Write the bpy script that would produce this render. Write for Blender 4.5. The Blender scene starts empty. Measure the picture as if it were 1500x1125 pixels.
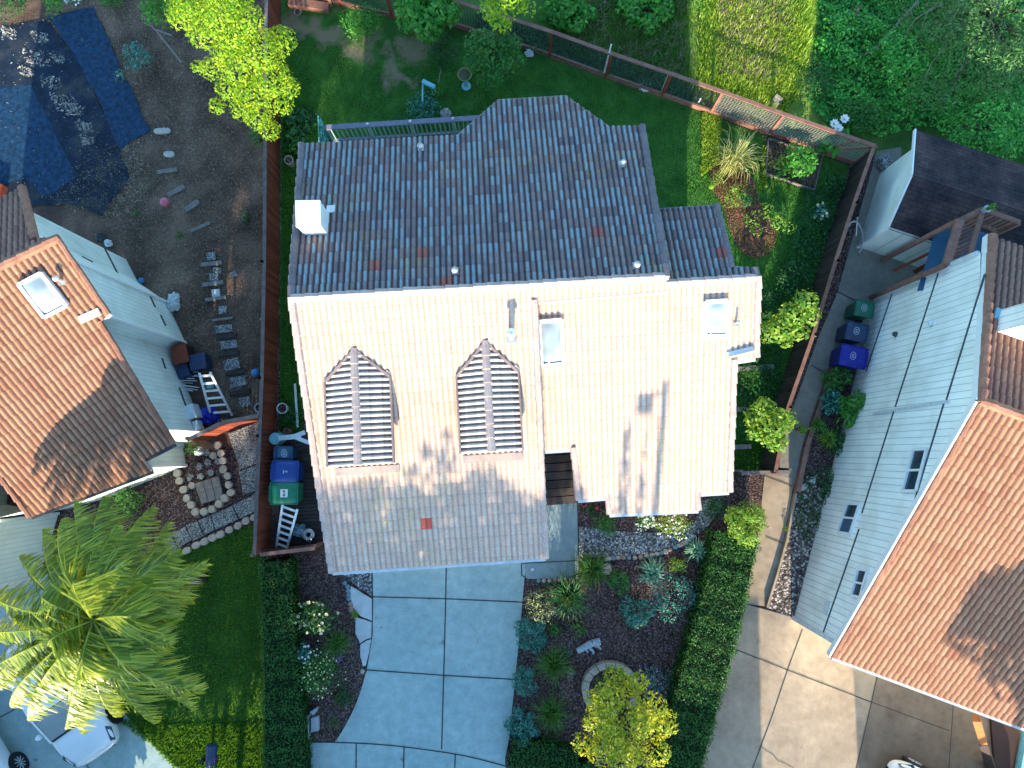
import bpy, bmesh, math, random
import numpy as np
from mathutils import Vector, Matrix
from mathutils import geometry as mg

random.seed(7)
rng = np.random.default_rng(7)
sc = bpy.context.scene
COL = sc.collection
PI = math.pi
V3 = Vector

# ------------------------------------------------------------------ camera
H, FPX, TILT = 24.0, 1000.0, math.atan(0.1025)
ROT = Matrix.Rotation(TILT, 3, 'X')
cd = bpy.data.cameras.new('camera'); cam = bpy.data.objects.new('camera', cd); COL.objects.link(cam)
cam.location = (0, 0, H); cam.rotation_euler = (TILT, 0, 0)
cd.sensor_width = 36.0; cd.lens = 36.0 * FPX / 1500.0
cd.clip_start = 0.1; cd.clip_end = 600
sc.camera = cam

# surveying helpers: where a sight line of the aerial survey meets a level or a plane
def ray(px, py):
    d = ROT @ V3(((px - 750) / FPX, -(py - 562.5) / FPX, -1.0))
    return d / -d.z
def at(px, py, z=0.0):
    d = ray(px, py); k = H - z
    return V3((d.x * k, d.y * k, z))
def on(px, py, pl):
    n, p0 = pl; d = ray(px, py); O = V3((0, 0, H))
    t = (p0 - O).dot(n) / d.dot(n)
    return O + d * t
def zpl(pl, x, y):
    n, p0 = pl
    return p0.z - (n.x * (x - p0.x) + n.y * (y - p0.y)) / n.z

# ------------------------------------------------------------------ objects
WO = {}
def tag(o, label=None, cat=None, group=None, kind=None):
    if label: o['label'] = label
    if cat: o['category'] = cat
    if group: o['group'] = group
    if kind: o['kind'] = kind
    return o
def thing(name, label, cat, loc=(0, 0, 0), group=None):
    o = bpy.data.objects.new(name, None); COL.objects.link(o)
    o.empty_display_size = 0.2
    o.location = loc; WO[o.name] = V3(loc)
    return tag(o, label, cat, group)
def link(name, me, mat, parent=None, org=None):
    o = bpy.data.objects.new(name, me); COL.objects.link(o)
    if mat: me.materials.append(mat)
    if parent: o.parent = parent
    else: o.location = org
    WO[o.name] = V3(org)
    return o
def origin_for(parent, org, V):
    if parent is not None: return WO[parent.name]
    if org is not None: return V3(org)
    a = np.asarray(V, dtype=float)
    return V3(((a[:, 0].min() + a[:, 0].max()) / 2, (a[:, 1].min() + a[:, 1].max()) / 2, a[:, 2].min()))
def mk(name, V, F, mat, parent=None, org=None, smooth=False, uv=None, bev=0.0, fix=False):
    org = origin_for(parent, org, V)
    me = bpy.data.meshes.new(name)
    me.from_pydata([(v[0] - org[0], v[1] - org[1], v[2] - org[2]) for v in V], [], F)
    if uv is not None:
        l = me.uv_layers.new(name='UVMap')
        for p in me.polygons:
            for li in p.loop_indices: l.data[li].uv = uv[me.loops[li].vertex_index]
    if fix:
        bm = bmesh.new(); bm.from_mesh(me); bmesh.ops.recalc_face_normals(bm, faces=bm.faces); bm.to_mesh(me); bm.free()
    if smooth:
        for p in me.polygons: p.use_smooth = True
    me.update()
    o = link(name, me, mat, parent, org)
    if bev:
        m = o.modifiers.new('bevel', 'BEVEL'); m.width = bev; m.segments = 2; m.limit_method = 'ANGLE'
    return o
def quads(name, Q, mat, parent=None, org=None):
    Q = np.asarray(Q, dtype=np.float32); n = len(Q)
    org = origin_for(parent, org, Q.reshape(-1, 3))
    co = (Q.reshape(-1, 3) - np.array(org, dtype=np.float32)).astype(np.float32)
    me = bpy.data.meshes.new(name)
    me.vertices.add(4 * n); me.vertices.foreach_set('co', co.ravel())
    me.loops.add(4 * n); me.loops.foreach_set('vertex_index', np.arange(4 * n, dtype=np.int32))
    me.polygons.add(n); me.polygons.foreach_set('loop_start', np.arange(0, 4 * n, 4, dtype=np.int32))
    me.update(calc_edges=True)
    return link(name, me, mat, parent, org)

class B:
    def __init__(s): s.v = []; s.f = []
    def add(s, V, F):
        b = len(s.v); s.v += [tuple(v) for v in V]; s.f += [tuple(i + b for i in f) for f in F]; return s
    def box(s, c, d, rz=0.0, M=None):
        x, y, z = d[0] / 2, d[1] / 2, d[2] / 2
        P = [V3((a, b_, e)) for e in (-z, z) for a, b_ in ((-x, -y), (x, -y), (x, y), (-x, y))]
        R = M if M is not None else Matrix.Rotation(rz, 3, 'Z')
        return s.add([R @ p + V3(c) for p in P], [(3, 2, 1, 0), (4, 5, 6, 7), (0, 1, 5, 4), (1, 2, 6, 5), (2, 3, 7, 6), (3, 0, 4, 7)])
    def bar(s, p, q, w, h, up=(0, 0, 1)):
        p, q = V3(p), V3(q); d = (q - p); L = d.length
        if L < 1e-6: return s
        d /= L; up = V3(up); side = d.cross(up)
        if side.length < 1e-3: side = d.cross(V3((0, 1, 0)))
        side.normalize(); u = side.cross(d)
        M = Matrix((d, side, u)).transposed()
        return s.box((p + q) / 2, (L, w, h), M=M)
    def tube(s, p, q, r0, r1=None, n=8, caps=True):
        p, q = V3(p), V3(q); r1 = r0 if r1 is None else r1
        d = (q - p).normalized(); a = d.cross(V3((0, 0, 1)))
        if a.length < 1e-3: a = d.cross(V3((0, 1, 0)))
        a.normalize(); b = d.cross(a)
        V = []
        for c, r in ((p, r0), (q, r1)):
            for i in range(n):
                t = 2 * PI * i / n; V.append(c + a * (math.cos(t) * r) + b * (math.sin(t) * r))
        F = [(i, (i + 1) % n, n + (i + 1) % n, n + i) for i in range(n)]
        if caps: F += [tuple(range(n - 1, -1, -1)), tuple(range(n, 2 * n))]
        return s.add(V, F)
    def path(s, pts, r0, r1=None, n=6):
        r1 = r0 if r1 is None else r1; m = len(pts) - 1
        for i in range(m):
            s.tube(pts[i], pts[i + 1], r0 + (r1 - r0) * i / m, r0 + (r1 - r0) * (i + 1) / m, n)
        return s
    def prism(s, pts, z0, z1):
        n = len(pts); P = [V3((p[0], p[1], 0)) for p in pts]
        ar = sum(P[i].x * P[(i + 1) % n].y - P[(i + 1) % n].x * P[i].y for i in range(n))
        if ar < 0: P.reverse()
        V = [V3((p.x, p.y, z0)) for p in P] + [V3((p.x, p.y, z1)) for p in P]
        return s.add(V, [tuple(range(n - 1, -1, -1)), tuple(range(n, 2 * n))] + [(i, (i + 1) % n, n + (i + 1) % n, n + i) for i in range(n)])
    def slab(s, pts, d0, d1):           # a sheet of points in space, dropped from d0 to d1 below itself
        n = len(pts); P = [V3(p) for p in pts]
        ar = sum(P[i].x * P[(i + 1) % n].y - P[(i + 1) % n].x * P[i].y for i in range(n))
        if ar < 0: P.reverse()
        V = [p - V3((0, 0, d1)) for p in P] + [p - V3((0, 0, d0)) for p in P]
        return s.add(V, [tuple(range(n - 1, -1, -1)), tuple(range(n, 2 * n))] + [(i, (i + 1) % n, n + (i + 1) % n, n + i) for i in range(n)])
    def lathe(s, c, prof, n=20, M=None):
        V = []; c = V3(c)
        for r, z in prof:
            for i in range(n):
                t = 2 * PI * i / n; p = V3((r * math.cos(t), r * math.sin(t), z))
                V.append(c + (M @ p if M is not None else p))
        m = len(prof); F = []
        for j in range(m - 1):
            F += [(j * n + i, j * n + (i + 1) % n, (j + 1) * n + (i + 1) % n, (j + 1) * n + i) for i in range(n)]
        F += [tuple(range(n - 1, -1, -1)), tuple(range((m - 1) * n, m * n))]
        return s.add(V, F)
    def ball(s, c, r, n=12, m=8, jit=0.0):
        r = V3((r, r, r)) if isinstance(r, (int, float)) else V3(r); c = V3(c)
        V = [c + V3((0, 0, -r.z))]
        for j in range(1, m):
            ph = -PI / 2 + PI * j / m
            for i in range(n):
                t = 2 * PI * i / n; k = 1 + random.uniform(-jit, jit)
                V.append(c + V3((r.x * math.cos(ph) * math.cos(t) * k, r.y * math.cos(ph) * math.sin(t) * k, r.z * math.sin(ph) * k)))
        V.append(c + V3((0, 0, r.z))); top = len(V) - 1
        F = [(0, 1 + (i + 1) % n, 1 + i) for i in range(n)]
        for j in range(m - 2):
            a = 1 + j * n
            F += [(a + i, a + (i + 1) % n, a + n + (i + 1) % n, a + n + i) for i in range(n)]
        a = 1 + (m - 2) * n
        F += [(a + i, a + (i + 1) % n, top) for i in range(n)]
        return s.add(V, F)
    def build(s, name, mat, parent=None, org=None, smooth=False, bev=0.0, fix=False):
        return mk(name, s.v, s.f, mat, parent, org, smooth, None, bev, fix)

def dup(root, loc, rz=0.0, label=None, group=None):
    r = root.copy(); COL.objects.link(r); r.location = loc; r.rotation_euler = (0, 0, rz)
    if label: r['label'] = label
    if group: r['group'] = group
    for ch in list(root.children):
        c = ch.copy(); COL.objects.link(c); c.parent = r
        for g in list(ch.children):
            d = g.copy(); COL.objects.link(d); d.parent = c
    WO[r.name] = V3(loc)
    return r

def smooth_poly(pts, n=5, closed=False):
    out = []; m = len(pts)
    for i in range(m if closed else m - 1):
        if closed: p0, p1, p2, p3 = (pts[(i + k - 1) % m] for k in range(4))
        else: p0, p1, p2, p3 = pts[max(i - 1, 0)], pts[i], pts[i + 1], pts[min(i + 2, m - 1)]
        for k in range(n):
            t = k / n
            out.append(tuple(0.5 * ((2 * b) + (c - a) * t + (2 * a - 5 * b + 4 * c - d) * t * t + (-a + 3 * b - 3 * c + d) * t ** 3) for a, b, c, d in zip(p0, p1, p2, p3)))
    if not closed: out.append(tuple(pts[-1]))
    return out
def inset(poly, d):
    n = len(poly); P = [V3((p[0], p[1], 0)) for p in poly]
    ar = sum(P[i].x * P[(i + 1) % n].y - P[(i + 1) % n].x * P[i].y for i in range(n))
    sg = 1 if ar > 0 else -1; out = []
    for i in range(n):
        a = (P[i] - P[i - 1]).normalized(); b = (P[(i + 1) % n] - P[i]).normalized()
        na = V3((-a.y, a.x, 0)) * sg; nb = V3((-b.y, b.x, 0)) * sg
        k = na + nb; den = 1 + na.dot(nb)
        k = k / max(den, 0.35)
        out.append(P[i] + k * d)
    return out
def inside(p, poly):
    x, y = p; c = False; n = len(poly); j = n - 1
    for i in range(n):
        xi, yi = poly[i][0], poly[i][1]; xj, yj = poly[j][0], poly[j][1]
        if (yi > y) != (yj > y) and x < (xj - xi) * (y - yi) / (yj - yi) + xi: c = not c
        j = i
    return c
def inside_np(P, poly):
    c = np.zeros(len(P), bool); n = len(poly); j = n - 1; x, y = P[:, 0], P[:, 1]
    for i in range(n):
        xi, yi = poly[i][0], poly[i][1]; xj, yj = poly[j][0], poly[j][1]
        if yi != yj:
            c ^= ((yi > y) != (yj > y)) & (x < (xj - xi) * (y - yi) / (yj - yi) + xi)
        j = i
    return c
def scatter(poly, n):
    a = np.array([(p[0], p[1]) for p in poly]); lo, hi = a.min(0), a.max(0); out = []; tot = 0
    while tot < n:
        P = lo + (hi - lo) * rng.random((n * 2, 2)); P = P[inside_np(P, poly)]
        if len(P) == 0: break
        out.append(P); tot += len(P)
    return np.concatenate(out)[:n]
def gp(pxs, z=0.0): return [at(x, y, z) for x, y in pxs]

SHEET_Z = [0.0]
def sheet(name, pxs, mat, z=None, world=False, kind='structure'):
    if z is None: SHEET_Z[0] += 0.0015; z = SHEET_Z[0]
    P = [V3((p[0], p[1], z)) for p in pxs] if world else [V3((p.x, p.y, z)) for p in gp(pxs)]
    n = len(P)
    tr = mg.tessellate_polygon([[V3((p.x, p.y, 0)) for p in P]])
    F = []
    for t in tr:
        a, b, c = (P[i] for i in t)
        F.append(tuple(t) if (b - a).cross(c - a).z > 0 else tuple(reversed(t)))
    o = mk(name, P, F, mat)
    return tag(o, kind=kind)
# ------------------------------------------------------------------ materials
class NT:
    def __init__(s, name):
        s.m = bpy.data.materials.new(name); s.m.use_nodes = True; s.t = s.m.node_tree; s.n = s.t.nodes; s.l = s.t.links
        s.p = s.n['Principled BSDF']; s.out = s.n['Material Output']
    def node(s, typ, **kw):
        nd = s.n.new(typ)
        for k, v in kw.items(): setattr(nd, k, v)
        return nd
    def set(s, sock, v):
        if isinstance(v, bpy.types.NodeSocket): s.l.new(v, sock)
        elif v is not None: sock.default_value = (*v, 1.0) if isinstance(v, (tuple, list)) and len(v) == 3 and sock.type == 'RGBA' else v
    def pos(s): return s.node('ShaderNodeNewGeometry').outputs['Position']
    def obj(s): return s.node('ShaderNodeTexCoord').outputs['Object']
    def uv(s): return s.node('ShaderNodeTexCoord').outputs['UV']
    def noise(s, vec, scale, detail=4, rough=0.55, dist=0.0):
        nd = s.node('ShaderNodeTexNoise'); s.set(nd.inputs['Vector'], vec)
        nd.inputs['Scale'].default_value = scale; nd.inputs['Detail'].default_value = detail
        nd.inputs['Roughness'].default_value = rough; nd.inputs['Distortion'].default_value = dist
        return nd.outputs['Fac']
    def voro(s, vec, scale, out='Color', feature='F1'):
        nd = s.node('ShaderNodeTexVoronoi', feature=feature); s.set(nd.inputs['Vector'], vec); nd.inputs['Scale'].default_value = scale
        return nd.outputs[out]
    def ramp(s, fac, stops, interp='LINEAR'):
        nd = s.node('ShaderNodeValToRGB'); cr = nd.color_ramp; cr.interpolation = interp
        while len(cr.elements) < len(stops): cr.elements.new(0.5)
        for e, (p, c) in zip(cr.elements, stops): e.position = p; e.color = (*c, 1) if len(c) == 3 else c
        s.l.new(fac, nd.inputs['Fac']); return nd.outputs['Color']
    def mix(s, fac, a, b, mode='MIX'):
        nd = s.node('ShaderNodeMix', data_type='RGBA', blend_type=mode)
        s.set(nd.inputs[0], fac); s.set(nd.inputs[6], a); s.set(nd.inputs[7], b); return nd.outputs[2]
    def math(s, op, a, b=None, clamp=False):
        nd = s.node('ShaderNodeMath', operation=op, use_clamp=clamp); s.set(nd.inputs[0], a)
        if b is not None: s.set(nd.inputs[1], b)
        return nd.outputs[0]
    def vmath(s, op, a, b=None):
        nd = s.node('ShaderNodeVectorMath', operation=op); s.set(nd.inputs[0], a)
        if b is not None: s.set(nd.inputs[1], b)
        return nd
    def sep(s, vec):
        nd = s.node('ShaderNodeSeparateXYZ'); s.l.new(vec, nd.inputs[0]); return nd.outputs
    def bump(s, h, strength=0.3, dist=0.02):
        nd = s.node('ShaderNodeBump'); nd.inputs['Strength'].default_value = strength; nd.inputs['Distance'].default_value = dist
        s.l.new(h, nd.inputs['Height']); s.l.new(nd.outputs[0], s.p.inputs['Normal'])
    def done(s, col, rough=0.8, spec=0.3, metal=0.0):
        s.set(s.p.inputs['Base Color'], col); s.set(s.p.inputs['Roughness'], rough)
        s.p.inputs['Specular IOR Level'].default_value = spec; s.p.inputs['Metallic'].default_value = metal
        return s.m

def ramp_of(cols):
    n = len(cols)
    return [(0.28 + 0.44 * i / max(n - 1, 1), c) for i, c in enumerate(cols)]
def surf(name, cols, scale=3.0, rough=0.85, spec=0.25, fine=40.0, fine_amt=0.35, bump=0.3, bdist=0.01, metal=0.0, local=False):
    t = NT(name); v = t.obj() if local else t.pos()
    c = t.ramp(t.noise(v, scale, 6, 0.6, 0.3), ramp_of(cols))
    f = t.noise(v, fine, 3, 0.7)
    g = t.ramp(f, [(0.25, (1 - fine_amt,) * 3), (0.75, (1 + fine_amt * 0.6,) * 3)])
    c = t.mix(1.0, c, g, 'MULTIPLY')
    if bump: t.bump(f, bump, bdist)
    return t.done(c, rough, spec, metal)
def plain(name, col, rough=0.5, spec=0.4, metal=0.0, dirt=0.15):
    t = NT(name); v = t.obj()
    k = t.ramp(t.noise(v, 6, 5, 0.6), [(0.3, tuple(x * (1 - dirt * 1.6) for x in col)), (0.7, tuple(min(1, x * (1 + dirt * .4)) for x in col))])
    return t.done(k, rough, spec, metal)

def foliage(name, dark, mid, light, trans=(0.3, 0.35, 0.03), tw=0.3, scale=2.5, rough=0.5, spec=0.25):
    t = NT(name); v = t.pos()
    r = t.node('ShaderNodeNewGeometry').outputs['Random Per Island']
    k = t.math('ADD', t.math('MULTIPLY', r, 0.6), t.math('MULTIPLY', t.noise(v, scale, 3, 0.6), 0.55))
    c = t.ramp(k, [(0.2, dark), (0.55, mid), (0.92, light)])
    t.done(c, rough, spec)
    tr = t.node('ShaderNodeBsdfTranslucent'); t.set(tr.inputs['Color'], t.mix(0.65, c, trans))
    mx = t.node('ShaderNodeMixShader'); mx.inputs[0].default_value = tw
    t.l.new(t.p.outputs[0], mx.inputs[1]); t.l.new(tr.outputs[0], mx.inputs[2]); t.l.new(mx.outputs[0], t.out.inputs['Surface'])
    return t.m

def tile_mat(name, cols, streak=(0.55, 0.55, 0.55), streak_amt=0.4, red=None, red_p=0.985, lichen=None, joint=0.35, valley=(0.45, 0.45, 0.5), streak_p=0.5):
    t = NT(name); uv = t.uv(); s = t.sep(uv)
    tx = t.math('ADD', s[0], 0.25)
    cmb = t.node('ShaderNodeCombineXYZ'); t.l.new(t.math('FLOOR', tx), cmb.inputs[0]); t.l.new(t.math('FLOOR', s[1]), cmb.inputs[1])
    wn = t.node('ShaderNodeTexWhiteNoise', noise_dimensions='2D'); t.l.new(cmb.outputs[0], wn.inputs['Vector'])
    rb = t.math('FLOOR', t.math('ADD', t.math('MULTIPLY', s[0], 2.0), 0.5))
    cm2 = t.node('ShaderNodeCombineXYZ'); t.l.new(rb, cm2.inputs[0]); t.l.new(t.math('FLOOR', s[1]), cm2.inputs[1])
    w2 = t.node('ShaderNodeTexWhiteNoise', noise_dimensions='2D'); t.l.new(cm2.outputs[0], w2.inputs['Vector'])
    n = len(cols)
    big = t.noise(t.pos(), 0.7, 6, 0.7)
    k = t.math('ADD', t.math('ADD', t.math('MULTIPLY', wn.outputs['Value'], 0.3), t.math('MULTIPLY', w2.outputs['Value'], 0.3)), t.math('MULTIPLY', big, 0.62))
    c = t.ramp(k, [(0.12 + 0.76 * i / (n - 1), q) for i, q in enumerate(cols)])
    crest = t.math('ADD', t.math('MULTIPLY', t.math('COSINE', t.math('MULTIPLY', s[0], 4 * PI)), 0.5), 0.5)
    mp = t.vmath('MULTIPLY', uv, (7.0, 0.8, 1.0)).outputs[0]
    st = t.ramp(t.math('ADD', t.math('MULTIPLY', t.noise(mp, 1.0, 4, 0.65), 0.7), t.math('MULTIPLY', t.sep(w2.outputs['Color'])[1], 0.45)), [(streak_p, (0, 0, 0)), (streak_p + 0.16, (1, 1, 1))])
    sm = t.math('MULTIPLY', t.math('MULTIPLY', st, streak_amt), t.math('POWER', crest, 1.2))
    c = t.mix(sm, c, streak)  # crest streaks lighten the ribs like painted highlights
    spk = t.ramp(t.noise(t.pos(), 26, 4, 0.7), [(0.3, (0.7,) * 3), (0.7, (1.16,) * 3)])
    c = t.mix(1.0, c, spk, 'MULTIPLY')
    if red:
        m = t.math('GREATER_THAN', wn.outputs['Value'], red_p); c = t.mix(m, c, red)
    if lichen:
        lm = t.math('MULTIPLY', t.ramp(t.noise(t.pos(), 0.55, 2, 0.5), [(0.50, (0, 0, 0)), (0.66, (1, 1, 1))]), t.ramp(t.noise(t.pos(), 6, 5, 0.75), [(0.5, (0, 0, 0)), (0.62, (1, 1, 1))]))
        c = t.mix(t.math('MULTIPLY', lm, 0.6), c, lichen)
    # troughs darkened as painted rib shade, and the butt joint where one course laps over the next
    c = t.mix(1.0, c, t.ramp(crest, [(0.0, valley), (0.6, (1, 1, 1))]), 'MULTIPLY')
    fy = t.math('FRACT', s[1])
    j = t.math('MINIMUM', t.math('MULTIPLY', t.math('SUBTRACT', 1.0, fy), 7.0, True), t.math('MULTIPLY', t.math('FRACT', tx), 16.0, True))
    c = t.mix(1.0, c, t.ramp(j, [(0.0, (1 - joint,) * 3), (0.9, (1, 1, 1))]), 'MULTIPLY')
    t.bump(t.noise(t.pos(), 60, 3, 0.7), 0.25, 0.01)
    return t.done(c, 0.75, 0.3)

def siding_mat(name, col, dark, pitch=0.203):
    t = NT(name); uv = t.uv(); s = t.sep(uv)
    fr = t.math('FRACT', t.math('DIVIDE', s[0], pitch))
    g = t.math('LESS_THAN', fr, 0.085)
    v = t.vmath('MULTIPLY', uv, (1.0, 0.16, 1.0)).outputs[0]
    c = t.ramp(t.noise(v, 3.2, 6, 0.6), [(0.3, tuple(x * 0.86 for x in col)), (0.65, col)])
    d = t.ramp(t.noise(t.pos(), 0.9, 5, 0.6), [(0.45, (1, 1, 1)), (0.8, (0.75, 0.74, 0.7))])
    c = t.mix(1.0, c, d, 'MULTIPLY')
    low = t.ramp(s[1], [(0.0, (0.62, 0.58, 0.5)), (0.08, (1, 1, 1))]); c = t.mix(1.0, c, low, 'MULTIPLY')
    c = t.mix(g, c, dark)
    t.bump(t.math('SUBTRACT', 1.0, g), 0.6, 0.02)
    return t.done(c, 0.75, 0.25)

def concrete(name, c1, c2, stain=(0.3, 0.22, 0.13), stain_amt=0.35):
    t = NT(name); v = t.pos()
    a = t.ramp(t.noise(v, 0.55, 7, 0.62, 0.4), [(0.3, c1), (0.7, c2)])
    b = t.ramp(t.noise(v, 3.5, 6, 0.65), [(0.3, (0.8,) * 3), (0.72, (1.12,) * 3)])
    a = t.mix(1.0, a, b, 'MULTIPLY')
    g = t.ramp(t.noise(v, 70, 3, 0.7), [(0.3, (0.86,) * 3), (0.7, (1.08,) * 3)])
    a = t.mix(1.0, a, g, 'MULTIPLY')
    sm = t.ramp(t.noise(v, 0.9, 5, 0.7, 0.8), [(0.6, (0, 0, 0)), (0.78, (1, 1, 1))])
    a = t.mix(t.math('MULTIPLY', sm, stain_amt), a, stain)
    sp = t.ramp(t.noise(v, 2.3, 2, 0.5), [(0.70, (0, 0, 0)), (0.76, (1, 1, 1))])
    a = t.mix(t.math('MULTIPLY', sp, 0.6), a, (0.13, 0.115, 0.10))
    t.bump(t.noise(v, 55, 4, 0.7), 0.15, 0.005)
    return t.done(a, 0.85, 0.2)
def grit(name, cols, scale=22.0, rough=0.9, tint=None, bump=0.8, dist=0.03, big=((0.8,) * 3, (1.1,) * 3)):
    t = NT(name); v = t.pos()
    vc = t.node('ShaderNodeTexVoronoi'); t.set(vc.inputs['Vector'], v); vc.inputs['Scale'].default_value = scale
    r = t.sep(vc.outputs['Color'])[0]; n = len(cols)
    c = t.ramp(r, [(i / n, q) for i, q in enumerate(cols)], 'CONSTANT')
    c = t.mix(1.0, c, t.ramp(vc.outputs['Distance'], [(0.2, (1, 1, 1)), (0.75, (0.3, 0.3, 0.3))]), 'MULTIPLY')
    c = t.mix(1.0, c, t.ramp(t.noise(v, 1.3, 5, 0.6), [(0.3, big[0]), (0.7, big[1])]), 'MULTIPLY')
    t.bump(t.math('SUBTRACT', 1.0, vc.outputs['Distance']), bump, dist)
    return t.done(c, rough, 0.2)
def wood(name, c1, c2, along=(1, 12, 12), rough=0.8, local=True):
    t = NT(name); v = t.obj() if local else t.pos()
    vv = t.vmath('MULTIPLY', v, along).outputs[0]
    c = t.ramp(t.noise(vv, 1.6, 6, 0.65), [(0.3, c1), (0.7, c2)])
    r = t.node('ShaderNodeNewGeometry').outputs['Random Per Island']
    c = t.mix(1.0, c, t.ramp(r, [(0.0, (0.7,) * 3), (1.0, (1.2,) * 3)]), 'MULTIPLY')
    t.bump(t.noise(vv, 4, 4, 0.7), 0.25, 0.01)
    return t.done(c, rough, 0.2)
def grass_mat(name, dark, mid, light, dry=None, dry_at=(), scale=1.2):
    t = NT(name); v = t.pos()
    k = t.math('ADD', t.math('MULTIPLY', t.noise(v, scale, 6, 0.65), 0.6), t.math('MULTIPLY', t.noise(v, 26, 3, 0.7), 0.4))
    c = t.ramp(k, [(0.34, dark), (0.5, mid), (0.66, light)])
    if dry:
        nz = t.noise(v, 2.2, 6, 0.72)
        nd_ = t.node('ShaderNodeTexNoise'); t.l.new(v, nd_.inputs['Vector']); nd_.inputs['Scale'].default_value = 0.9; nd_.inputs['Detail'].default_value = 5
        vw = t.vmath('ADD', v, t.vmath('MULTIPLY', t.vmath('SUBTRACT', nd_.outputs['Color'], (0.5, 0.5, 0.5)).outputs[0], (3.2, 3.2, 0.0)).outputs[0]).outputs[0]
        for (x, y, r) in dry_at:
            d = t.vmath('DISTANCE', vw, (x, y, 0)).outputs['Value']
            m = t.math('SUBTRACT', t.math('ADD', nz, 0.28), t.math('DIVIDE', d, r * 1.9))
            m = t.ramp(m, [(0.16, (0, 0, 0)), (0.55, (1, 1, 1))])
            c = t.mix(t.math('MULTIPLY', m, 0.85), c, dry)
    t.bump(t.noise(v, 45, 3, 0.8), 0.8, 0.04)
    return t.done(c, 0.9, 0.15)

M = {}
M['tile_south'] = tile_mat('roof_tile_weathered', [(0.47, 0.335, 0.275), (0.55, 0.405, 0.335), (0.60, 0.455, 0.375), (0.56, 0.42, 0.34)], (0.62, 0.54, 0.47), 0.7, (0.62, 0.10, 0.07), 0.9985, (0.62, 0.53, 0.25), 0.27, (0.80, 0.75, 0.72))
M['tile_dormer'] = tile_mat('roof_tile_dormer', [(0.52, 0.42, 0.36), (0.66, 0.56, 0.48), (0.60, 0.50, 0.42)], (0.66, 0.64, 0.58), 0.6, None, 1, None, 0.2, (0.40, 0.35, 0.34))  # bright crests and dark troughs paint in the dormer's sun stripes
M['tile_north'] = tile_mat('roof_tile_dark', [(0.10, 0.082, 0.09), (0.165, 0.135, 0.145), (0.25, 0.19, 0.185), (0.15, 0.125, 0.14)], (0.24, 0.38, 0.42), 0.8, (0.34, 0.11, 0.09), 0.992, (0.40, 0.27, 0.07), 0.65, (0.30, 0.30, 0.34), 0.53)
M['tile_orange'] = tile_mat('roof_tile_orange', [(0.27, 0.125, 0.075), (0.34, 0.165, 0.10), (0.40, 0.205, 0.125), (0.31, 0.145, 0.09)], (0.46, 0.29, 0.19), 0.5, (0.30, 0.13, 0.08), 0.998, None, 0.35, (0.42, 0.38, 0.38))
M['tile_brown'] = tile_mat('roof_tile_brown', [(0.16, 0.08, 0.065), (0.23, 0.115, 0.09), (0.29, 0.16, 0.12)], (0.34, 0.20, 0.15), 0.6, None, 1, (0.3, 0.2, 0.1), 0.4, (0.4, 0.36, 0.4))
M['cap_pale'] = surf('ridge_tile_pale', [(0.40, 0.31, 0.28), (0.55, 0.45, 0.41)], 3, fine=30)
M['cap_brown'] = surf('eave_tile_brown', [(0.20, 0.15, 0.14), (0.32, 0.25, 0.23)], 3, fine=30)
M['cap_dark'] = surf('ridge_tile_dark', [(0.13, 0.12, 0.13), (0.22, 0.19, 0.2)], 3, fine=30)
M['cap_orange'] = surf('ridge_tile_orange', [(0.22, 0.10, 0.07), (0.36, 0.19, 0.13)], 3, fine=30)
M['white_paint'] = plain('white_paint', (0.78, 0.79, 0.78), 0.5, dirt=0.06)
M['fascia'] = plain('fascia_paint', (0.55, 0.55, 0.54), 0.6)
M['gutter'] = plain('gutter_metal', (0.62, 0.66, 0.68), 0.4)
M['stucco'] = surf('stucco_wall', [(0.48, 0.45, 0.40), (0.56, 0.53, 0.48)], 2, fine=80)
M['siding_blue'] = siding_mat('grooved_siding_pale_blue', (0.94, 0.95, 0.89), (0.42, 0.48, 0.48))
M['siding_left'] = siding_mat('grooved_siding_pale', (0.78, 0.86, 0.80), (0.46, 0.52, 0.52), 0.16)
M['seam'] = plain('dark_seam', (0.06, 0.08, 0.09), 0.7)
M['glass_dark'] = plain('window_glass', (0.025, 0.06, 0.085), 0.06, 0.6, dirt=0.3)  # blue base tint stands in for reflected sky
M['glass_sky'] = None
def skylight_mat():
    t = NT('skylight_glass'); v = t.obj()
    c = t.ramp(t.noise(v, 1.5, 2, 0.4), [(0.35, (0.20, 0.27, 0.31)), (0.65, (0.40, 0.47, 0.5))])
    return t.done(c, 0.12, 0.6)
M['glass_sky'] = skylight_mat()
M['metal'] = plain('galvanised_metal', (0.60, 0.62, 0.64), 0.35, 0.5, 0.6)
M['metal_dark'] = plain('dark_metal', (0.06, 0.065, 0.07), 0.45)
M['alu'] = plain('aluminium', (0.66, 0.72, 0.75), 0.35, 0.5, 0.3)
M['conc_drive'] = concrete('driveway_concrete', (0.30, 0.44, 0.44), (0.41, 0.54, 0.53), (0.31, 0.34, 0.29), 0.4)
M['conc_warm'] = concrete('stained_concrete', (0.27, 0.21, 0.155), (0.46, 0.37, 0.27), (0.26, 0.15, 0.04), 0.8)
M['conc_shade'] = concrete('shade_toned_concrete', (0.15, 0.115, 0.085), (0.24, 0.19, 0.145), (0.10, 0.075, 0.04), 0.6)  # darker concrete with driveway shade put into its colour
M['conc_walk'] = concrete('walkway_concrete', (0.21, 0.30, 0.32), (0.30, 0.40, 0.42), (0.2, 0.2, 0.18), 0.4)
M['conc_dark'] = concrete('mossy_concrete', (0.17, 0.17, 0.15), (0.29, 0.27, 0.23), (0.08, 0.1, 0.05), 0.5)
M['joint'] = plain('dark_joint', (0.045, 0.05, 0.05), 0.9)  # own dark colour of joints and cracks
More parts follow.
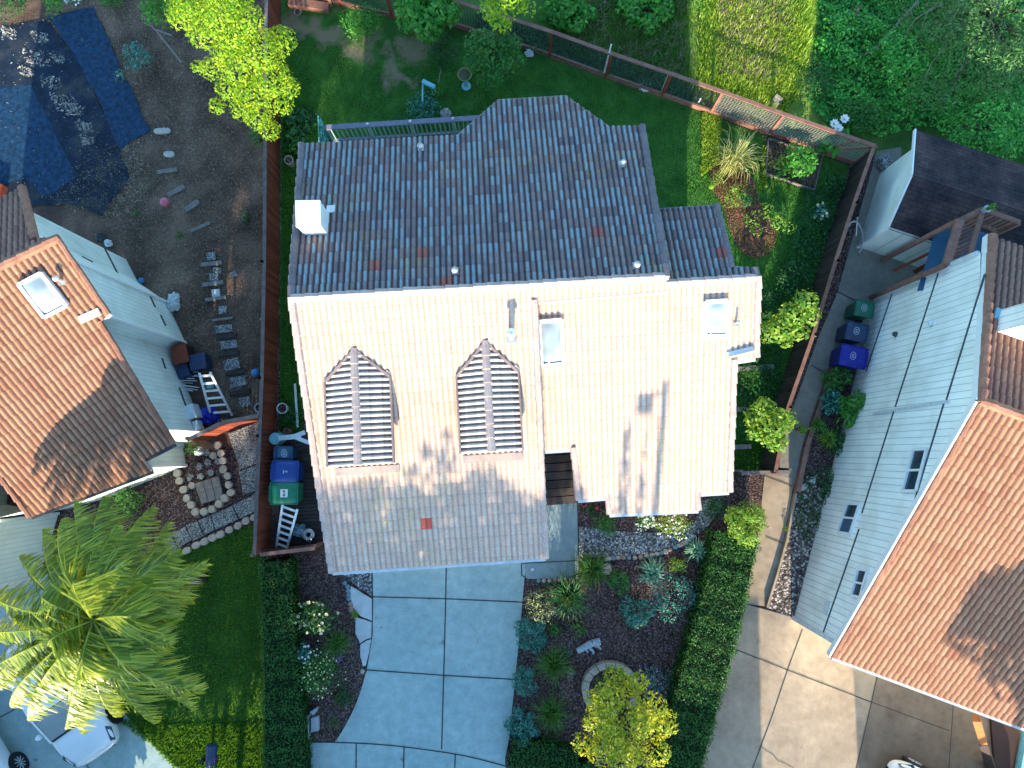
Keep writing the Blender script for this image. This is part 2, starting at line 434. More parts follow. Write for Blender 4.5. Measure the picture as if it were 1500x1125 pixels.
M['slab'] = grit('exposed_aggregate', [(0.42, 0.47, 0.48), (0.2, 0.22, 0.23), (0.34, 0.36, 0.35), (0.5, 0.53, 0.53), (0.12, 0.13, 0.14)], 30, bump=0.5)
M['gravel'] = grit('crushed_gravel', [(0.42, 0.46, 0.48), (0.18, 0.2, 0.21), (0.6, 0.62, 0.62), (0.1, 0.11, 0.12), (0.3, 0.3, 0.3)], 17)
M['gravel_brown'] = grit('river_gravel', [(0.38, 0.32, 0.28), (0.62, 0.57, 0.52), (0.16, 0.12, 0.11), (0.62, 0.56, 0.5), (0.24, 0.17, 0.15), (0.08, 0.07, 0.07), (0.15, 0.11, 0.1)], 15)
M['mulch'] = grit('bark_mulch', [(0.15, 0.09, 0.085), (0.075, 0.046, 0.046), (0.20, 0.13, 0.125), (0.11, 0.066, 0.064), (0.28, 0.21, 0.21)], 21, big=((0.6,) * 3, (1.15,) * 3))
M['mulch_red'] = grit('red_bark_mulch', [(0.34, 0.12, 0.10), (0.22, 0.075, 0.06), (0.44, 0.18, 0.14)], 20)
M['soil'] = surf('dry_soil', [(0.035, 0.022, 0.018), (0.12, 0.075, 0.055), (0.25, 0.165, 0.12)], 0.7, fine=14, fine_amt=0.6, bump=0.7, bdist=0.04)
M['tarp'] = plain('weed_fabric', (0.011, 0.050, 0.11), 0.7, 0.2, dirt=0.45)
M['tarp_old'] = surf('littered_weed_fabric', [(0.004, 0.010, 0.022), (0.009, 0.022, 0.045), (0.05, 0.055, 0.05)], 1.3, fine=10, fine_amt=0.5)
M['redwood'] = wood('redwood_boards', (0.15, 0.035, 0.02), (0.27, 0.07, 0.04), (10, 10, 1))
M['redwood_pale'] = wood('weathered_redwood', (0.17, 0.085, 0.065), (0.29, 0.155, 0.12), (3, 3, 3))
M['fence_grey'] = wood('grey_fence_wood', (0.10, 0.085, 0.085), (0.20, 0.165, 0.16), (3, 3, 3))
M['fence_dark'] = wood('dark_fence_boards', (0.028, 0.022, 0.02), (0.06, 0.045, 0.04), (10, 10, 1))
M['wire'] = plain('wire_mesh', (0.02, 0.025, 0.028), 0.6)
M['wire_sunlit'] = plain('sunlit_wire', (0.35, 0.34, 0.32), 0.5)  # paler copy of the mesh wire, sunlight put into the colour
M['deck'] = wood('dark_deck_boards', (0.03, 0.026, 0.026), (0.06, 0.05, 0.048), (2, 14, 10))
M['deck_brown'] = wood('brown_deck_boards', (0.045, 0.036, 0.034), (0.08, 0.064, 0.06), (2, 14, 10))
M['rail_blue'] = wood('painted_railing', (0.15, 0.15, 0.2), (0.23, 0.23, 0.30), (4, 4, 4))
M['baluster'] = plain('painted_baluster', (0.25, 0.42, 0.40), 0.6)
M['aqua'] = grit('aqua_lattice', [(0.1, 0.5, 0.45), (0.03, 0.2, 0.2), (0.2, 0.65, 0.58)], 14, bump=0.3)
M['old_wood'] = wood('weathered_timber', (0.13, 0.125, 0.12), (0.27, 0.25, 0.235), (6, 6, 2))
M['dark_wood'] = wood('rotting_sleeper', (0.03, 0.028, 0.028), (0.075, 0.066, 0.06), (6, 6, 2))
M['stone'] = surf('cut_stone', [(0.30, 0.27, 0.23), (0.46, 0.41, 0.34)], 5, fine=30, fine_amt=0.3)
M['pebble'] = surf('river_stone', [(0.32, 0.31, 0.28), (0.5, 0.47, 0.42)], 4, fine=20)
M['pebble_blue'] = surf('blue_river_stone', [(0.13, 0.24, 0.3), (0.2, 0.33, 0.4)], 4, fine=20)
M['pebble_rust'] = surf('rust_river_stone', [(0.3, 0.2, 0.15), (0.42, 0.3, 0.23)], 4, fine=20)
M['flag'] = concrete('flagstone', (0.40, 0.47, 0.49), (0.55, 0.61, 0.62), (0.35, 0.33, 0.28), 0.3)
M['shingle'] = None
def shingle_mat():
    t = NT('asphalt_shingle'); uv = t.uv()
    br = t.node('ShaderNodeTexBrick'); t.l.new(uv, br.inputs['Vector'])
    br.inputs['Color1'].default_value = (0.085, 0.062, 0.062, 1); br.inputs['Color2'].default_value = (0.055, 0.044, 0.047, 1)
    br.inputs['Mortar'].default_value = (0.03, 0.026, 0.028, 1); br.inputs['Scale'].default_value = 1.0
    br.inputs['Brick Width'].default_value = 0.3; br.inputs['Row Height'].default_value = 0.14; br.inputs['Mortar Size'].default_value = 0.008
    n = t.ramp(t.noise(t.pos(), 1.0, 5, 0.6), [(0.4, (0.45, 0.5, 0.6)), (0.62, (1.25, 1.15, 1.1))])
    c = t.mix(1.0, br.outputs['Color'], n, 'MULTIPLY')
    t.bump(t.noise(t.pos(), 50, 3, 0.7), 0.3, 0.01)
    return t.done(c, 0.9, 0.15)
M['shingle'] = shingle_mat()
M['lawn_back'] = None
M['bin_green'] = plain('green_plastic', (0.015, 0.20, 0.11), 0.4)
M['bin_blue'] = plain('blue_plastic', (0.012, 0.055, 0.27), 0.4)
M['bin_navy'] = plain('navy_plastic', (0.02, 0.09, 0.17), 0.45)
M['bin_deep'] = plain('deep_blue_plastic', (0.008, 0.015, 0.26), 0.4)
M['bin_teal'] = plain('teal_green_plastic', (0.01, 0.13, 0.08), 0.4)
M['bin_slate'] = plain('slate_blue_plastic', (0.02, 0.045, 0.11), 0.45)
M['black_plastic'] = plain('black_plastic', (0.014, 0.014, 0.016), 0.5)
M['white_plastic'] = plain('white_plastic', (0.62, 0.70, 0.72), 0.4)
M['sticker'] = plain('sticker_paper', (0.75, 0.78, 0.74), 0.6, dirt=0.05)
M['ink'] = plain('dark_ink', (0.03, 0.06, 0.06), 0.7)
M['mark'] = plain('pale_stamp', (0.42, 0.5, 0.56), 0.6)
M['rubber'] = plain('tyre_rubber', (0.013, 0.013, 0.014), 0.8)
M['car_white'] = plain('white_car_paint', (0.72, 0.78, 0.80), 0.18, 0.6, dirt=0.02)
M['car_glass'] = plain('car_glass', (0.02, 0.035, 0.045), 0.05, 0.7, dirt=0.2)
M['windshield'] = plain('pale_windscreen', (0.30, 0.36, 0.38), 0.08, 0.7, dirt=0.05)
M['pink'] = plain('pink_rubber', (0.62, 0.16, 0.22), 0.5)
M['blue_ball'] = surf('blue_ball', [(0.02, 0.12, 0.4), (0.1, 0.35, 0.6)], 8, fine=20, local=True)
M['tarp_blue'] = plain('blue_tarp', (0.01, 0.03, 0.42), 0.45)
M['clear_bag'] = plain('plastic_bag', (0.18, 0.34, 0.44), 0.25, 0.5, dirt=0.5)
M['terracotta'] = plain('terracotta', (0.36, 0.16, 0.15), 0.8)
M['birdbath'] = surf('birdbath_rust', [(0.22, 0.17, 0.10), (0.32, 0.24, 0.14)], 6, fine=30)
M['water_green'] = plain('green_water', (0.07, 0.09, 0.035), 0.15)
M['cyan_paint'] = plain('pale_cyan_paint', (0.20, 0.52, 0.62), 0.5)
M['orange_post'] = wood('orange_stained_post', (0.30, 0.10, 0.035), (0.42, 0.16, 0.06), (6, 6, 1))
M['brown_door'] = plain('brown_board', (0.035, 0.015, 0.012), 0.7)
M['bark'] = surf('tree_bark', [(0.07, 0.05, 0.04), (0.15, 0.115, 0.09)], 6, fine=25, local=True)
M['bark_palm'] = surf('palm_bark', [(0.10, 0.08, 0.06), (0.2, 0.17, 0.13)], 5, fine=25, local=True)
M['twig'] = surf('dead_twig', [(0.17, 0.15, 0.13), (0.3, 0.26, 0.22)], 6, fine=25, local=True)
M['driftwood'] = surf('bleached_driftwood', [(0.22, 0.34, 0.42), (0.5, 0.58, 0.62)], 7, fine=20, local=True)
M['petal_white'] = plain('white_petals', (0.8, 0.8, 0.74), 0.6, dirt=0.05)
M['petal_yellow'] = plain('pale_yellow_petals', (0.72, 0.68, 0.36), 0.6, dirt=0.05)
M['petal_pink'] = plain('pink_petals', (0.34, 0.12, 0.18), 0.6)
M['petal_red'] = plain('magenta_petals', (0.55, 0.02, 0.12), 0.6)
M['petal_lilac'] = plain('lilac_petals', (0.28, 0.16, 0.36), 0.6)
M['asphalt'] = surf('asphalt', [(0.045, 0.045, 0.047), (0.07, 0.07, 0.07)], 1, fine=60)
# foliage
M['leaf_mid'] = foliage('leaf_mid_green', (0.008, 0.055, 0.014), (0.03, 0.17, 0.035), (0.09, 0.30, 0.06))
M['leaf_dark'] = foliage('leaf_dark_green', (0.005, 0.035, 0.014), (0.015, 0.10, 0.028), (0.05, 0.20, 0.05), tw=0.2)
M['leaf_bright'] = foliage('leaf_bright_green', (0.012, 0.09, 0.014), (0.045, 0.26, 0.03), (0.13, 0.42, 0.06))
M['leaf_yellow'] = foliage('leaf_yellow_green', (0.03, 0.15, 0.012), (0.17, 0.38, 0.02), (0.52, 0.62, 0.05), (0.85, 0.9, 0.02), 0.42)
M['leaf_gold'] = foliage('leaf_gold', (0.035, 0.16, 0.015), (0.25, 0.38, 0.03), (0.80, 0.68, 0.08), (0.95, 0.85, 0.02), 0.38)
M['leaf_lime'] = foliage('leaf_lime', (0.02, 0.11, 0.012), (0.10, 0.27, 0.03), (0.34, 0.48, 0.09), (0.7, 0.75, 0.04), 0.35)
M['leaf_teal'] = foliage('leaf_blue_green', (0.008, 0.06, 0.05), (0.035, 0.20, 0.15), (0.12, 0.38, 0.30), (0.1, 0.2, 0.08), 0.15)
M['leaf_silver'] = foliage('leaf_silver_green', (0.025, 0.11, 0.06), (0.12, 0.32, 0.19), (0.42, 0.60, 0.42), (0.3, 0.4, 0.15), 0.2)
M['leaf_blade'] = foliage('leaf_strap_green', (0.010, 0.05, 0.012), (0.035, 0.14, 0.02), (0.11, 0.26, 0.04), (0.3, 0.4, 0.04), 0.25)
M['leaf_straw'] = foliage('leaf_straw', (0.12, 0.18, 0.04), (0.34, 0.38, 0.12), (0.66, 0.64, 0.34), (0.6, 0.55, 0.15), 0.3)
M['leaf_olive'] = foliage('leaf_olive', (0.014, 0.06, 0.02), (0.05, 0.16, 0.04), (0.13, 0.28, 0.08), tw=0.25)
M['leaf_twiggy'] = foliage('leaf_pale_olive', (0.08, 0.12, 0.045), (0.22, 0.27, 0.11), (0.44, 0.46, 0.24), tw=0.2)
M['leaf_ivy'] = foliage('leaf_ivy', (0.010, 0.10, 0.018), (0.045, 0.33, 0.05), (0.20, 0.62, 0.10), (0.2, 0.45, 0.03), 0.25, 0.8)
M['leaf_hedge'] = foliage('leaf_hedge', (0.004, 0.032, 0.010), (0.015, 0.095, 0.02), (0.06, 0.23, 0.045), (0.25, 0.40, 0.03), 0.25, 1.5)
M['leaf_palm'] = foliage('leaf_palm', (0.012, 0.06, 0.012), (0.13, 0.24, 0.013), (0.52, 0.54, 0.07), (0.95, 0.9, 0.02), 0.42, 1.2, 0.35, 0.5)
M['blade'] = foliage('grass_blade', (0.012, 0.06, 0.010), (0.04, 0.16, 0.02), (0.13, 0.30, 0.04), (0.35, 0.65, 0.03), 0.38, 0.8)
M['blade_lit'] = foliage('sunny_grass_blade', (0.04, 0.15, 0.015), (0.18, 0.36, 0.035), (0.52, 0.62, 0.12), (0.8, 0.9, 0.06), 0.4, 0.7)  # brighter copy of the grass blade, sunlight put into the colour
M['blade_dry'] = foliage('dry_grass_blade', (0.08, 0.065, 0.045), (0.22, 0.175, 0.12), (0.46, 0.39, 0.30), (0.4, 0.3, 0.1), 0.2, 0.7)
M['litter'] = foliage('leaf_litter', (0.12, 0.13, 0.12), (0.30, 0.29, 0.26), (0.5, 0.52, 0.5), (0.3, 0.3, 0.2), 0.1, 0.7)
# ------------------------------------------------------------------ roofs and walls
def tiles(name, poly, n, udir, mat, parent, rib=0.155, course=0.33, amp=0.034, lip=0.03, uoff=0.0):
    n = n.normalized(); u = V3(udir).normalized(); v = n.cross(u)
    if v.z < 0: u = -u; v = n.cross(u)
    o = V3(poly[0])
    P2 = [((V3(p) - o).dot(u), (V3(p) - o).dot(v)) for p in poly]
    P3 = [o + u * a + v * b for a, b in P2]
    tris = mg.tessellate_polygon([[V3((a, b, 0)) for a, b in P2]])
    bm = bmesh.new(); uvl = bm.loops.layers.uv.new('UVMap')
    ns = 5; du = rib / ns
    for t in tris:
        T = [P2[i] for i in t]
        if abs((T[1][0] - T[0][0]) * (T[2][1] - T[0][1]) - (T[2][0] - T[0][0]) * (T[1][1] - T[0][1])) < 0.01: continue
        i0 = math.floor(min(a for a, b in T) / du) - 1; i1 = math.ceil(max(a for a, b in T) / du) + 1
        j0 = math.floor(min(b for a, b in T) / course) - 1; j1 = math.ceil(max(b for a, b in T) / course) + 1
        rows = []
        for j in range(j0, j1): rows += [(j * course, lip, j + 0.001), ((j + 1) * course - 0.002, 0.0, j + 0.999)]
        tb = bmesh.new(); tuv = tb.loops.layers.uv.new('UVMap')
        vs = []
        for (vv, h, q) in rows:
            r = []
            for i in range(i0, i1 + 1):
                uu = i * du; pr = 0.5 + 0.5 * math.cos(2 * PI * uu / rib)
                r.append(tb.verts.new(o + u * uu + v * vv + n * (h + amp * pr)))
            vs.append(r)
        for a in range(len(rows) - 1):
            qa, qb = rows[a][2], rows[a + 1][2]
            if qb > math.floor(qa) + 1: qb = qa
            for i in range(i1 - i0):
                f = tb.faces.new((vs[a][i], vs[a][i + 1], vs[a + 1][i + 1], vs[a + 1][i]))
                ua, ub = ((i0 + i) * du + uoff) / (2 * rib), ((i0 + i + 1) * du + uoff) / (2 * rib)
                for lp, w in zip(f.loops, ((ua, qa), (ub, qa), (ub, qb), (ua, qb))): lp[tuv].uv = w
        cx = sum(a for a, b in T) / 3; cy = sum(b for a, b in T) / 3
        for k in range(3):
            a, b = T[k], T[(k + 1) % 3]
            nx, ny = b[1] - a[1], -(b[0] - a[0])
            if nx * (cx - a[0]) + ny * (cy - a[1]) > 0: nx, ny = -nx, -ny
            bmesh.ops.bisect_plane(tb, geom=tb.verts[:] + tb.edges[:] + tb.faces[:], plane_co=o + u * a[0] + v * a[1], plane_no=(u * nx + v * ny).normalized(), clear_outer=True)
        me0 = bpy.data.meshes.new('tmp'); tb.to_mesh(me0); tb.free(); bm.from_mesh(me0); bpy.data.meshes.remove(me0)
    bmesh.ops.remove_doubles(bm, verts=bm.verts[:], dist=0.0004)
    org = WO[parent.name]
    bmesh.ops.translate(bm, vec=-org, verts=bm.verts)
    me = bpy.data.meshes.new(name); bm.to_mesh(me); bm.free()
    return link(name, me, mat, parent, org)

def rake_run(b, p, q, r=0.11, step=0.33, lift=0.05):     # lapped barrel tiles from the low end p to the high end q
    p, q = V3(p), V3(q); L = (q - p).length; m = max(1, round(L / step)); d = (q - p) / m
    for i in range(m):
        a = p + d * i; c = p + d * (i + 1.12)
        jit = V3((random.uniform(-.008, .008), random.uniform(-.008, .008), 0))
        b.tube(a + V3((0, 0, lift)) + jit, c + V3((0, 0, lift - 0.03)) + jit, r, r * 0.82, 8)
    return b
def cap_run(name, segs, mat, parent, r=0.13, lift=0.03, step=0.36):
    for p, q in segs: rake_run(B(), p, q, r, step, lift).build(name, mat, parent)
def gutter(parent, segs, mat=None, w=0.11):
    for p, q in segs: B().bar(V3(p) - V3((0, 0, 0.06)), V3(q) - V3((0, 0, 0.06)), w, 0.1).build('gutter', mat or M['gutter'], parent)
def rakes(parent, mat, runs):
    for r in runs: rake_run(B(), *r).build('rake_tiles', mat, parent)

def walls(name, fp, ztop, mat, parent, z0=0.0, seg=0.5):
    V, F, uv = [], [], []; n = len(fp); s = 0.0
    for i in range(n):
        a, b = V3((fp[i][0], fp[i][1], 0)), V3((fp[(i + 1) % n][0], fp[(i + 1) % n][1], 0))
        L = (b - a).length; m = max(1, int(L / seg))
        base = len(V)
        for k in range(m + 1):
            p = a.lerp(b, k / m)
            zt = ztop(p.x, p.y)
            V += [(p.x, p.y, z0), (p.x, p.y, zt)]; uv += [(s + L * k / m, 0.0), (s + L * k / m, zt - z0)]
        for k in range(m):
            q = base + 2 * k; F.append((q, q + 2, q + 3, q + 1))
        s += L
    return mk(name, V, F, mat, parent, uv=uv)

# ------------------------------------------------------------------ plants
def leaf_quads(P, N, size, asp=0.5, droop=0.0, T=None):
    n = len(P)
    N = N / (np.linalg.norm(N, axis=1, keepdims=True) + 1e-9)
    if T is None: T = rng.normal(size=(n, 3))
    T = T - N * (T * N).sum(1, keepdims=True); T /= (np.linalg.norm(T, axis=1, keepdims=True) + 1e-9)
    Bn = np.cross(N, T)
    size = np.broadcast_to(np.asarray(size, float).reshape(-1, 1), (n, 1))
    W = size * asp * 0.5; L = size * 0.5
    Q = np.stack([P - T * L, P + Bn * W - N * (W * 0.3), P + T * L - N * (L * droop), P - Bn * W - N * (W * 0.3)], axis=1)
    return Q
def sph(n):
    d = rng.normal(size=(n, 3)); return d / np.linalg.norm(d, axis=1, keepdims=True)
def lobe_leaves(lobes, n, size, asp=0.5, up=0.35, rnd=0.8, shell=0.55, low=-0.45, droop=0.2):
    L = np.array(lobes, float); w = (L[:, 3] * L[:, 4] + L[:, 3] * L[:, 5]); w = w / w.sum()
    idx = rng.choice(len(L), n, p=w); d = sph(n)
    bad = d[:, 2] < low; d[bad, 2] *= -1
    rad = shell + (1 - shell) * rng.random((n, 1)) ** 0.5
    P = L[idx, :3] + d * L[idx, 3:6] * rad
    N = d + rng.normal(size=(n, 3)) * rnd * 0.5 + np.array([0, 0, up])
    sz = size * rng.uniform(0.65, 1.3, n)
    return leaf_quads(P, N, sz, asp, droop)
def make_lobes(c, R, h, k=10, sub=0.45, z0=None, seed=None, flat=0.0):
    rs = np.random.default_rng(seed if seed is not None else rng.integers(1e9))
    z0 = 0.0 if z0 is None else z0
    cz = (z0 + h) / 2; hz = (h - z0) / 2
    out = [(c[0], c[1], cz, R * 0.62, R * 0.62, hz * 0.7)]
    for i in range(k):
        a = 2 * PI * (i + rs.uniform(-.3, .3)) / k * 1.9; el = rs.uniform(-0.35, 1.0)
        rr = R * (1 - sub) * math.cos(el * 1.2) * rs.uniform(0.75, 1.15)
        s = R * sub * rs.uniform(0.7, 1.2)
        out.append((c[0] + rr * math.cos(a), c[1] + rr * math.sin(a), cz + (hz - s * 0.55) * math.sin(el * 1.45) * 0.95, s, s, s * 0.8))
    return out
def rpx(r, z): return r * (H - z) / FPX / math.cos(TILT)

def shrub(px, py, r, h, mat, label, cat='shrub', size=0.09, dens=420, k=9, name='shrub', group=None, asp=0.5, flowers=None, fn=0, fsize=0.07, sub=0.45, ry=None, rnd=0.8):
    c = at(px, py, h * 0.55); R = rpx(r, h * 0.6) * 1.17
    lb = make_lobes(c, R, h, k, sub)
    if ry:
        s = ry / r; lb = [(a, c.y + (b - c.y) * s, z, x, y * (0.5 + 0.5 * s), w) for a, b, z, x, y, w in lb]
    n = int(dens * R * R * (ry / r if ry else 1) * 4)
    Q = lobe_leaves(lb, max(n, 60), size, asp, rnd=rnd)
    Q[:, :, 2] = np.maximum(Q[:, :, 2], 0.02)
    o = quads(name, Q, M[mat], org=V3((c.x, c.y, 0)))
    tag(o, label, cat, group)
    st = B()
    for i in range(5):
        a = random.uniform(0, 2 * PI); st.tube((c.x, c.y, 0), (c.x + R * .5 * math.cos(a), c.y + R * .5 * math.sin(a), h * .6), 0.02, 0.008, 5)
    st.build('stem', M['bark'], o)
    if flowers:
        P = lobe_leaves([(a, b, z, x * 1.06, y * 1.06, w * 1.1) for a, b, z, x, y, w in lb], fn, 0.01, shell=0.97, low=0.1)
        fc = P.mean(1); fo = np.concatenate([leaf_quads(fc, rng.normal(size=(fn, 3)) * .4 + np.array([0, 0, 1]), fsize * rng.uniform(.7, 1.3, fn), 0.9) for _ in range(2)])
        quads('flowers', fo, M[flowers], o)
    return o

def blades(c, R, h, n, w, spread=1.0, seg=4, jitter=0.25, lean=(0, 0), stiff=0.5):
    Q = []
    for i in range(n):
        a = random.uniform(0, 2 * PI); L = R * random.uniform(0.55, 1.1) * spread
        d = V3((math.cos(a), math.sin(a), 0)); s = V3((-d.y, d.x, 0)); hh = h * random.uniform(0.6, 1.15)
        if random.random() < 0.3: L *= random.uniform(.15, .6)
        b0 = V3((c[0], c[1], 0.02)) + V3((random.gauss(0, R * .12), random.gauss(0, R * .12), 0))
        pts = []
        for k in range(seg + 1):
            t = k / seg; z = hh * (math.sin(PI * t * (0.5 + (1 - stiff) * .45))) ; r = L * (t ** (1.1 + stiff * .4))
            pts.append((b0 + d * r + V3((lean[0] * t, lean[1] * t, max(z, 0.0))), w * (1 - t * 0.8) * .5))
        for k in range(seg):
            (p, wp), (q, wq) = pts[k], pts[k + 1]
            Q.append((p - s * wp, p + s * wp, q + s * wq, q - s * wq))
    return Q
def clump(px, py, r, h, mat, label, n=160, w=0.03, cat='grass clump', name='grass_clump', stiff=0.5, group=None, lean=(0, 0)):
    c = at(px, py, h * .3); R = rpx(r, h * .4) * 1.12
    o = quads(name, blades((c.x, c.y), R, h, n, w, stiff=stiff, lean=lean), M[mat], org=V3((c.x, c.y, 0)))
    return tag(o, label, cat, group)

def tree(px, py, r, z0, z1, mat, label, trunk_px=None, dens=260, size=0.13, k=14, sub=0.38, group=None, name='tree', bark='bark', lobes=None, asp=0.5, cat='tree', limbs=7, world=None, R=None, up=0.35, low=-0.45):
    zc = (z0 + z1) / 2
    c = V3(world + (0,)) if world else at(px, py, zc)
    R = R if R else rpx(r, zc) * 1.13
    base = at(trunk_px[0], trunk_px[1], 0) if trunk_px else V3((c.x, c.y, 0))
    t = thing(name, label, cat, (base.x, base.y, 0), group)
    lb = lobes if lobes else make_lobes(c, R, z1, k, sub, z0)
    tr = B(); tr0 = max(0.05, R * 0.07)
    fork = V3((base.x * .6 + c.x * .4, base.y * .6 + c.y * .4, z0 + (z1 - z0) * 0.25))
    tr.path([V3((base.x, base.y, -0.02)), V3((base.x, base.y, fork.z * .5)) + V3((.04, .03, 0)), fork], tr0 * 1.2, tr0 * .75, 8)
    pick = lb[1:] if len(lb) > 3 else lb
    for q in pick[:max(limbs, 3)]:
        m = fork.lerp(V3(q[:3]), 0.55) + V3((0, 0, 0.12))
        tr.path([fork, m, V3(q[:3])], tr0 * .5, tr0 * .12, 6)
    tr.build('trunk', M[bark], t, smooth=True)
    area = sum(q[3] * q[4] for q in lb)
    quads('crown', lobe_leaves(lb, int(dens * area * 2.2), size, asp, up=up, low=low), M[mat], t)
    return t

def hedge(pxline, wpx, h, mat, label, dens=700, size=0.07, group=None, taper=None):
    P = [at(x, y, h) for x, y in pxline]; n = len(P); Q = []
    wid = [rpx(w, h) for w in (wpx if isinstance(wpx, (list, tuple)) else [wpx] * n)]
    core = B(); Ps, Ns = [], []
    for i in range(n - 1):
        a, b = P[i], P[i + 1]; d = (b - a); L = d.length; d /= L; s = V3((-d.y, d.x, 0))
        m = int(dens * L * ((wid[i] + wid[i + 1]) / 2 + 2 * h * .6))
        t = rng.random(m); wv = (wid[i] + (wid[i + 1] - wid[i]) * t) / 2
        side = rng.random(m); sel = side < (wv.mean() * 2) / (wv.mean() * 2 + 2 * h * .6)
        x = np.where(sel, rng.uniform(-1, 1, m), np.where(rng.random(m) < .5, -1, 1)) * wv
        z = np.where(sel, h, rng.uniform(0.03, h, m))
        A = np.array(a[:]) * [1, 1, 0]; D = np.array(d[:]) * [1, 1, 0]; S = np.array(s[:])
        ln = L * t
        wob = 0.035 * np.sin(ln * 5.1 + i) + 0.03 * np.sin(ln * 11.3)
        pos = A + ln[:, None] * D + (x + np.where(sel, 0, np.sign(x) * wob))[:, None] * S
        pos[:, 2] = z + np.where(sel, wob + .02 * np.sin(x * 14), 0)
        pos += rng.normal(size=(m, 3)) * 0.035
        nn = np.where(sel[:, None], [[0, 0, 1]], np.sign(x)[:, None] * S) + rng.normal(size=(m, 3)) * 0.55
        Ps.append(pos); Ns.append(nn)
        core.add([a + s * (wid[i] / 2 - .06) - V3((0, 0, a.z)), a - s * (wid[i] / 2 - .06) - V3((0, 0, a.z)), b - s * (wid[i + 1] / 2 - .06) - V3((0, 0, b.z)), b + s * (wid[i + 1] / 2 - .06) - V3((0, 0, b.z)),
                  a + s * (wid[i] / 2 - .06) - V3((0, 0, .06)), a - s * (wid[i] / 2 - .06) - V3((0, 0, .06)), b - s * (wid[i + 1] / 2 - .06) - V3((0, 0, .06)), b + s * (wid[i + 1] / 2 - .06) - V3((0, 0, .06))],
                 [(4, 5, 6, 7), (0, 4, 7, 3), (1, 2, 6, 5), (0, 1, 5, 4), (3, 7, 6, 2)])
    Ps = np.concatenate(Ps); Ns = np.concatenate(Ns)
    Ps[:, 2] = np.maximum(Ps[:, 2], .02)
    o = quads('hedge', leaf_quads(Ps, Ns, size * rng.uniform(.6, 1.3, len(Ps)), 0.55, 0.15), M[mat], org=V3((P[0].x, P[0].y, 0)))
    tag(o, label, 'hedge', group)
    core.build('branches', M['leaf_core'], o)  # opaque dark box filling the hedge, coloured as its inner shade
    return o
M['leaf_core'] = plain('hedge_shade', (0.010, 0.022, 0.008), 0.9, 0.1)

def grass_cover(name, pxs, n, mat, hmin=0.03, hmax=0.09, w=0.012, kind='stuff', flat=0.4, poly=None, keep=None, zf=None):
    poly = poly or [(p.x, p.y) for p in gp(pxs)]
    P = scatter(poly, n)
    if keep is not None: P = P[keep(P)]
    m = len(P); base = np.concatenate([P, np.full((m, 1), 0.02)], 1)
    if zf is not None: base[:, 2] += zf(P[:, 0], P[:, 1])
    a = rng.random(m) * 2 * PI; d = np.stack([np.cos(a), np.sin(a), np.zeros(m)], 1)
    s = np.stack([-np.sin(a), np.cos(a), np.zeros(m)], 1) * (w * rng.uniform(.7, 1.5, m))[:, None]
    h = rng.uniform(hmin, hmax, m)[:, None]
    tip = base + d * h * flat * rng.uniform(.4, 2.0, (m, 1)) + np.array([0, 0, 1]) * h
    Q = np.stack([base - s, base + s, tip + s * .25, tip - s * .25], 1)
    o = quads(name, Q, M[mat]); return tag(o, kind=kind)
def litter(name, pxs, n, mat, size=0.06, asp=0.35, kind='stuff', z=0.03, poly=None):
    poly = poly or [(p.x, p.y) for p in gp(pxs)]
    P = scatter(poly, n); m = len(P)
    p = np.concatenate([P, rng.uniform(.02, .02 + z, (m, 1))], 1)
    N = rng.normal(size=(m, 3)) * .5 + np.array([0, 0, 1.])
    o = quads(name, leaf_quads(p, N, size * rng.uniform(.4, 1.5, m), asp), M[mat]); return tag(o, kind=kind)
def leaf_cover(name, pxs, n, mat, size=0.12, z0=0.05, z1=0.4, scale=1.2, asp=0.7, kind='stuff', poly=None):
    poly = poly or [(p.x, p.y) for p in gp(pxs)]
    P = scatter(poly, n); m = len(P); x, y = P[:, 0], P[:, 1]
    hgt = (0.5 + .22 * np.sin(x * 2.1 * scale + 1.3 * np.sin(y * 1.7 * scale)) + .18 * np.sin(y * 3.3 * scale + x * 1.1) + .12 * np.sin(x * 6.1 + y * 5.3))
    p = np.stack([x, y, z0 + (z1 - z0) * np.clip(hgt, 0, 1) * rng.uniform(.55, 1.05, m)], 1)
    N = rng.normal(size=(m, 3)) * .45 + np.array([0, 0, 1.])
    o = quads(name, leaf_quads(p, N, size * rng.uniform(.5, 1.3, m), asp, .15), M[mat]); return tag(o, kind=kind)
# ------------------------------------------------------------------ the ground
B_DRY = [(at(522, 68).x, at(522, 68).y, .75), (at(612, 72).x, at(612, 72).y, .7), (at(478, 42).x, at(478, 42).y, .7), (at(573, 100).x, at(573, 100).y, .5), (at(440, 35).x, at(440, 35).y, .6), (at(590, 115).x, at(590, 115).y, .4)]
M['lawn_back'] = grass_mat('lawn_grass', (0.016, 0.072, 0.016), (0.04, 0.15, 0.026), (0.09, 0.24, 0.05), (0.27, 0.21, 0.14), B_DRY)
M['lawn_front'] = grass_mat('front_lawn_grass', (0.012, 0.045, 0.010), (0.032, 0.10, 0.016), (0.08, 0.18, 0.03), None, (), 0.9)
M['hill'] = grass_mat('hillside_grass', (0.02, 0.065, 0.015), (0.06, 0.15, 0.03), (0.14, 0.24, 0.06), (0.24, 0.19, 0.12), [(at(1095, 60).x, at(1095, 60).y, 1.5), (at(905, 70).x, at(905, 70).y, 1.1), (at(1010, 90).x, at(1010, 90).y, .9)], 0.8)

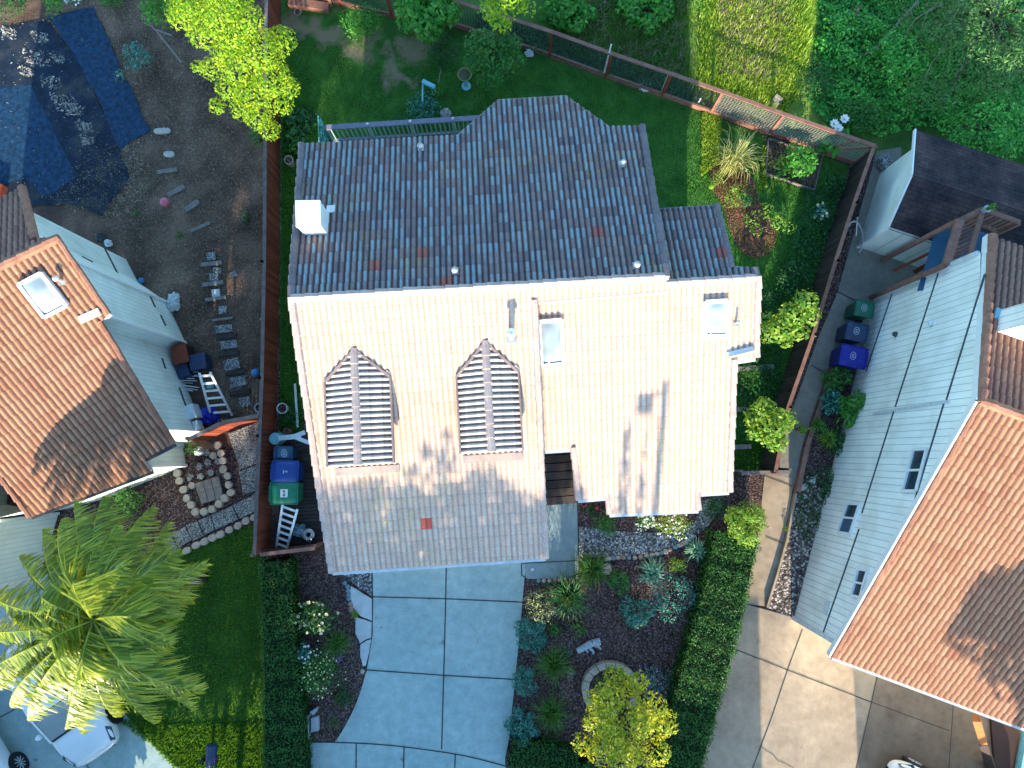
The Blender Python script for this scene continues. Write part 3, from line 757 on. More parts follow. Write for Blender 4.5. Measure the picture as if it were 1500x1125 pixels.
g = sheet('ground', [(-90, -90), (90, -90), (90, 120), (-90, 120)], M['mulch'], z=-0.012, world=True)
P_DIRT = [(-400, -400), (413, -400), (408, 300), (404, 640), (300, 660), (200, 640), (-400, 600)]
sheet('bare_soil', P_DIRT, M['soil'])
P_LAWN = [(413, -300), (560, 22), (600, 30), (660, 40), (730, 60), (805, 85), (887, 115), (969, 142), (1040, 169), (1125, 200), (1245, 243), (1225, 300), (1190, 420), (1160, 560), (1140, 692), (1066, 694), (900, 500), (600, 300), (440, 400), (444, 640), (410, 645)]
sheet('lawn', P_LAWN, M['lawn_back'])
P_HILL = [(413, -400), (1900, -400), (1900, 330), (1400, 330), (1275, 222), (1250, 240), (1125, 196), (1040, 165), (969, 138), (887, 111), (805, 81), (730, 57), (660, 36), (600, 26), (560, 14), (490, -2)]
sheet('hillside', P_HILL, M['hill'])
P_FL = smooth_poly([(190, 850), (262, 812), (330, 784), (378, 766)], 4) + [(388, 815), (398, 1000), (402, 1250), (330, 1250)] + smooth_poly([(300, 1160), (262, 1125), (225, 1092), (187, 1050), (150, 1000), (120, 950), (100, 900)], 4)
sheet('front_lawn', P_FL, M['lawn_front'])
P_LDRIVE = [(-500, 840), (70, 840), (100, 900), (120, 950), (150, 1000), (187, 1050), (225, 1092), (262, 1125), (300, 1160), (340, 1250), (-500, 1250)]
sheet('neighbour_driveway', P_LDRIVE, M['conc_drive'])
P_DRIVE = [(540, 790), (775, 790), (768, 850), (760, 940), (754, 1000), (746, 1080), (740, 1110), (740, 1122)] + smooth_poly([(680, 1106), (600, 1094), (540, 1089), (490, 1087)], 4) + smooth_poly([(490, 1087), (503, 1068), (522, 1030), (536, 985), (545, 930), (546, 880), (545, 835)], 4)
sheet('driveway', P_DRIVE, M['conc_drive'])
P_APRON = smooth_poly([(444, 1088), (490, 1088), (540, 1090), (600, 1095.5), (680, 1107.5), (741, 1123)], 4) + [(745, 1260), (430, 1260)]
sheet('driveway_apron', P_APRON, M['conc_drive'])
P_WALK = [(790, 700), (846, 735), (848, 822), (847, 848), (770, 848), (768, 815), (790, 815)]
sheet('entry_walk', P_WALK, M['conc_walk'])
P_GRAVEL = [(848, 771), (900, 778), (960, 780), (1000, 778), (1020, 762), (1022, 735), (1060, 725), (1056, 745), (1038, 770), (1005, 795), (950, 811), (890, 817), (848, 816)]
sheet('gravel_path', P_GRAVEL, M['gravel'])
sheet('gravel_patch', smooth_poly([(497, 835), (515, 852), (545, 874)], 3) + [(545, 820), (497, 820)], M['gravel'])
P_RWALK = [(1226, 430), (1262, 300), (1284, 222), (1320, 215), (1320, 330), (1400, 370), (1400, 455), (1280, 440), (1262, 520), (1215, 545), (1190, 610), (1172, 680), (1160, 720), (1148, 790), (1122, 888), (1090, 884), (1110, 800), (1122, 700), (1145, 640), (1175, 560), (1200, 490)]
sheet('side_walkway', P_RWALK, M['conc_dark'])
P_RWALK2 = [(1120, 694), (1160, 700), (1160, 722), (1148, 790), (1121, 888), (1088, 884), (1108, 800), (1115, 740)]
sheet('side_walkway_sunny', P_RWALK2, M['conc_warm'])  # sunlit stretch of the same walkway, painted brighter and warmer
P_RGRAV = [(1168, 700), (1215, 690), (1205, 760), (1180, 850), (1163, 905), (1122, 890), (1135, 840), (1150, 790), (1160, 730)]
sheet('side_gravel', P_RGRAV, M['gravel_brown'])
P_RDRIVE = [(1088, 883), (1163, 904), (1222, 925), (1400, 985), (1900, 1160), (1900, 1500), (940, 1500), (1010, 1125), (1050, 1000), (1072, 935)]
sheet('side_driveway', P_RDRIVE, M['conc_warm'])
P_ISLAND = smooth_poly([(1040, 236), (1052, 228), (1062, 240), (1100, 258), (1110, 290), (1128, 320), (1138, 345), (1128, 368), (1108, 378), (1085, 368), (1068, 335), (1058, 300), (1042, 276)], 4, True)
sheet('island_bed', P_ISLAND, M['mulch_red'])
sheet('garden_bed', [(1120, 200), (1205, 226), (1192, 282), (1118, 256)], M['mulch'])
sheet('side_yard_soil', [(405, 640), (446, 640), (486, 812), (380, 812), (386, 720)], M['soil'])
sheet('road', [(-90, -13.2), (90, -13.2), (90, -16.2), (-90, -16.2)], M['asphalt'], world=True)

# saw-cut and expansion joints
def joints(name, lines, w=0.035):
    b = B(); SHEET_Z[0] += 0.0015; z = SHEET_Z[0]
    for ln in lines:
        P = [at(x, y) for x, y in ln]
        for a, c in zip(P[:-1], P[1:]):
            d = (c - a).normalized(); s = V3((-d.y, d.x, 0)) * w / 2
            b.add([V3((q.x, q.y, z)) for q in (a - s, c - s, c + s, a + s)], [(0, 1, 2, 3)])
    return tag(b.build(name, M['joint']), kind='structure')
joints('driveway_joint', [[(654, 815), (653, 880), (650, 990), (647, 1097)], [(545, 874), (655, 877), (768, 882)], [(537, 981), (650, 989), (754, 995)], smooth_poly([(490, 1087), (540, 1089), (600, 1094.5), (680, 1106.5), (741, 1122)], 3),
    [(522, 1089), (521, 1250)], [(592, 1094), (589, 1250)], [(667, 1104), (662, 1250)], [(545, 820), (546, 880), (545, 930), (536, 985)]])
joints('walk_joint', [[(764, 825), (764, 842), (772, 848)], [(764, 825), (846, 821)], [(846, 735), (848, 848)]], 0.03)
sheet('shade_toned_slabs', [(1284, 990), (1276, 1028), (1250, 1140), (1240, 1300), (1900, 1300), (1900, 1180), (1400, 1028)], M['conc_shade'])  # slabs coloured darker to stand for the deep shade band
joints('side_driveway_joint', [[(1088, 883), (1163, 904)], [(1175, 921), (1153, 981), (1130, 1050), (1100, 1130)], [(1070, 948), (1153, 981), (1276, 1028), (1390, 1070)], [(1284, 990), (1276, 1028), (1250, 1140)], [(1396, 1025), (1388, 1140)], [(1112, 694), (1160, 712)], [(1121, 786), (1150, 797)], [(1222, 425), (1265, 447)], [(1188, 535), (1205, 545)]], 0.03)
joints('driveway_crack', [[(1113, 1092), (1122, 1099), (1131, 1104), (1138, 1113), (1150, 1118), (1163, 1125)]], 0.018)
joints('neighbour_driveway_joint', [[(-40, 1072), (20, 1040), (60, 1015)], [(118, 1108), (135, 1130), (150, 1150)]], 0.03)

# ground cover
P_GR1 = [(416, 60), (560, 60), (680, 100), (805, 95), (1040, 172), (1235, 243), (1190, 420), (1070, 400), (960, 280), (730, 200), (440, 215)]
def not_dry(P):
    k = np.ones(len(P), bool)
    for x, y, r in B_DRY: k &= ((P[:, 0] - x) ** 2 + (P[:, 1] - y) ** 2 > (r * .75) ** 2) | (rng.random(len(P)) < .25)
    return k
grass_cover('grass', P_GR1, 42000, 'blade', 0.02, 0.06, 0.012, keep=not_dry)
grass_cover('grass', P_FL, 26000, 'blade', 0.03, 0.08, 0.013)
grass_cover('grass', [(413, 215), (442, 215), (440, 420), (446, 640), (412, 640)], 6000, 'blade', 0.03, 0.1, 0.013)
grass_cover('grass', [(1072, 400), (1190, 420), (1140, 690), (1072, 690)], 7000, 'blade', 0.03, 0.1, 0.013)
grass_cover('wild_grass', [(800, -60), (1200, -60), (1175, 150), (1130, 190), (1040, 155), (900, 105), (810, 70)], 30000, 'blade', 0.06, 0.22, 0.014, flat=0.7)
grass_cover('dry_grass', [(830, -60), (1180, -60), (1120, 150), (1040, 150), (900, 105), (830, 60)], 7000, 'blade_dry', 0.05, 0.2, 0.012, flat=1.0)
litter('straw', P_DIRT[:1] and [(100, -40), (392, -40), (392, 620), (320, 600), (215, 400), (130, 300)], 34000, 'blade_dry', 0.11, 0.10)
litter('wood_chips', [(425, 820), (490, 850), (535, 985), (495, 1085), (440, 1085)], 3500, 'mulch_chip' if 'mulch_chip' in M else 'blade_dry', 0.045, 0.35)
litter('wood_chips', [(770, 850), (1040, 800), (1000, 1060), (750, 1100)], 6000, 'blade_dry', 0.04, 0.35)
# bank added behind the back fence to catch more sun, its grass brightened
P_BANK = [(960, -160), (1245, -160), (1225, 0), (1190, 150), (1125, 190), (1040, 158), (960, 128)]
BK = [(p.x, p.y) for p in gp(P_BANK)]
bk0 = at(1040, 158); bk1 = at(1125, 190); bkd = (bk1 - bk0).normalized(); bkn = V3((-bkd.y, bkd.x, 0))
xl0, xr0 = at(1000, 60).x, at(1205, 60).x
def bank_z(x, y):
    d = np.maximum(0, (x - bk0.x) * bkn.x + (y - bk0.y) * bkn.y - .15)
    e = np.clip(np.minimum(x - xl0, xr0 - x) / 1.2, 0, 1); e = e * e * (3 - 2 * e)
    return (d * .26 / (1 + d * .07)) * e * (1 + .06 * np.sin(x * 3.1) + .06 * np.sin(y * 2.3 + x))
gx = np.arange(min(q[0] for q in BK), max(q[0] for q in BK), .16); gy_ = np.arange(min(q[1] for q in BK), max(q[1] for q in BK), .16)
GX, GY = np.meshgrid(gx, gy_); GZ = bank_z(GX, GY); nx_ = len(gx)
Vb_ = [(float(x), float(y), float(z) + .045) for x, y, z in zip(GX.ravel(), GY.ravel(), GZ.ravel())]
ok_ = GZ.ravel() > .004
Fb_ = [(j * nx_ + i, j * nx_ + i + 1, (j + 1) * nx_ + i + 1, (j + 1) * nx_ + i) for j in range(len(gy_) - 1) for i in range(nx_ - 1) if ok_[j * nx_ + i] or ok_[j * nx_ + i + 1] or ok_[(j + 1) * nx_ + i]]
used_ = sorted({v for f in Fb_ for v in f}); ix_ = {v: k for k, v in enumerate(used_)}
M['bank'] = grass_mat('sunlit_bank_grass', (0.05, 0.12, 0.02), (0.14, 0.25, 0.04), (0.30, 0.36, 0.08), (0.42, 0.31, 0.20), [(at(1100, 55).x, at(1100, 55).y, .6), (at(1075, 90).x, at(1075, 90).y, .5)], 0.9)
tag(mk('grassy_bank', [Vb_[v] for v in used_], [tuple(ix_[v] for v in f) for f in Fb_], M['bank'], smooth=True), kind='structure')
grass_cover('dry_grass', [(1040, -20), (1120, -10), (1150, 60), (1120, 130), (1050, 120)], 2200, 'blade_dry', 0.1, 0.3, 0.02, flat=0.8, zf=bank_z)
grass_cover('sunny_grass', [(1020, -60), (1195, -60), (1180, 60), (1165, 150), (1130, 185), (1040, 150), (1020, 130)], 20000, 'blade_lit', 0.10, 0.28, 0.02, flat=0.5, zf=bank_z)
grass_cover('sunny_grass', [(1028, 165), (1056, 172), (1052, 238), (1026, 260)], 5000, 'blade_lit', 0.05, 0.14, 0.014)  # lawn strip in the brightened blade colour, standing for a sunbeam
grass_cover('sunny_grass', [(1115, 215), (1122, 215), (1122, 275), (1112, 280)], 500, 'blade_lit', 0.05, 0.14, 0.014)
grass_cover('sunny_grass', [(170, 1052), (260, 1060), (398, 1058), (402, 1200), (330, 1200), (225, 1092)], 14000, 'blade', 0.05, 0.12, 0.014)
leaf_cover('ivy', [(1180, -80), (1700, -80), (1700, 250), (1500, 238), (1345, 188), (1285, 205), (1200, 180), (1160, 130), (1165, 60)], 30000, 'leaf_ivy', 0.13, 0.04, 0.6)
leaf_cover('ivy', [(415, 150), (470, 170), (440, 225), (418, 225)], 900, 'leaf_dark', 0.12, 0.04, 0.45)
leaf_cover('weeds', [(1180, 280), (1232, 270), (1200, 420), (1130, 440), (1150, 380)], 1800, 'leaf_dark', 0.10, 0.03, 0.35)
leaf_cover('weeds', [(1085, 420), (1150, 430), (1140, 620), (1080, 640)], 2200, 'leaf_dark', 0.10, 0.03, 0.4)
leaf_cover('ground_cover', [(1178, 690), (1215, 680), (1200, 770), (1180, 800), (1162, 770)], 500, 'leaf_dark', 0.08, 0.03, 0.25)
leaf_cover('ground_cover', [(690, 50), (800, 84), (1030, 160), (1030, 130), (810, 50), (700, 20)], 5000, 'leaf_dark', 0.10, 0.03, 0.35)
# ------------------------------------------------------------------ main house
th = math.radians(3.4)
e_u = V3((math.cos(th), math.sin(th), 0)); e_v = V3((-math.sin(th), math.cos(th), 0)); Z = V3((0, 0, 1))
PITCH = 0.375; zr = 6.96
R0 = at(700, 421, zr)
nS = (-e_v * PITCH + Z).normalized(); nN = (e_v * PITCH + Z).normalized()
PS = (nS, R0); PN = (nN, R0)
def ridge_pt(px, R0=R0, zr=None, ev=e_v):
    # point of the ridge line above picture column px
    a, b = R0 - e_u * 40, R0 + e_u * 40
    lo, hi = 0.0, 1.0
    for _ in range(50):
        m = (lo + hi) / 2; p = a.lerp(b, m)
        q = ROT.transposed() @ (p - V3((0, 0, H))); x = 750 + FPX * q.x / -q.z
        if x < px: lo = m
        else: hi = m
    return a.lerp(b, (lo + hi) / 2)
RL, RM, RR = ridge_pt(427), ridge_pt(775), ridge_pt(976)
house = thing('house', 'tile-roofed house with two small gable dormers facing the concrete driveway', 'house', (0.0, 0.5, 0))
polyN = [RL, RR] + [on(x, y, PN) for x, y in ((960, 300), (940, 186), (893, 187), (828, 141), (730, 147), (669, 200), (443, 212))]
polyS = [RL] + [on(x, y, PS) for x, y in ((455, 625), (487, 838), (799, 817), (791, 640), (783, 442), (976, 426))] + [RR, RM]
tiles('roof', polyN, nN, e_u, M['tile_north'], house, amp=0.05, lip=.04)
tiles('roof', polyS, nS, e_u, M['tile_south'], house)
dS = 0.42
PS2 = (nS, R0 - Z * dS)
W0 = on(1040, 411, PS2); nN2 = nN; PN2 = (nN2, W0)
def wr(px, pl=PS2): return ridge_pt(px, W0)
WL, WR = wr(950), wr(1110)
polyN2 = [WL, WR] + [on(x, y, PN2) for x, y in ((1105, 394), (1071, 391), (1049, 301), (963, 307))]
polyS2 = [WL, WR] + [on(x, y, PS2) for x, y in ((1107, 524), (1075, 529), (1068, 720), (1021, 723), (1023, 747), (893, 753), (890, 728), (847, 732), (840, 657), (794, 660), (782, 436))]
tiles('roof', polyN2, nN2, e_u, M['tile_north'], house, amp=0.05, lip=.04)
tiles('roof', polyS2, nS, e_u, M['tile_south'], house)
b = B()
for pl in (polyN, polyS, polyN2, polyS2): b.slab(pl, 0.03, 0.16)
b.build('eave_board', M['fascia'], house)
fpM = inset(polyN[2:] + polyS[:1] + polyS[1:4] + [polyS[5], polyS[6]], 0.4)
fpM = inset([polyN[-1], polyN[-2], polyN[-3], polyN[-4], polyN[-5], polyN[3], RR, polyS[6], polyS[5], polyS[3], polyS[2]], 0.35)
def zM(x, y): return min(zpl(PS, x, y), zpl(PN, x, y)) - 0.17
walls('wall', fpM, zM, M['stucco'], house)
fpW = inset([on(940, 303, PN2), on(1049, 301, PN2), on(1071, 391, PN2), on(1105, 394, PN2), WR] + polyS2[2:-1] + [on(790, 470, PS2), on(940, 440, PS2)], 0.35)
def zW(x, y): return min(zpl(PS2, x, y), zpl(PN2, x, y)) - 0.17
walls('wall', fpW, zW, M['stucco'], house)
cap_run('ridge_cap', [(RL, RM), (RM, RR)], M['cap_pale'], house, 0.12, 0.02)
cap_run('ridge_cap', [(ridge_pt(972, W0), WR)], M['cap_pale'], house, 0.12, 0.02)
up = lambda p, k=0.0: V3(p) + Z * k
rakes(house, M['cap_pale'], [(polyS[2], RL, 0.115), (polyS[3], polyS[5], 0.10), (polyS2[2], WR, 0.11), (polyS2[4], polyS2[3], 0.11), (polyS2[9], polyS2[10], 0.10), (polyS2[6], polyS2[5] + e_v * .3, 0.10), (polyS2[7], polyS2[8] + e_v * .3, 0.10)])
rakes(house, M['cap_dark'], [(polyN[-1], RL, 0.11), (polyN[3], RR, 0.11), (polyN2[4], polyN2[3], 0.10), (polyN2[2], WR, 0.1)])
gutter(house, [(polyN[-1], polyN[-2]), (polyN[-2], polyN[-3]), (polyN[-3], polyN[-4]), (polyN[-4], polyN[-5]), (polyN[-5], polyN[3]), (polyN2[5], polyN2[4]), (polyN2[3], polyN2[2])], w=0.06)
gutter(house, [(polyS[2] - e_v * .05, polyS[3] - e_v * .05), (polyS2[4] - e_v * .05, polyS2[5] - e_v * .05), (polyS2[6] - e_v * .05, polyS2[7] - e_v * .05), (polyS2[8] - e_v * .05, polyS2[9] - e_v * .05), (polyS2[10] - e_v * .05, polyS2[11] - e_v * .05), (polyS2[2] - e_v * .04, polyS2[3] - e_v * .04)], w=0.09)
# metal flashing where the lower wing meets the main slope
fl = B(); fl.bar(polyS[5] - Z * .12 + e_v * .02, polyS[6] - Z * .12 + e_v * .02, 0.10, 0.24)
fl.bar(polyS[3] - Z * .2, polyS[5] - Z * .2, 0.05, 0.4)
fl.build('flashing', M['cap_pale'], house)
# sheet metal diverter at the jog of the east eave
dv = B(); a, c = on(1065, 521, PS2) + Z * .08, on(1102, 512, PS2) + Z * .08
dv.bar(a, c, 0.16, 0.05); dv.bar(a + Z * .05 - e_v * .07, c + Z * .05 - e_v * .07, 0.03, 0.1)
dv.build('roof_diverter', M['white_paint'], house)
# valley flashing and ridge-end metal
vf = B(); vf.bar(polyN[2] + Z * .06, RR + Z * .05, 0.14, 0.03); vf.build('valley_flashing', M['metal_dark'], house)

def dormer(ax, ay, fx, fy, el, el1, er, er1):
    A = on(ax, ay, PS); F_ = at(fx, fy, A.z)
    F_ = A + (F_ - A).dot(-e_v) * -e_v
    EL0, ER0 = on(*el, PS), on(*er, PS); ze = (EL0.z + ER0.z) / 2
    EL1, ER1 = at(*el1, ze), at(*er1, ze)
    lf = (F_ - A).dot(-e_v)
    def front(E0): return E0 + -e_v * ((F_ - E0).dot(-e_v))
    EL0 = V3((EL0.x, EL0.y, ze)); ER0 = V3((ER0.x, ER0.y, ze))
    EL0 = A + e_u * ((EL0 - A).dot(e_u)) - e_v * ((EL0 - A).dot(-e_v)); EL0.z = ze
    ER0 = A + e_u * ((ER0 - A).dot(e_u)) - e_v * ((ER0 - A).dot(-e_v)); ER0.z = ze
    # where each eave plane cuts the main slope
    EL1, ER1 = front(EL0), front(ER0)
    nl = (F_ - A).cross(EL0 - A); nl = nl if nl.z > 0 else -nl
    nr = (F_ - A).cross(ER0 - A); nr = nr if nr.z > 0 else -nr
    d = None
    body = B()
    for pl in ([A, F_, EL1, EL0], [A, F_, ER1, ER0]): body.slab(pl, 0.02, 0.1)
    d = body.build('dormer', M['fascia'], house)
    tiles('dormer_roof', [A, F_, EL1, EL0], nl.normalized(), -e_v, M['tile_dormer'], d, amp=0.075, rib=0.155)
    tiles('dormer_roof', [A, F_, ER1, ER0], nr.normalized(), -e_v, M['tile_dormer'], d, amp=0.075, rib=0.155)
    cap_run('ridge_cap', [(F_, A)], M['cap_pale'], d, 0.12, 0.03)
    fw = B(); b0 = front(EL1) + e_v * .12; b1 = front(ER1) + e_v * .12
    def dn(p): return V3((p.x, p.y, zpl(PS, p.x, p.y) - .05))
    V = [dn(b0 + e_u * .12), dn(b1 - e_u * .12), b1 - e_u * .12 - Z * .1, F_ + e_v * .12 - Z * .1, b0 + e_u * .12 - Z * .1]
    fw.add(V, [(0, 1, 2, 3, 4)])
    for s, p in ((1, b0 + e_u * .12), (-1, b1 - e_u * .12)):
        q = p + e_v * 2.2
        fw.add([dn(p), dn(q), V3((q.x, q.y, ze - .1)), V3((p.x, p.y, ze - .1))], [(0, 1, 2, 3)])
    fw.build('dormer_wall', M['stucco'], d)
    sk = B(); q0, q1 = dn(b0 - e_v * .28 - e_u * .02), dn(b1 - e_v * .28 + e_u * .02)
    sk.bar(q0 + Z * .13, q1 + Z * .13, 0.2, 0.05); sk.build('dormer_sill', M['cap_pale'], d)
    for E0, E1 in ((EL0, EL1), (ER0, ER1)):
        sg_ = e_u if (E0 - A).dot(e_u) > 0 else -e_u
        B().bar(E0 + Z * .04 + sg_ * .02, E1 + Z * .04 + sg_ * .02, .05, .16).build('eave_strip', M['cap_brown'], d)
        B().bar(A + Z * .03, E0 + Z * .07, .07, .10).build('valley_flashing', M['cap_brown'], d)
    E = ER0; p = V3((E.x, E.y, zpl(PS, E.x, E.y)))
    B().bar(p + e_v * .02 + Z * .07 + e_u * .02, p.lerp(A, .18) + Z * .07 + e_u * .05, 0.13, 0.03).build('valley_flashing', M['cap_pale'], d)
dormer(519, 513, 525, 681, (478, 560), (483, 680), (571, 552), (572, 672))
dormer(711, 502, 717, 662, (670, 552), (675, 662), (758, 545), (760, 656))

def skylight(cs, pl, parent, hgt=0.16):
    P = [on(x, y, pl) for x, y in cs]; n = pl[0]
    b = B()
    for i in range(4): b.bar(P[i] + n * hgt / 2, P[(i + 1) % 4] + n * hgt / 2, 0.09, hgt, n)
    s = b.build('skylight', M['white_paint'], parent)
    c = sum(P, V3()) / 4; V, F = [], []; k = 7
    for i in range(k):
        for j in range(k):
            u, v = i / (k - 1), j / (k - 1)
            p = (P[0] * (1 - u) + P[1] * u) * (1 - v) + (P[3] * (1 - u) + P[2] * u) * v
            V.append(p.lerp(c, .06) + n * (hgt * .7 + 0.12 * (math.sin(PI * u) * math.sin(PI * v)) ** .5))
    for i in range(k - 1):
        for j in range(k - 1): F.append((i * k + j, (i + 1) * k + j, (i + 1) * k + j + 1, i * k + j + 1))
    mk('skylight_dome', V, F, M['glass_sky'], s, smooth=True)
    return s
skylight([(789, 470), (822, 467), (825, 531), (793, 534)], PS2, house)
skylight([(1032, 441), (1063, 439), (1063, 490), (1031, 491)], PS2, house)
def vent(px, py, pl, h, r, parent, mat='metal', cap=True):
    p = on(px, py, pl); b = B(); b.tube(p - Z * .05, p + Z * h, r, r, 10)
    if cap: b.lathe(p + Z * h, [(r * 1.7, 0), (r * 1.75, .05), (r * .6, .12)], 12)
    b.bar(p - pl[0] * 0 + pl[0] * .06 - e_v * r * 1.8, p + pl[0] * .06 + e_v * r * 1.8, r * 3.4, 0.025, pl[0])
    return b.build('vent_pipe', M[mat], parent)
vent(749, 494, PS, 0.55, 0.075, house); vent(1077, 474, PS2, 0.32, 0.035, house, cap=False)
for x, y, q in ((617, 219, PN), (911, 243, PN), (667, 399, PN), (931, 391, PN)): vent(x, y, q, 0.22, 0.05, house)
# chimney on the west gable
cz = 7.05
CT = [at(432, 293, cz), at(469, 292.5, cz), at(470, 331, cz), at(433, 332, cz)]
ch = B(); ch.prism(inset(CT, 0.03), 0, cz - .1); cho = ch.build('chimney', M['stucco'], house)
cc = B(); cc.prism(CT, cz - 0.12, cz); 
cc.build('chimney_cap', M['white_paint'], cho, bev=0.015)
cw = B(); cw.prism(inset(CT, 0.02), 5.6, cz - .13); cw.build('chimney_cladding', M['white_paint'], cho)
cf = B(); p = on(485, 309, PN); cf.bar(p + nN * .07 - e_u * .1, p + nN * .07 + e_u * .12, 0.24, 0.05, nN); cf.build('chimney_flashing', M['gutter'], cho)
# openings that only a viewer lower down would see
b = B(); ga, gb = at(530, 812, 0), at(770, 797, 0); ga = V3((polyS[2].x + .9, polyS[2].y + .32, 0)); gb = V3((polyS[3].x - .9, polyS[3].y + .32, 0))
for i in range(4): b.bar(ga + Z * (.35 + .62 * i), gb + Z * (.35 + .62 * i), 0.05, 0.58)
b.build('garage_door', M['white_paint'], house)
# entry porch
po = B(); pA, pB, pC, pD = at(792, 655, .3), at(842, 652, .3), at(846, 738, .3), at(797, 742, .3)
for i in range(7):
    t0, t1 = i / 7 + .008, (i + 1) / 7 - .008
    zz = 0.32 if i < 5 else 0.17
    po.add([V3((*pA.lerp(pD, t0).xy, zz)), V3((*pA.lerp(pD, t1).xy, zz)), V3((*pB.lerp(pC, t1).xy, zz)), V3((*pB.lerp(pC, t0).xy, zz)),
            V3((*pA.lerp(pD, t0).xy, 0)), V3((*pA.lerp(pD, t1).xy, 0)), V3((*pB.lerp(pC, t1).xy, 0)), V3((*pB.lerp(pC, t0).xy, 0))], [(0, 1, 2, 3), (1, 5, 6, 2), (0, 4, 5, 1), (2, 6, 7, 3), (0, 3, 7, 4)])
po.build('porch', M['deck_brown'], house, fix=True)
# rear balcony
zb = 2.6
bl0, bl1 = at(476, 187, zb + 1.0), at(712, 172, zb + 1.0)
bal = B(); bal.bar(bl0, bl1, 0.16, 0.05); bal.bar(bl0 - Z * .88 - e_v * .0, bl1 - Z * .88, 0.08, 0.08)
bo = bal.build('balcony_railing', M['rail_blue'], house)
bs = B(); L = (bl1 - bl0).length; n = 34
for i in range(n + 1):
    p = bl0.lerp(bl1, i / n)
    if i % 9 == 0: bs.box(p - Z * .5, (.1, .1, 1.0)); 
    else: bs.box(p - Z * .45, (.035, .035, .86))
bs.build('balusters', M['baluster'], bo)
kn = B()
for i in (9, 18, 27): kn.ball(bl0.lerp(bl1, i / n) + Z * .06, .045)
kn.build('post_knobs', M['white_plastic'], bo)
dk = B(); d0, d1 = bl0 - Z * 1.05, bl1 - Z * 1.05
dk.add([d0, d1, d1 - e_v * 1.4, d0 - e_v * 1.4, d0 - Z * .2, d1 - Z * .2, d1 - e_v * 1.4 - Z * .2, d0 - e_v * 1.4 - Z * .2], [(0, 3, 2, 1), (4, 5, 6, 7), (0, 1, 5, 4), (1, 2, 6, 5), (3, 0, 4, 7)])
for i in range(4):
    p = d0.lerp(d1, (i + .3) / 4); dk.box((p.x, p.y, (zb - .25) / 2), (.12, .12, zb - .25))
dk.build('balcony_floor', M['deck'], house, fix=True)
sp = B(); s0 = at(472, 170, zb + 1.5); s0 = V3((bl0.x - .05, bl0.y + .12, 0)); s1 = s0 - e_v * 1.1
sp.bar(V3((*s0.xy, zb + .75)), V3((*s1.xy, zb + .75)), 0.03, 1.7); sp.build('privacy_screen', M['aqua'], house)

# ------------------------------------------------------------------ neighbour to the west
A_, C_, E_ = at(85, 349, 6.2), at(255, 650, 3.0), at(45, 757, 3.0)
l_u = (C_ - E_); l_u.z = 0; l_u.normalize(); l_v = V3((-l_u.y, l_u.x, 0))
nLS = l_u.cross(A_ - C_); nLS = (nLS if nLS.z > 0 else -nLS).normalized()
PLS = (nLS, A_); nLN = (nLS - 2 * nLS.dot(l_v) * l_v).normalized(); PLN = (nLN, A_)
west = thing('neighbour_house', 'two-storey neighbour house with orange tile roof and palm shadow on it', 'house', (-13.5, 1.5, 0))
far = A_ - l_u * 7.0
pw1 = [A_, far] + [on(x, y, PLS) for x, y in ((-150, 640), (0, 697), (45, 757), (222, 690), (212, 672), (255, 650), (148, 472), (160, 460))]
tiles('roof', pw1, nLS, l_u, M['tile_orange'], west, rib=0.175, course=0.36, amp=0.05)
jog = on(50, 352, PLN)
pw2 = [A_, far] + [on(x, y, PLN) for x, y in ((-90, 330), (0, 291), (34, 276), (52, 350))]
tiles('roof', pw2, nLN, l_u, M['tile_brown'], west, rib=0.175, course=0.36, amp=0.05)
b = B(); b.slab(pw1, 0.03, 0.16); b.slab(pw2, .03, .16); b.build('eave_board', M['fascia'], west)
cap_run('ridge_cap', [(far, A_)], M['cap_orange'], west, 0.14)
rakes(west, M['cap_orange'], [(pw1[7], pw1[8], 0.09), (pw1[9], A_, 0.09), (pw1[4], pw1[3], .09), (pw2[4], pw2[5], 0.13)])
gutter(west, [(pw1[4] - l_v * .05, pw1[5] - l_v * .05), (pw1[6] - l_v * .05, pw1[7] - l_v * .05)], M['metal_dark'], 0.08)
fpL = gp([(185, 380), (202, 413), (245, 443), (272, 502), (253, 511), (298, 632), (268, 655), (273, 682), (155, 730), (100, 745)]) + [V3((-17.5, -2.2, 0)), at(185, 380) - l_u * 4.6]
fpL = [V3((p.x, p.y, 0)) for p in fpL]
def zL(x, y): return max(2.4, min(zpl(PLS, x, y), zpl(PLN, x, y)) - 0.17)
walls('wall', fpL, zL, M['siding_left'], west)
for i in (2, 3, 5, 6, 7): p = fpL[i]; B().box((p.x, p.y, zL(p.x, p.y) / 2), (.09, .09, zL(p.x, p.y)), math.atan2(l_u.y, l_u.x)).build('corner_board', M['white_paint'], west)
def on_wall(px, py, a, b):
    d = (b - a).normalized(); n = V3((d.y, -d.x, 0)); return on(px, py, (n, a))
for i, (p, q) in ((3, ((220, 435), (227, 450))), (3, ((235, 462), (242, 477))), (1, ((152, 362), (172, 401))), (2, ((120, 376), (135, 384))), (5, ((237, 525), (242, 540))), (5, ((262, 568), (273, 598))), (5, ((283, 615), (287, 627)))):
    a, b2 = fpL[i - 1], fpL[i]
    B().bar(on_wall(*p, a, b2), on_wall(*q, a, b2), 0.05, 0.09).build('window_slit', M['seam'], west)
ub = B(); c = on_wall(262, 545, fpL[4], fpL[5]); dwall = (fpL[5] - fpL[4]).normalized(); nw = V3((-dwall.y, dwall.x, 0)); nw = nw if nw.x > 0 else -nw
ang = math.atan2(dwall.y, dwall.x)
ub.box(c + nw * .22, (.62, .44, .5), ang); ub.build('wall_unit', M['bin_slate'], west, bev=.02)
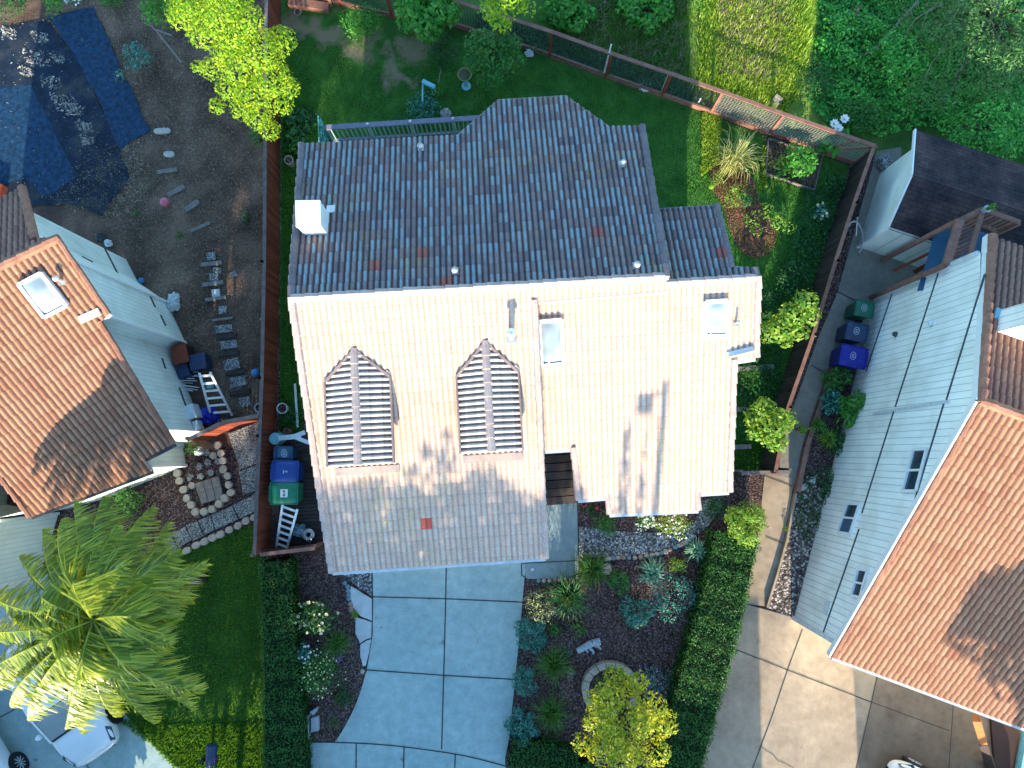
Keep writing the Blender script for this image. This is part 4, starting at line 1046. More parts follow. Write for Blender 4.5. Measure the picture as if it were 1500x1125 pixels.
mb = B(); c = on_wall(278, 606, fpL[4], fpL[5]); mb.box(c + nw * .14, (.5, .3, .5), ang); mb.box(c + nw * .12 + dwall * .5, (.35, .2, .35), ang); mb.box(c + nw * .1 - Z * .5, (.2, .2, .3), ang)
mb.build('meter_box', M['white_plastic'], west, bev=.02)
cdt = B()
for k in range(3): cdt.tube(c + nw * .06 + dwall * (.1 * k - .2) - Z * .2, c + nw * .06 + dwall * (.1 * k - .2) - Z * 1.6, .025)
cdt.build('conduit', M['metal'], west)
skylight([(31, 415), (63, 398), (101, 446), (68, 463)], PLS, west, 0.2)
vent(93, 412, PLS, .3, .05, west)
dv = B(); dv.bar(on(120, 470, PLS) + Z * .1, on(149, 457, PLS) + Z * .1, .2, .08); dv.build('roof_diverter', M['white_paint'], west)
# garage block of the same house
gq = gp([(86, 752), (58, 846)]); gd = (gq[1] - gq[0]).normalized()
fpG = [V3((p.x, p.y, 0)) for p in (gq[0], gq[1], gq[1] + V3((-6, -1.2, 0)), gq[0] + V3((-6, 1.0, 0)))]
walls('garage_wall', fpG, lambda x, y: 2.75, M['siding_left'], west)
gr = B(); gr.slab([V3((p.x, p.y, 2.78)) for p in inset(fpG, -.0)], 0, .1); gr.build('garage_roof', M['shingle'], west)
B().box((gq[1].x, gq[1].y, 1.4), (.2, .12, 2.75), math.atan2(gd.y, gd.x)).build('corner_board', M['white_paint'], west); B().box((gq[0].x, gq[0].y, 1.4), (.1, .1, 2.75)).build('corner_board', M['white_paint'], west)
dn_ = B(); q = gp([(100, 742), (158, 727)]); dn_.bar(q[0] + Z * 1.1 - V3((.1, .05, 0)), q[1] + Z * 1.1, .06, 2.1); dn_.build('door', M['brown_door'], west)
od = B(); od.bar(gq[1] + V3((-.3, -.12, 1.1)), gq[1] + V3((-2.6, -.55, 1.1)), .06, 2.1); od.build('garage_door', M['orange_post'], west)

# ------------------------------------------------------------------ neighbour to the east
zre, zes = 6.95, 3.05
RA = at(1437, 588, zre); S1, S2 = at(1220, 962, zes), at(1500, 1066, zes)
r_u = (S2 - S1); r_u.z = 0; r_u.normalize(); r_v = V3((-r_u.y, r_u.x, 0))
nRS = r_u.cross(RA - S1); nRS = (nRS if nRS.z > 0 else -nRS).normalized(); PRS = (nRS, RA)
NE_ = at(1452, 346, 5.55)
nRN = r_u.cross(NE_ - RA); nRN = (nRN if nRN.z > 0 else -nRN).normalized(); PRN = (nRN, RA)
east = thing('neighbour_house', 'neighbour house with orange front tiles above a long pale blue grooved wall', 'house', (13.5, 0, 0))
RB = RA + r_u * 9
pe1 = [RA, S1, S1 + r_u * 11.5, RB]
pe2 = [RA, RB, NE_ + r_u * 9, NE_]
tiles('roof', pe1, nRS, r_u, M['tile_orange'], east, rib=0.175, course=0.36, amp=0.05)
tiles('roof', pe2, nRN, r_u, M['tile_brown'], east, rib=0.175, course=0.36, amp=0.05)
b = B(); b.slab(pe1, .03, .17); b.slab(pe2, .03, .17); b.build('eave_board', M['white_paint'], east)
cap_run('ridge_cap', [(RB, RA)], M['cap_orange'], east, .14)
rakes(east, M['cap_orange'], [(NE_, RA, .13), (S1, RA, .08, .33, .02)])
gutter(east, [(S1 - r_v * .05, S1 - r_v * .05 + r_u * 11.5)], M['gutter'], .1)
off = -r_u * .10
for q in (S1, NE_): B().bar(q + off - Z * .08, RA + off - Z * .08, .05, .2).build('rake_board', M['white_paint'], east)
P1, P2 = at(1281, 437), at(1163, 905)
wd = (P1 - P2).normalized(); wn = V3((-wd.y, wd.x, 0)); wn = wn if wn.x < 0 else -wn
fpR = [P2, P1, P1 + r_u * 9, P2 + r_u * 10]
def zR(x, y):
    return min(zpl(PRS, x, y), zpl(PRN, x, y)) - 0.14
walls('wall', fpR, zR, M['siding_blue'], east)
PW = (wn, P1)
se = B()
for ln in (((1307, 431), (1269, 544)), ((1375, 400), (1312, 596)), ((1310, 602), (1263, 752)), ((1443, 402), (1387, 586)), ((1383, 592), (1338, 742)), ((1259, 775), (1206, 928)), ((1325, 765), (1310, 800))):
    a, c = on(*ln[0], PW), on(*ln[1], PW); se.bar(a + wn * .012, c + wn * .012, .03, .045)
se.build('wall_seam', M['seam'], east)
a, c = on(1280, 606, PW), on(1392, 588, PW); B().bar(a + wn * .015, c + wn * .015, .03, .08).build('joint_batten', M['gutter'], east)
B().box((P2.x + wn.x * .02, P2.y + wn.y * .02, 1.5), (.14, .14, 3.0), math.atan2(wd.y, wd.x)).build('corner_board', M['gutter'], east); tb = B(); tb.box((P1.x + wn.x * .03, P1.y + wn.y * .03, 2.75), (.12, .1, 5.5), math.atan2(wd.y, wd.x))
tb.build('corner_board', M['gutter'], east)
def wall_window(cs, split):
    P = [on(x, y, PW) + wn * .03 for x, y in cs]; b = B()
    for i in range(4): b.bar(P[i], P[(i + 1) % 4], .08, .09, wn)
    m0, m1 = P[0].lerp(P[3], split), P[1].lerp(P[2], split); b.bar(m0, m1, .06, .05, wn)
    w = b.build('window', M['white_paint'], east)
    g = B(); g.add([p - wn * .012 for p in P], [(0, 1, 2, 3)]); g.build('pane', M['glass_dark'], w)
    return w, P
wall_window([(1340, 659), (1360, 658), (1344, 720), (1324, 720)], .5)
w2, P_ = wall_window([(1243, 738), (1261, 739), (1247, 783), (1229, 780)], .48)
bl = B(); bl.add([P_[0].lerp(P_[3], .52) - wn * .006, P_[1].lerp(P_[2], .52) - wn * .006, P_[2] - wn * .006, P_[3] - wn * .006], [(0, 1, 2, 3)]); bl.build('blind', M['bin_navy'], w2)
wall_window([(1259, 834), (1273, 836), (1262, 876), (1249, 873)], .5)
v1 = B(); c = on(1313, 490, PW); v1.tube(c, c + wn * .1, .09, .07, 14); v1.build('wall_vent', M['metal_dark'], east)
v2 = B(); c = on(1366, 474, PW); v2.ball(c + wn * .06, (.08, .08, .08)); v2.build('wall_lamp', M['white_plastic'], east)
v3 = B(); c = on(1211, 890, PW); v3.box(c + wn * .02, (.45, .03, .3), math.atan2(wd.y, wd.x)); v3.build('wall_plate', M['gutter'], east)
chq = [at(1464, 452, 8.4), at(1464, 452, 8.4) + r_u * 1.5, at(1464, 452, 8.4) + r_u * 1.5 - r_v * .75, at(1464, 452, 8.4) - r_v * .75]
cp = on(1462, 455, PRN); chq = [cp, cp + r_u * 1.5, cp + r_u * 1.5 - r_v * .65, cp - r_v * .65]
walls('chimney', [V3((p.x, p.y, 0)) for p in chq], lambda x, y: 8.6, M['siding_blue'], east, z0=5.2)
cb = B(); cb.slab([V3((p.x, p.y, 8.7)) for p in inset(chq, -.06)], 0, .12); cb.build('chimney_top', M['white_paint'], east)
cfx = B(); cfx.bar(cp + nRN * .08 - r_u * .06, cp + nRN * .08 - r_u * .06 - r_v * .7, .12, .1); cfx.build('chimney_flashing', M['cyan_paint'], east)
# upper deck behind that house
zd = 3.0
dkA, dkB, dkC = at(1392, 372, zd + 1.0), at(1407, 322, zd + 1.0), at(1437, 306, zd + 1.0)
def rail_panel(b, a, c, n, w=.05):
    b.bar(a, c, .14, .06); b.bar(a - Z * .85, c - Z * .85, .1, .08)
    for i in range(n + 1): p = a.lerp(c, i / n); b.box(p - Z * .45, (w, w, .85), math.atan2((c - a).y, (c - a).x))
dr = B(); Q1, Q2, Q3, Q4 = at(1386, 388, 4.3), at(1406, 322, 4.3), at(1440, 306, 4.3), at(1494, 326, 4.3)
dr.bar(Q1, Q2, .22, .12); rail_panel(dr, at(1421, 372, 4.3), Q3, 10); rail_panel(dr, Q2, Q3, 1, .1); rail_panel(dr, Q3, Q4, 8)
for q in (Q1, Q2, Q3, Q4): dr.box((q.x, q.y, 2.1), (.13, .13, 4.3))
do = dr.build('deck_railing', M['redwood_pale'], east)
df = B(); df.add([V3((q.x, q.y, 3.1)) for q in (Q2, Q3, Q4, Q4 - r_v * 1.6, Q2 - r_v * 2.0)], [(0, 1, 2, 3, 4)]); df.build('deck_floor', M['bin_navy'], east, fix=True)
ds = B(); ds.bar(at(1310, 396, .9), at(1384, 360, 2.4), .1, .14); ds.bar(at(1340, 398, .4), at(1395, 368, 2.6), .1, .14); ds.build('stair_stringer', M['redwood'], east)
pk = B(); c = at(1444, 307, 4.45); pk.lathe(c, [(.07, -.12), (.1, .06), (.11, .07)], 14); pko = pk.build('planter_pot', M['metal'], east)
quads('seedling', blades((c.x, c.y), .22, .3, 30, .03) + np.array([0, 0, 4.45]), M['leaf_bright'], pko)

# carport bits below the east eave
ep = B(); a, c = at(1433, 1058, 1.4), at(1462, 1110, .2); ep.tube(at(1430, 1052, 2.6), at(1440, 1086, 1.2), .15, .15, 4); eo = ep.build('porch_post', M['orange_post'], east)
eb = B(); eb.tube(at(1440, 1086, 1.2), at(1452, 1128, .0), .17, .2, 4); eb.build('post_base', M['brown_door'], eo)
fl2 = B(); q = gp([(1448, 1050), (1490, 1068), (1478, 1150), (1456, 1150)]); fl2.prism(q, 0.01, .12); fl2.build('porch_floor', M['brown_door'], east)
bw = B(); q = gp([(1496, 1068), (1600, 1110), (1600, 1190), (1478, 1160)]); bw.prism(q, .01, .3); bw.build('porch_mat', M['cyan_paint'], east)

# ------------------------------------------------------------------ garden shed
shed = thing('shed', 'garden shed with dark shingle roof and pale weathered plank walls', 'shed', (15.2, 9.3, 0))
F0, F1 = at(1256, 362), at(1289, 254); sd = (F1 - F0).normalized(); sx = V3((sd.y, -sd.x, 0)); sx = sx if sx.x > 0 else -sx
ze_, zk = 2.15, 2.95
T0, T1, TK = at(1303, 333, ze_), at(1342, 191, 2.5), at(1337, 257, zk)
eT = [T0, T0 + sx * 8, TK + sx * 8, TK]; eT2 = [TK, TK + sx * 8, T1 + sx * 8, T1]
def shingles(poly):
    P = [V3(p) + Z * .02 for p in poly]; u = (P[1] - P[0]).normalized()
    uv = [((p - P[0]).dot(u), (p - P[0] - u * (p - P[0]).dot(u)).length) for p in P]
    return mk('roof', P, [(0, 1, 2, 3)], M['shingle'], shed, uv=uv, fix=True)
shingles(eT); shingles(eT2)
b = B(); b.slab(eT, .0, .1); b.slab(eT2, .0, .1); b.build('eave_board', M['gutter'], shed)
kf = F0.lerp(F1, .52)
Vw = [F0, kf, F1, V3((*F1.xy, 2.32)), V3((*kf.xy, 2.8)), V3((*F0.xy, 2.0))]
mk('wall', Vw, [(0, 1, 4, 5), (1, 2, 3, 4)], M['siding_left'], shed, uv=[(p.z, (V3(p) - F0).dot(sd)) for p in Vw])
Vf = [F0, F0 + sx * 8, V3((*(F0 + sx * 8).xy, 2.0)), V3((*F0.xy, 2.0))]
mk('wall', Vf, [(0, 1, 2, 3)], M['siding_left'], shed, uv=[((V3(p) - F0).dot(sx) * .3, p.z) for p in Vf])
Vb = [F1, F1 + sx * 8, V3((*(F1 + sx * 8).xy, 2.3)), V3((*F1.xy, 2.3))]
mk('wall', Vb, [(3, 2, 1, 0)], M['siding_left'], shed, uv=[((V3(p) - F1).dot(sx), p.z) for p in Vb])
B().bar(T0 - sx * .05, TK - sx * .05, .05, .12).build('barge_board', M['white_paint'], shed); B().bar(TK - sx * .05, T1 - sx * .05, .05, .12).build('barge_board', M['white_paint'], shed); tb = B(); tb.box((F0.x, F0.y, 1), (.1, .1, 2.0), math.atan2(sd.y, sd.x))
tb.build('corner_board', M['white_paint'], shed)
# ------------------------------------------------------------------ fences
def board_fence(name, label, base, h, mat, rail, n_posts=8, bw=0.14, side=1, rails=(0.3, 0.95), cat='fence', cap=True):
    P = [V3((p.x, p.y, 0)) for p in base]
    t = thing(name, label, cat, P[0])
    bb, rr, pp = B(), B(), B()
    for a, c in zip(P[:-1], P[1:]):
        d = c - a; L = d.length; d /= L; s = V3((-d.y, d.x, 0)) * side; m = max(1, int(L / bw)); ang = math.atan2(d.y, d.x)
        for i in range(m):
            q = a + d * (L * (i + .5) / m); hh = h * random.uniform(.985, 1.01)
            bb.box((q.x, q.y, hh / 2 + .02), (L / m - .012, .022, hh), ang)
        for f in rails: rr.bar(a + s * .045 + Z * h * f, c + s * .045 + Z * h * f, .05, .09)
        if cap: rr.bar(a + Z * (h + .03), c + Z * (h + .03), .12, .035)
        k = max(1, round(L / 2.3))
        for i in range(k + 1):
            q = a + d * (L * i / k) + s * .07; pp.box((q.x, q.y, h / 2 + .03), (.09, .09, h + .06), ang)
    bb.build('board_panel', mat, t); rr.build('rail', rail, t); pp.build('post', rail, t)
    return t
lf = [(413, -260), (411, 0), (410, 200), (409, 400), (406, 560), (403, 640), (396, 804)]
board_fence('board_fence', 'long redwood board fence between the bare yard and the house', gp(lf), 1.45, M['redwood'], M['fence_grey'], side=-1)
board_fence('board_fence', 'short brown fence closing off the side yard with the bins', gp([(397, 806), (474, 797)]), 1.0, M['redwood_pale'], M['redwood_pale'], side=1)
board_fence('side_gate', 'redwood gate between the neighbour wall and the long fence', gp([(304, 646), (350, 622), (402, 612)]), 1.45, M['redwood'], M['fence_grey'], side=1, cat='gate')
board_fence('board_fence', 'dark fence along the walkway beside the bins on the east side', gp([(1249, 241), (1222, 318), (1196, 398), (1165, 500), (1130, 600), (1112, 690)]), 1.45, M['fence_dark'], M['redwood_pale'], side=1)
board_fence('low_fence', 'low dark fence joining house corner to the sunny walkway', gp([(1072, 692), (1140, 690)]), 1.0, M['fence_dark'], M['fence_grey'], side=1)

# back fence of wire panels in timber frames
bf = [(425, -4), (500, 8), (575, 25), (660, 37), (730, 59), (805, 83), (887, 113), (969, 141), (1040, 166), (1125, 197), (1250, 241)]
bt = thing('wire_fence', 'timber framed wire mesh fence across the back of the lawn', 'fence', at(805, 83))
hb = 1.5; Pb = gp(bf)
for i, (a, c) in enumerate(zip(Pb[:-1], Pb[1:])):
    B().bar(a + Z * hb, c + Z * hb, .13, .05).build('top_rail', M['redwood_pale'], bt); B().bar(a + Z * .12, c + Z * .12, .07, .24).build('kick_board', M['redwood_pale'], bt)
    if i == len(Pb) - 2:
        k = a.lerp(c, .62); B().bar(k + Z * .25, a.lerp(c, .8) + Z * hb, .05, .09).build('brace', M['redwood_pale'], bt); B().bar(k + Z * .25, c + Z * (hb - .05), .05, .09).build('brace', M['redwood_pale'], bt)
    ps = B(); ps.box((a.x, a.y, hb / 2), (.1, .1, hb)); 
    if i == len(Pb) - 2: ps.box((c.x, c.y, hb / 2), (.1, .1, hb))
    ps.build('post', M['redwood'] if i < 8 else M['redwood_pale'], bt)
    w = B(); L = (c - a).length; n = int(L / .10); m = 13; rr_ = .0045 if i >= 8 else .0055
    for k in range(1, n):
        p = a.lerp(c, k / n); w.bar(p + Z * .24, p + Z * hb, rr_ * 2, rr_ * 2, (0, 1, 0))
    for k in range(1, m + 1):
        z = .24 + (hb - .26) * k / m; w.bar(a + Z * z, c + Z * z, rr_ * 2, rr_ * 2)
    w.build('wire_mesh', M['wire_sunlit'] if i in (8, 9) else M['wire'], bt)  # panels in the sun get the brightened wire colour
# white stakes along the wire fence
for (x, y, x2, y2, h, lb) in ((884, 116, 0, 0, 2.0, 'tall white stake against the middle of the wire fence'), (967, 143, 0, 0, 1.35, 'shorter white stake by the next post of the wire fence'), (1021, 158, 0, 0, .5, 'stub of a white stake low behind the wire fence')):
    p = at(x, y); b = B(); b.box((p.x, p.y + .1, h / 2), (.05, .03, h)); tag(b.build('garden_stake', M['white_paint'], org=(p.x, p.y + .1, 0)), lb, 'stake')

# ------------------------------------------------------------------ bins
def make_bin(bodym, lidm, label, loc, rz, w=.72, d=.86, h=1.05, sticker=None, group=None):
    t = thing('wheelie_bin', label, 'bin', (0, 0, 0), group); b = B()
    x0, y0, x1, y1 = d * .38, w * .38, d * .46, w * .47
    V = [(-x0, -y0, .04), (x0, -y0, .04), (x0, y0, .04), (-x0, y0, .04), (-x1, -y1, h * .93), (x1, -y1, h * .93), (x1, y1, h * .93), (-x1, y1, h * .93)]
    b.add(V, [(3, 2, 1, 0), (4, 5, 6, 7), (0, 1, 5, 4), (1, 2, 6, 5), (2, 3, 7, 6), (3, 0, 4, 7)])
    b.box((0, 0, h * .9), (d * .97, w * .98, .05)); b.build('body', M[bodym], t, bev=.02)
    L = B(); n = 9; V, F = [], []
    for i in range(n):
        for j in range(n):
            u, v = i / (n - 1) * 2 - 1, j / (n - 1) * 2 - 1
            r = 1 - .06 * (abs(u) * abs(v)) ** 3
            z = h * .95 + .09 * (1 - max(abs(u), abs(v)) ** 5) + (.02 if abs(u) < .7 and abs(v) < .7 else 0)
            V.append((u * d * .5 * r, v * w * .5 * r, z))
    for i in range(n - 1):
        for j in range(n - 1): F.append((i * n + j, (i + 1) * n + j, (i + 1) * n + j + 1, i * n + j + 1))
    lid = mk('lid', V, F, M[lidm], t, smooth=True)
    ed = B(); ed.bar((-d * .5, -w * .5, h * .95), (-d * .5, w * .5, h * .95), .03, .05); ed.bar((d * .5, -w * .5, h * .95), (d * .5, w * .5, h * .95), .03, .05)
    ed.bar((-d * .5, -w * .5, h * .95), (d * .5, -w * .5, h * .95), .03, .05); ed.bar((-d * .5, w * .5, h * .95), (d * .5, w * .5, h * .95), .03, .05); ed.build('lid_rim', M[bodym], lid)
    hd = B(); hd.tube((-d * .56, -w * .36, h * .93), (-d * .56, w * .36, h * .93), .022); hd.bar((-d * .45, -w * .34, h * .9), (-d * .57, -w * .34, h * .93), .04, .05); hd.bar((-d * .45, w * .34, h * .9), (-d * .57, w * .34, h * .93), .04, .05); hd.build('handle', M[bodym], t)
    for s in (-1, 1):
        wb = B(); wb.tube((-d * .42, s * w * .36, .13), (-d * .42, s * w * .45, .13), .13, .13, 16); wb.build('wheel', M['black_plastic'], t)
    zt = h * .95 + .118
    if sticker == 'label':
        s_ = B(); s_.box((.03, 0, zt), (.24, .26, .006)); so = s_.build('sticker', M['sticker'], lid)
        k = B()
        for y in (-.06, .06): k.box((.03, y, zt + .005), (.05, .09, .003)); k.box((-.03, y, zt + .005), (.012, .07, .003))
        for y in (-.07, -.02, .05): k.box((.09, y, zt + .005), (.01, .03, .003))
        k.build('print', M['ink'], lid)
    elif sticker == 'stamp':
        k = B(); n = 14
        for i in range(n):
            a0, a1 = 2 * PI * i / n, 2 * PI * (i + 1) / n
            k.bar((.06 + .09 * math.cos(a0), .13 * math.sin(a0), zt), (.06 + .09 * math.cos(a1), .13 * math.sin(a1), zt), .014, .006)
        for y in (-.05, 0, .05): k.box((.06, y, zt), (.09, .02, .006))
        k.build('stamp', M['mark'], lid)
    elif sticker == 'arrow':
        k = B(); k.box((-.02, 0, zt), (.03, .12, .006)); k.box((.05, .01, zt), (.05, .03, .006)); k.box((.09, .01, zt), (.03, .06, .006)); k.build('stamp', M['mark'], lid)
    t.location = loc; t.rotation_euler = (0, 0, rz); return t
G1 = 'wheeled bins in the side yards'
q = at(418, 722, 1.05); make_bin('bin_green', 'bin_green', 'bright green bin with white sticker on its lid, beside a ladder', (q.x, q.y, .16), .02, .74, .90, sticker='label', group=G1)
q = at(419.5, 691, 1.05); make_bin('bin_blue', 'bin_blue', 'blue bin between the bright green bin and the small navy bin', (q.x, q.y, .16), -.02, .72, .86, sticker='arrow', group=G1)
q = at(417, 664, .9); make_bin('bin_navy', 'bin_navy', 'small navy bin nearest the pale forked stand', (q.x, q.y, .16), 0, .44, .58, .9, 'stamp', group=G1)
re_ = math.atan2(wn.y, wn.x)
q = at(1267, 452, 1.0); make_bin('bin_teal', 'bin_teal', 'small teal green bin against the pale blue wall corner', (q.x, q.y, 0), re_ + .1, .55, .62, 1.0, 'stamp', group=G1)
q = at(1256, 486, 1.05); make_bin('bin_slate', 'bin_slate', 'slate blue bin between the teal bin and the deep blue bin', (q.x, q.y, 0), re_ + .05, .62, .72, 1.05, 'stamp', group=G1)
q = at(1251, 522, 1.1); make_bin('bin_deep', 'bin_deep', 'large deep blue bin next to the leafy shrubs by the wall', (q.x, q.y, 0), re_ + .08, .72, .88, 1.1, 'stamp', group=G1)

# ------------------------------------------------------------------ side deck and what stands on it
sdk = thing('side_deck', 'dark board deck beside the house with bins standing on it', 'deck', at(440, 720))
b = B(); n = 30
for i in range(n):
    y0, y1 = 640 + 158 * i / n, 640 + 158 * (i + 1) / n - .5
    k = i / n; P = gp([(408, y0 + 1), (462 + 22 * k, y0 - 3), (462 + 22 * k, y1 - 3), (408, y1 + 1)], .15)
    b.prism(P, .02, .15)
b.build('deck_boards', M['deck'], sdk)
def ladder(name, label, p, q, w0, w1, n, mat, shelf=None, side=None, cat='ladder'):
    p, q = V3(p), V3(q); t = thing(name, label, cat, (p.x, p.y, 0)); d = (q - p).normalized()
    s = side if side is not None else d.cross(Z).normalized()
    r = B()
    for k in (-1, 1): r.bar(p + s * k * w0 / 2, q + s * k * w1 / 2, .035, .075, s)
    r.build('rail', mat, t)
    for i in range(n):
        f = (i + .6) / n; a = p.lerp(q, f); w = w0 + (w1 - w0) * f
        x = B(); x.bar(a - s * w / 2, a + s * w / 2, .075, .03); x.build('rung', mat, t)
    if shelf: x = B(); x.box(p.lerp(q, shelf), (.3, .25, .04)); x.build('shelf', M['bin_navy'], t)
    return t
ladder('step_ladder', 'aluminium ladder lying in the side yard below the green bin', at(412, 804, .35), at(425, 742, 1.15), .36, .52, 7, M['alu'])
ladder('step_ladder', 'white stepladder leaning by the neighbour wall above the blue tarp', at(325, 610, .15), at(300, 546, 1.35), .72, .36, 6, M['white_paint'], .74)
def lump(name, label, px, py, r, h, mat, cat, jit=.22, org=None, z0=0.0, sy=1.0):
    c = at(px, py, z0 + h / 2); b = B(); R = rpx(r, z0)
    b.ball((c.x, c.y, z0 + h * .42), (R, R * sy, h * .6), 16, 9, jit); b.ball((c.x + R * .4, c.y - R * .3, z0 + h * .35), (R * .7, R * .6 * sy, h * .5), 14, 8, jit)
    o = b.build(name, mat, org=(c.x, c.y, z0)); return tag(o, label, cat)
lump('plastic_bag', 'crumpled clear plastic bag lying beside the aluminium ladder', 438, 777, 9, .4, M['clear_bag'], 'bag', .3, z0=.15)
hr = thing('hose_reel', 'small wheeled hose reel next to the plastic bag', 'hose reel', at(452, 783, .15)); c = at(452, 783, .45)
for r in (.20, .12):
    b = B(); b.lathe(c, [(r - .03, -.04), (r, -.02), (r, .03), (r - .03, .05), (r - .05, .0)], 20); b.build('ring', M['metal'], hr)
b = B(); b.lathe(V3((c.x, c.y, .15)), [(.1, 0), (.12, .1), (.06, .28)], 14); b.build('hub', M['black_plastic'], hr)
b = B(); k = at(454, 793, .3); b.lathe(k, [(.04, -.12), (.09, 0), (.05, .03)], 12); b.build('spout', M['metal_dark'], hr)
# forked pale stand
fs = thing('forked_stand', 'pale blue forked plastic stand at the top end of the deck', 'stand', at(420, 640, .15)); zf = .75
b = B(); b.bar(at(408, 642, zf), at(432, 639.5, zf), .17, .05); b.bar(at(431, 639.5, zf), at(447, 633, zf), .15, .05); b.bar(at(431, 640, zf), at(454, 649, zf), .13, .05); b.prism(gp([(430, 636), (441, 634), (441, 645), (430, 643)], zf), zf - .03, zf + .028); b.build('fork', M['white_plastic'], fs)
b = B(); c = at(411, 643, .15); b.lathe(c, [(.2, 0), (.22, .1), (.15, .5), (.2, .56)], 18); b.build('base', M['cyan_paint'], fs)
def pot(name, label, px, py, r, h, mat, fill='mulch', cat='pot', z0=0.0):
    c = at(px, py, z0 + h); R = rpx(r, z0 + h); b = B()
    b.lathe(V3((c.x, c.y, z0)), [(R * .72, 0), (R * .95, h * .96), (R, h), (R * .86, h), (R * .84, h * .82)], 22)
    o = b.build(name, mat, org=(c.x, c.y, z0), smooth=False); tag(o, label, cat)
    f = B(); f.lathe(V3((c.x, c.y, z0)), [(R * .83, h * .78), (R * .83, h * .84)], 20); f.build('soil_fill', M[fill], o); return o
pot('plant_pot', 'small terracotta pot beside the forked stand', 419.5, 631, 4.2, .35, M['terracotta'], z0=.15)
pot('bucket', 'grey bucket on the grass by the fence near the roof corner', 422.5, 234, 7, .42, M['metal'], cat='bucket')
pot('bucket', 'pale bucket on the grass strip below the white pipe end', 413, 598, 8, .4, M['white_plastic'], cat='bucket')
pot('bucket', 'white bucket beside the redwood gate and the long fence', 379, 597, 6.5, .35, M['white_plastic'], cat='bucket')
b = B(); b.tube(at(432, 562, .1), at(436, 626, .1), .045, .045, 8); tag(b.build('pipe', M['white_plastic']), 'long white pipe lying on the grass strip beside the house', 'pipe')
clump(428, 612, 14, .3, 'leaf_dark', 'dark low plant with reddish tips beside the pale bucket', 70, .03, 'plant', 'plant')

# ------------------------------------------------------------------ west yard
tt = sheet('tmp', [(72, 26), (138, 12), (160, 60), (200, 145), (222, 192), (198, 206), (176, 218), (125, 110)], M['tarp']); 
def fabric(px, label, mat):
    SHEET_Z[0] += .0015; z = SHEET_Z[0]
    P = gp([(x + random.uniform(-1.6, 1.6), y + random.uniform(-1.6, 1.6)) for a, c in zip(px, px[1:] + px[:1]) for k in range(5) for x, y in [(a[0] + (c[0] - a[0]) * k / 5, a[1] + (c[1] - a[1]) * k / 5)]]); b = B(); b.prism(P, z - .003, z + .012); return tag(b.build('weed_fabric', M[mat]), label, 'fabric sheet')
bpy.data.objects.remove(tt)
fabric([(-60, 60), (70, 30), (120, 95), (175, 215), (190, 260), (150, 315), (110, 300), (60, 300), (-60, 330)], 'wide old weed fabric strewn with leaves, lying between two cleaner strips', 'tarp_old')
fabric([(-60, 200), (0, 130), (46, 126), (70, 172), (104, 240), (112, 262), (64, 290), (40, 258), (-60, 300)], 'blue weed fabric at the frame edge partly covered by leaf litter', 'tarp')
fabric([(72, 26), (138, 12), (160, 60), (200, 145), (206, 166), (222, 192), (198, 206), (176, 218), (150, 158), (115, 88), (82, 40)], 'clean blue weed fabric strip beside the straw covered soil', 'tarp')
for lx, ly, lr in ((55, 85, 22), (75, 120, 18), (95, 150, 22), (110, 160, 16), (60, 55, 14), (15, 50, 14), (125, 185, 14), (85, 85, 12), (130, 205, 12), (40, 105, 12)):
    litter('dead_leaves', rect(lx, ly, lr * 1.5, lr, .4) if 'rect' in globals() else [(lx - lr, ly - lr * .6), (lx + lr * .7, ly - lr * .3), (lx + lr, ly + lr * .6), (lx - lr * .5, ly + lr * .7)], int(lr * 16), 'litter', 0.16, 0.45)
litter('dead_leaves', [(0, 30), (75, 30), (180, 218), (220, 195), (150, 300), (60, 290), (0, 260)], 1500, 'litter', 0.09, 0.4)
litter('dead_leaves', [(120, 210), (190, 215), (240, 260), (180, 320), (90, 300)], 2200, 'blade_dry', 0.13, 0.2)
litter('dead_leaves', [(60, 290), (110, 262), (160, 225), (185, 235), (150, 300), (110, 310)], 1200, 'blade_dry', 0.13, 0.25)
def slab(name, label, px, h, mat, cat, group=None, bev=.012, z0=0.0):
    P = gp(px); b = B(); b.prism(P, z0, z0 + h); o = b.build(name, mat, bev=bev); return tag(o, label, cat, group)
def rect(cx, cy, w, h, a):
    c, s = math.cos(a), math.sin(a); return [(cx + x * c - y * s, cy + x * s + y * c) for x, y in ((-w / 2, -h / 2), (w / 2, -h / 2), (w / 2, h / 2), (-w / 2, h / 2))]
GS = 'stepping stones up the west yard'; GT = 'timber sleepers up the west yard'
for i, (x, y, w, h, a, lb, m) in enumerate([
    (310, 376, 13, 12, -.1, 'speckled square stone at the top of the stepping path', 'slab'), (319, 396, 12, 8, .2, 'broken speckled stone between the two upper grey sleepers', 'slab'), (314, 406, 13, 12, -.1, 'square speckled stone just above the second sleeper', 'slab'),
    (317, 430, 12, 12, -.1, 'plain smooth square stone, the only unspeckled one in the path', 'flag'), (327, 454, 12, 12, 0, 'small square speckled stone standing alone mid-path', 'slab'), (329, 482, 25, 12, -.12, 'wide dull speckled stone below the split planks', 'slab'),
    (336, 505, 24, 12, -.12, 'wide bright speckled stone between two dark sleepers', 'slab'), (340, 534, 23, 17, -.25, 'largest speckled stone of the path, tilted', 'slab'), (349, 559, 24, 15, -.2, 'speckled stone level with the blue ball by the fence', 'slab'), (359, 589, 17, 14, -.2, 'last rounded speckled stone beside the gate', 'slab')]):
    slab('stepping_stone', lb, rect(x, y, w, h, a), .06, M[m], 'stepping stone', GS)
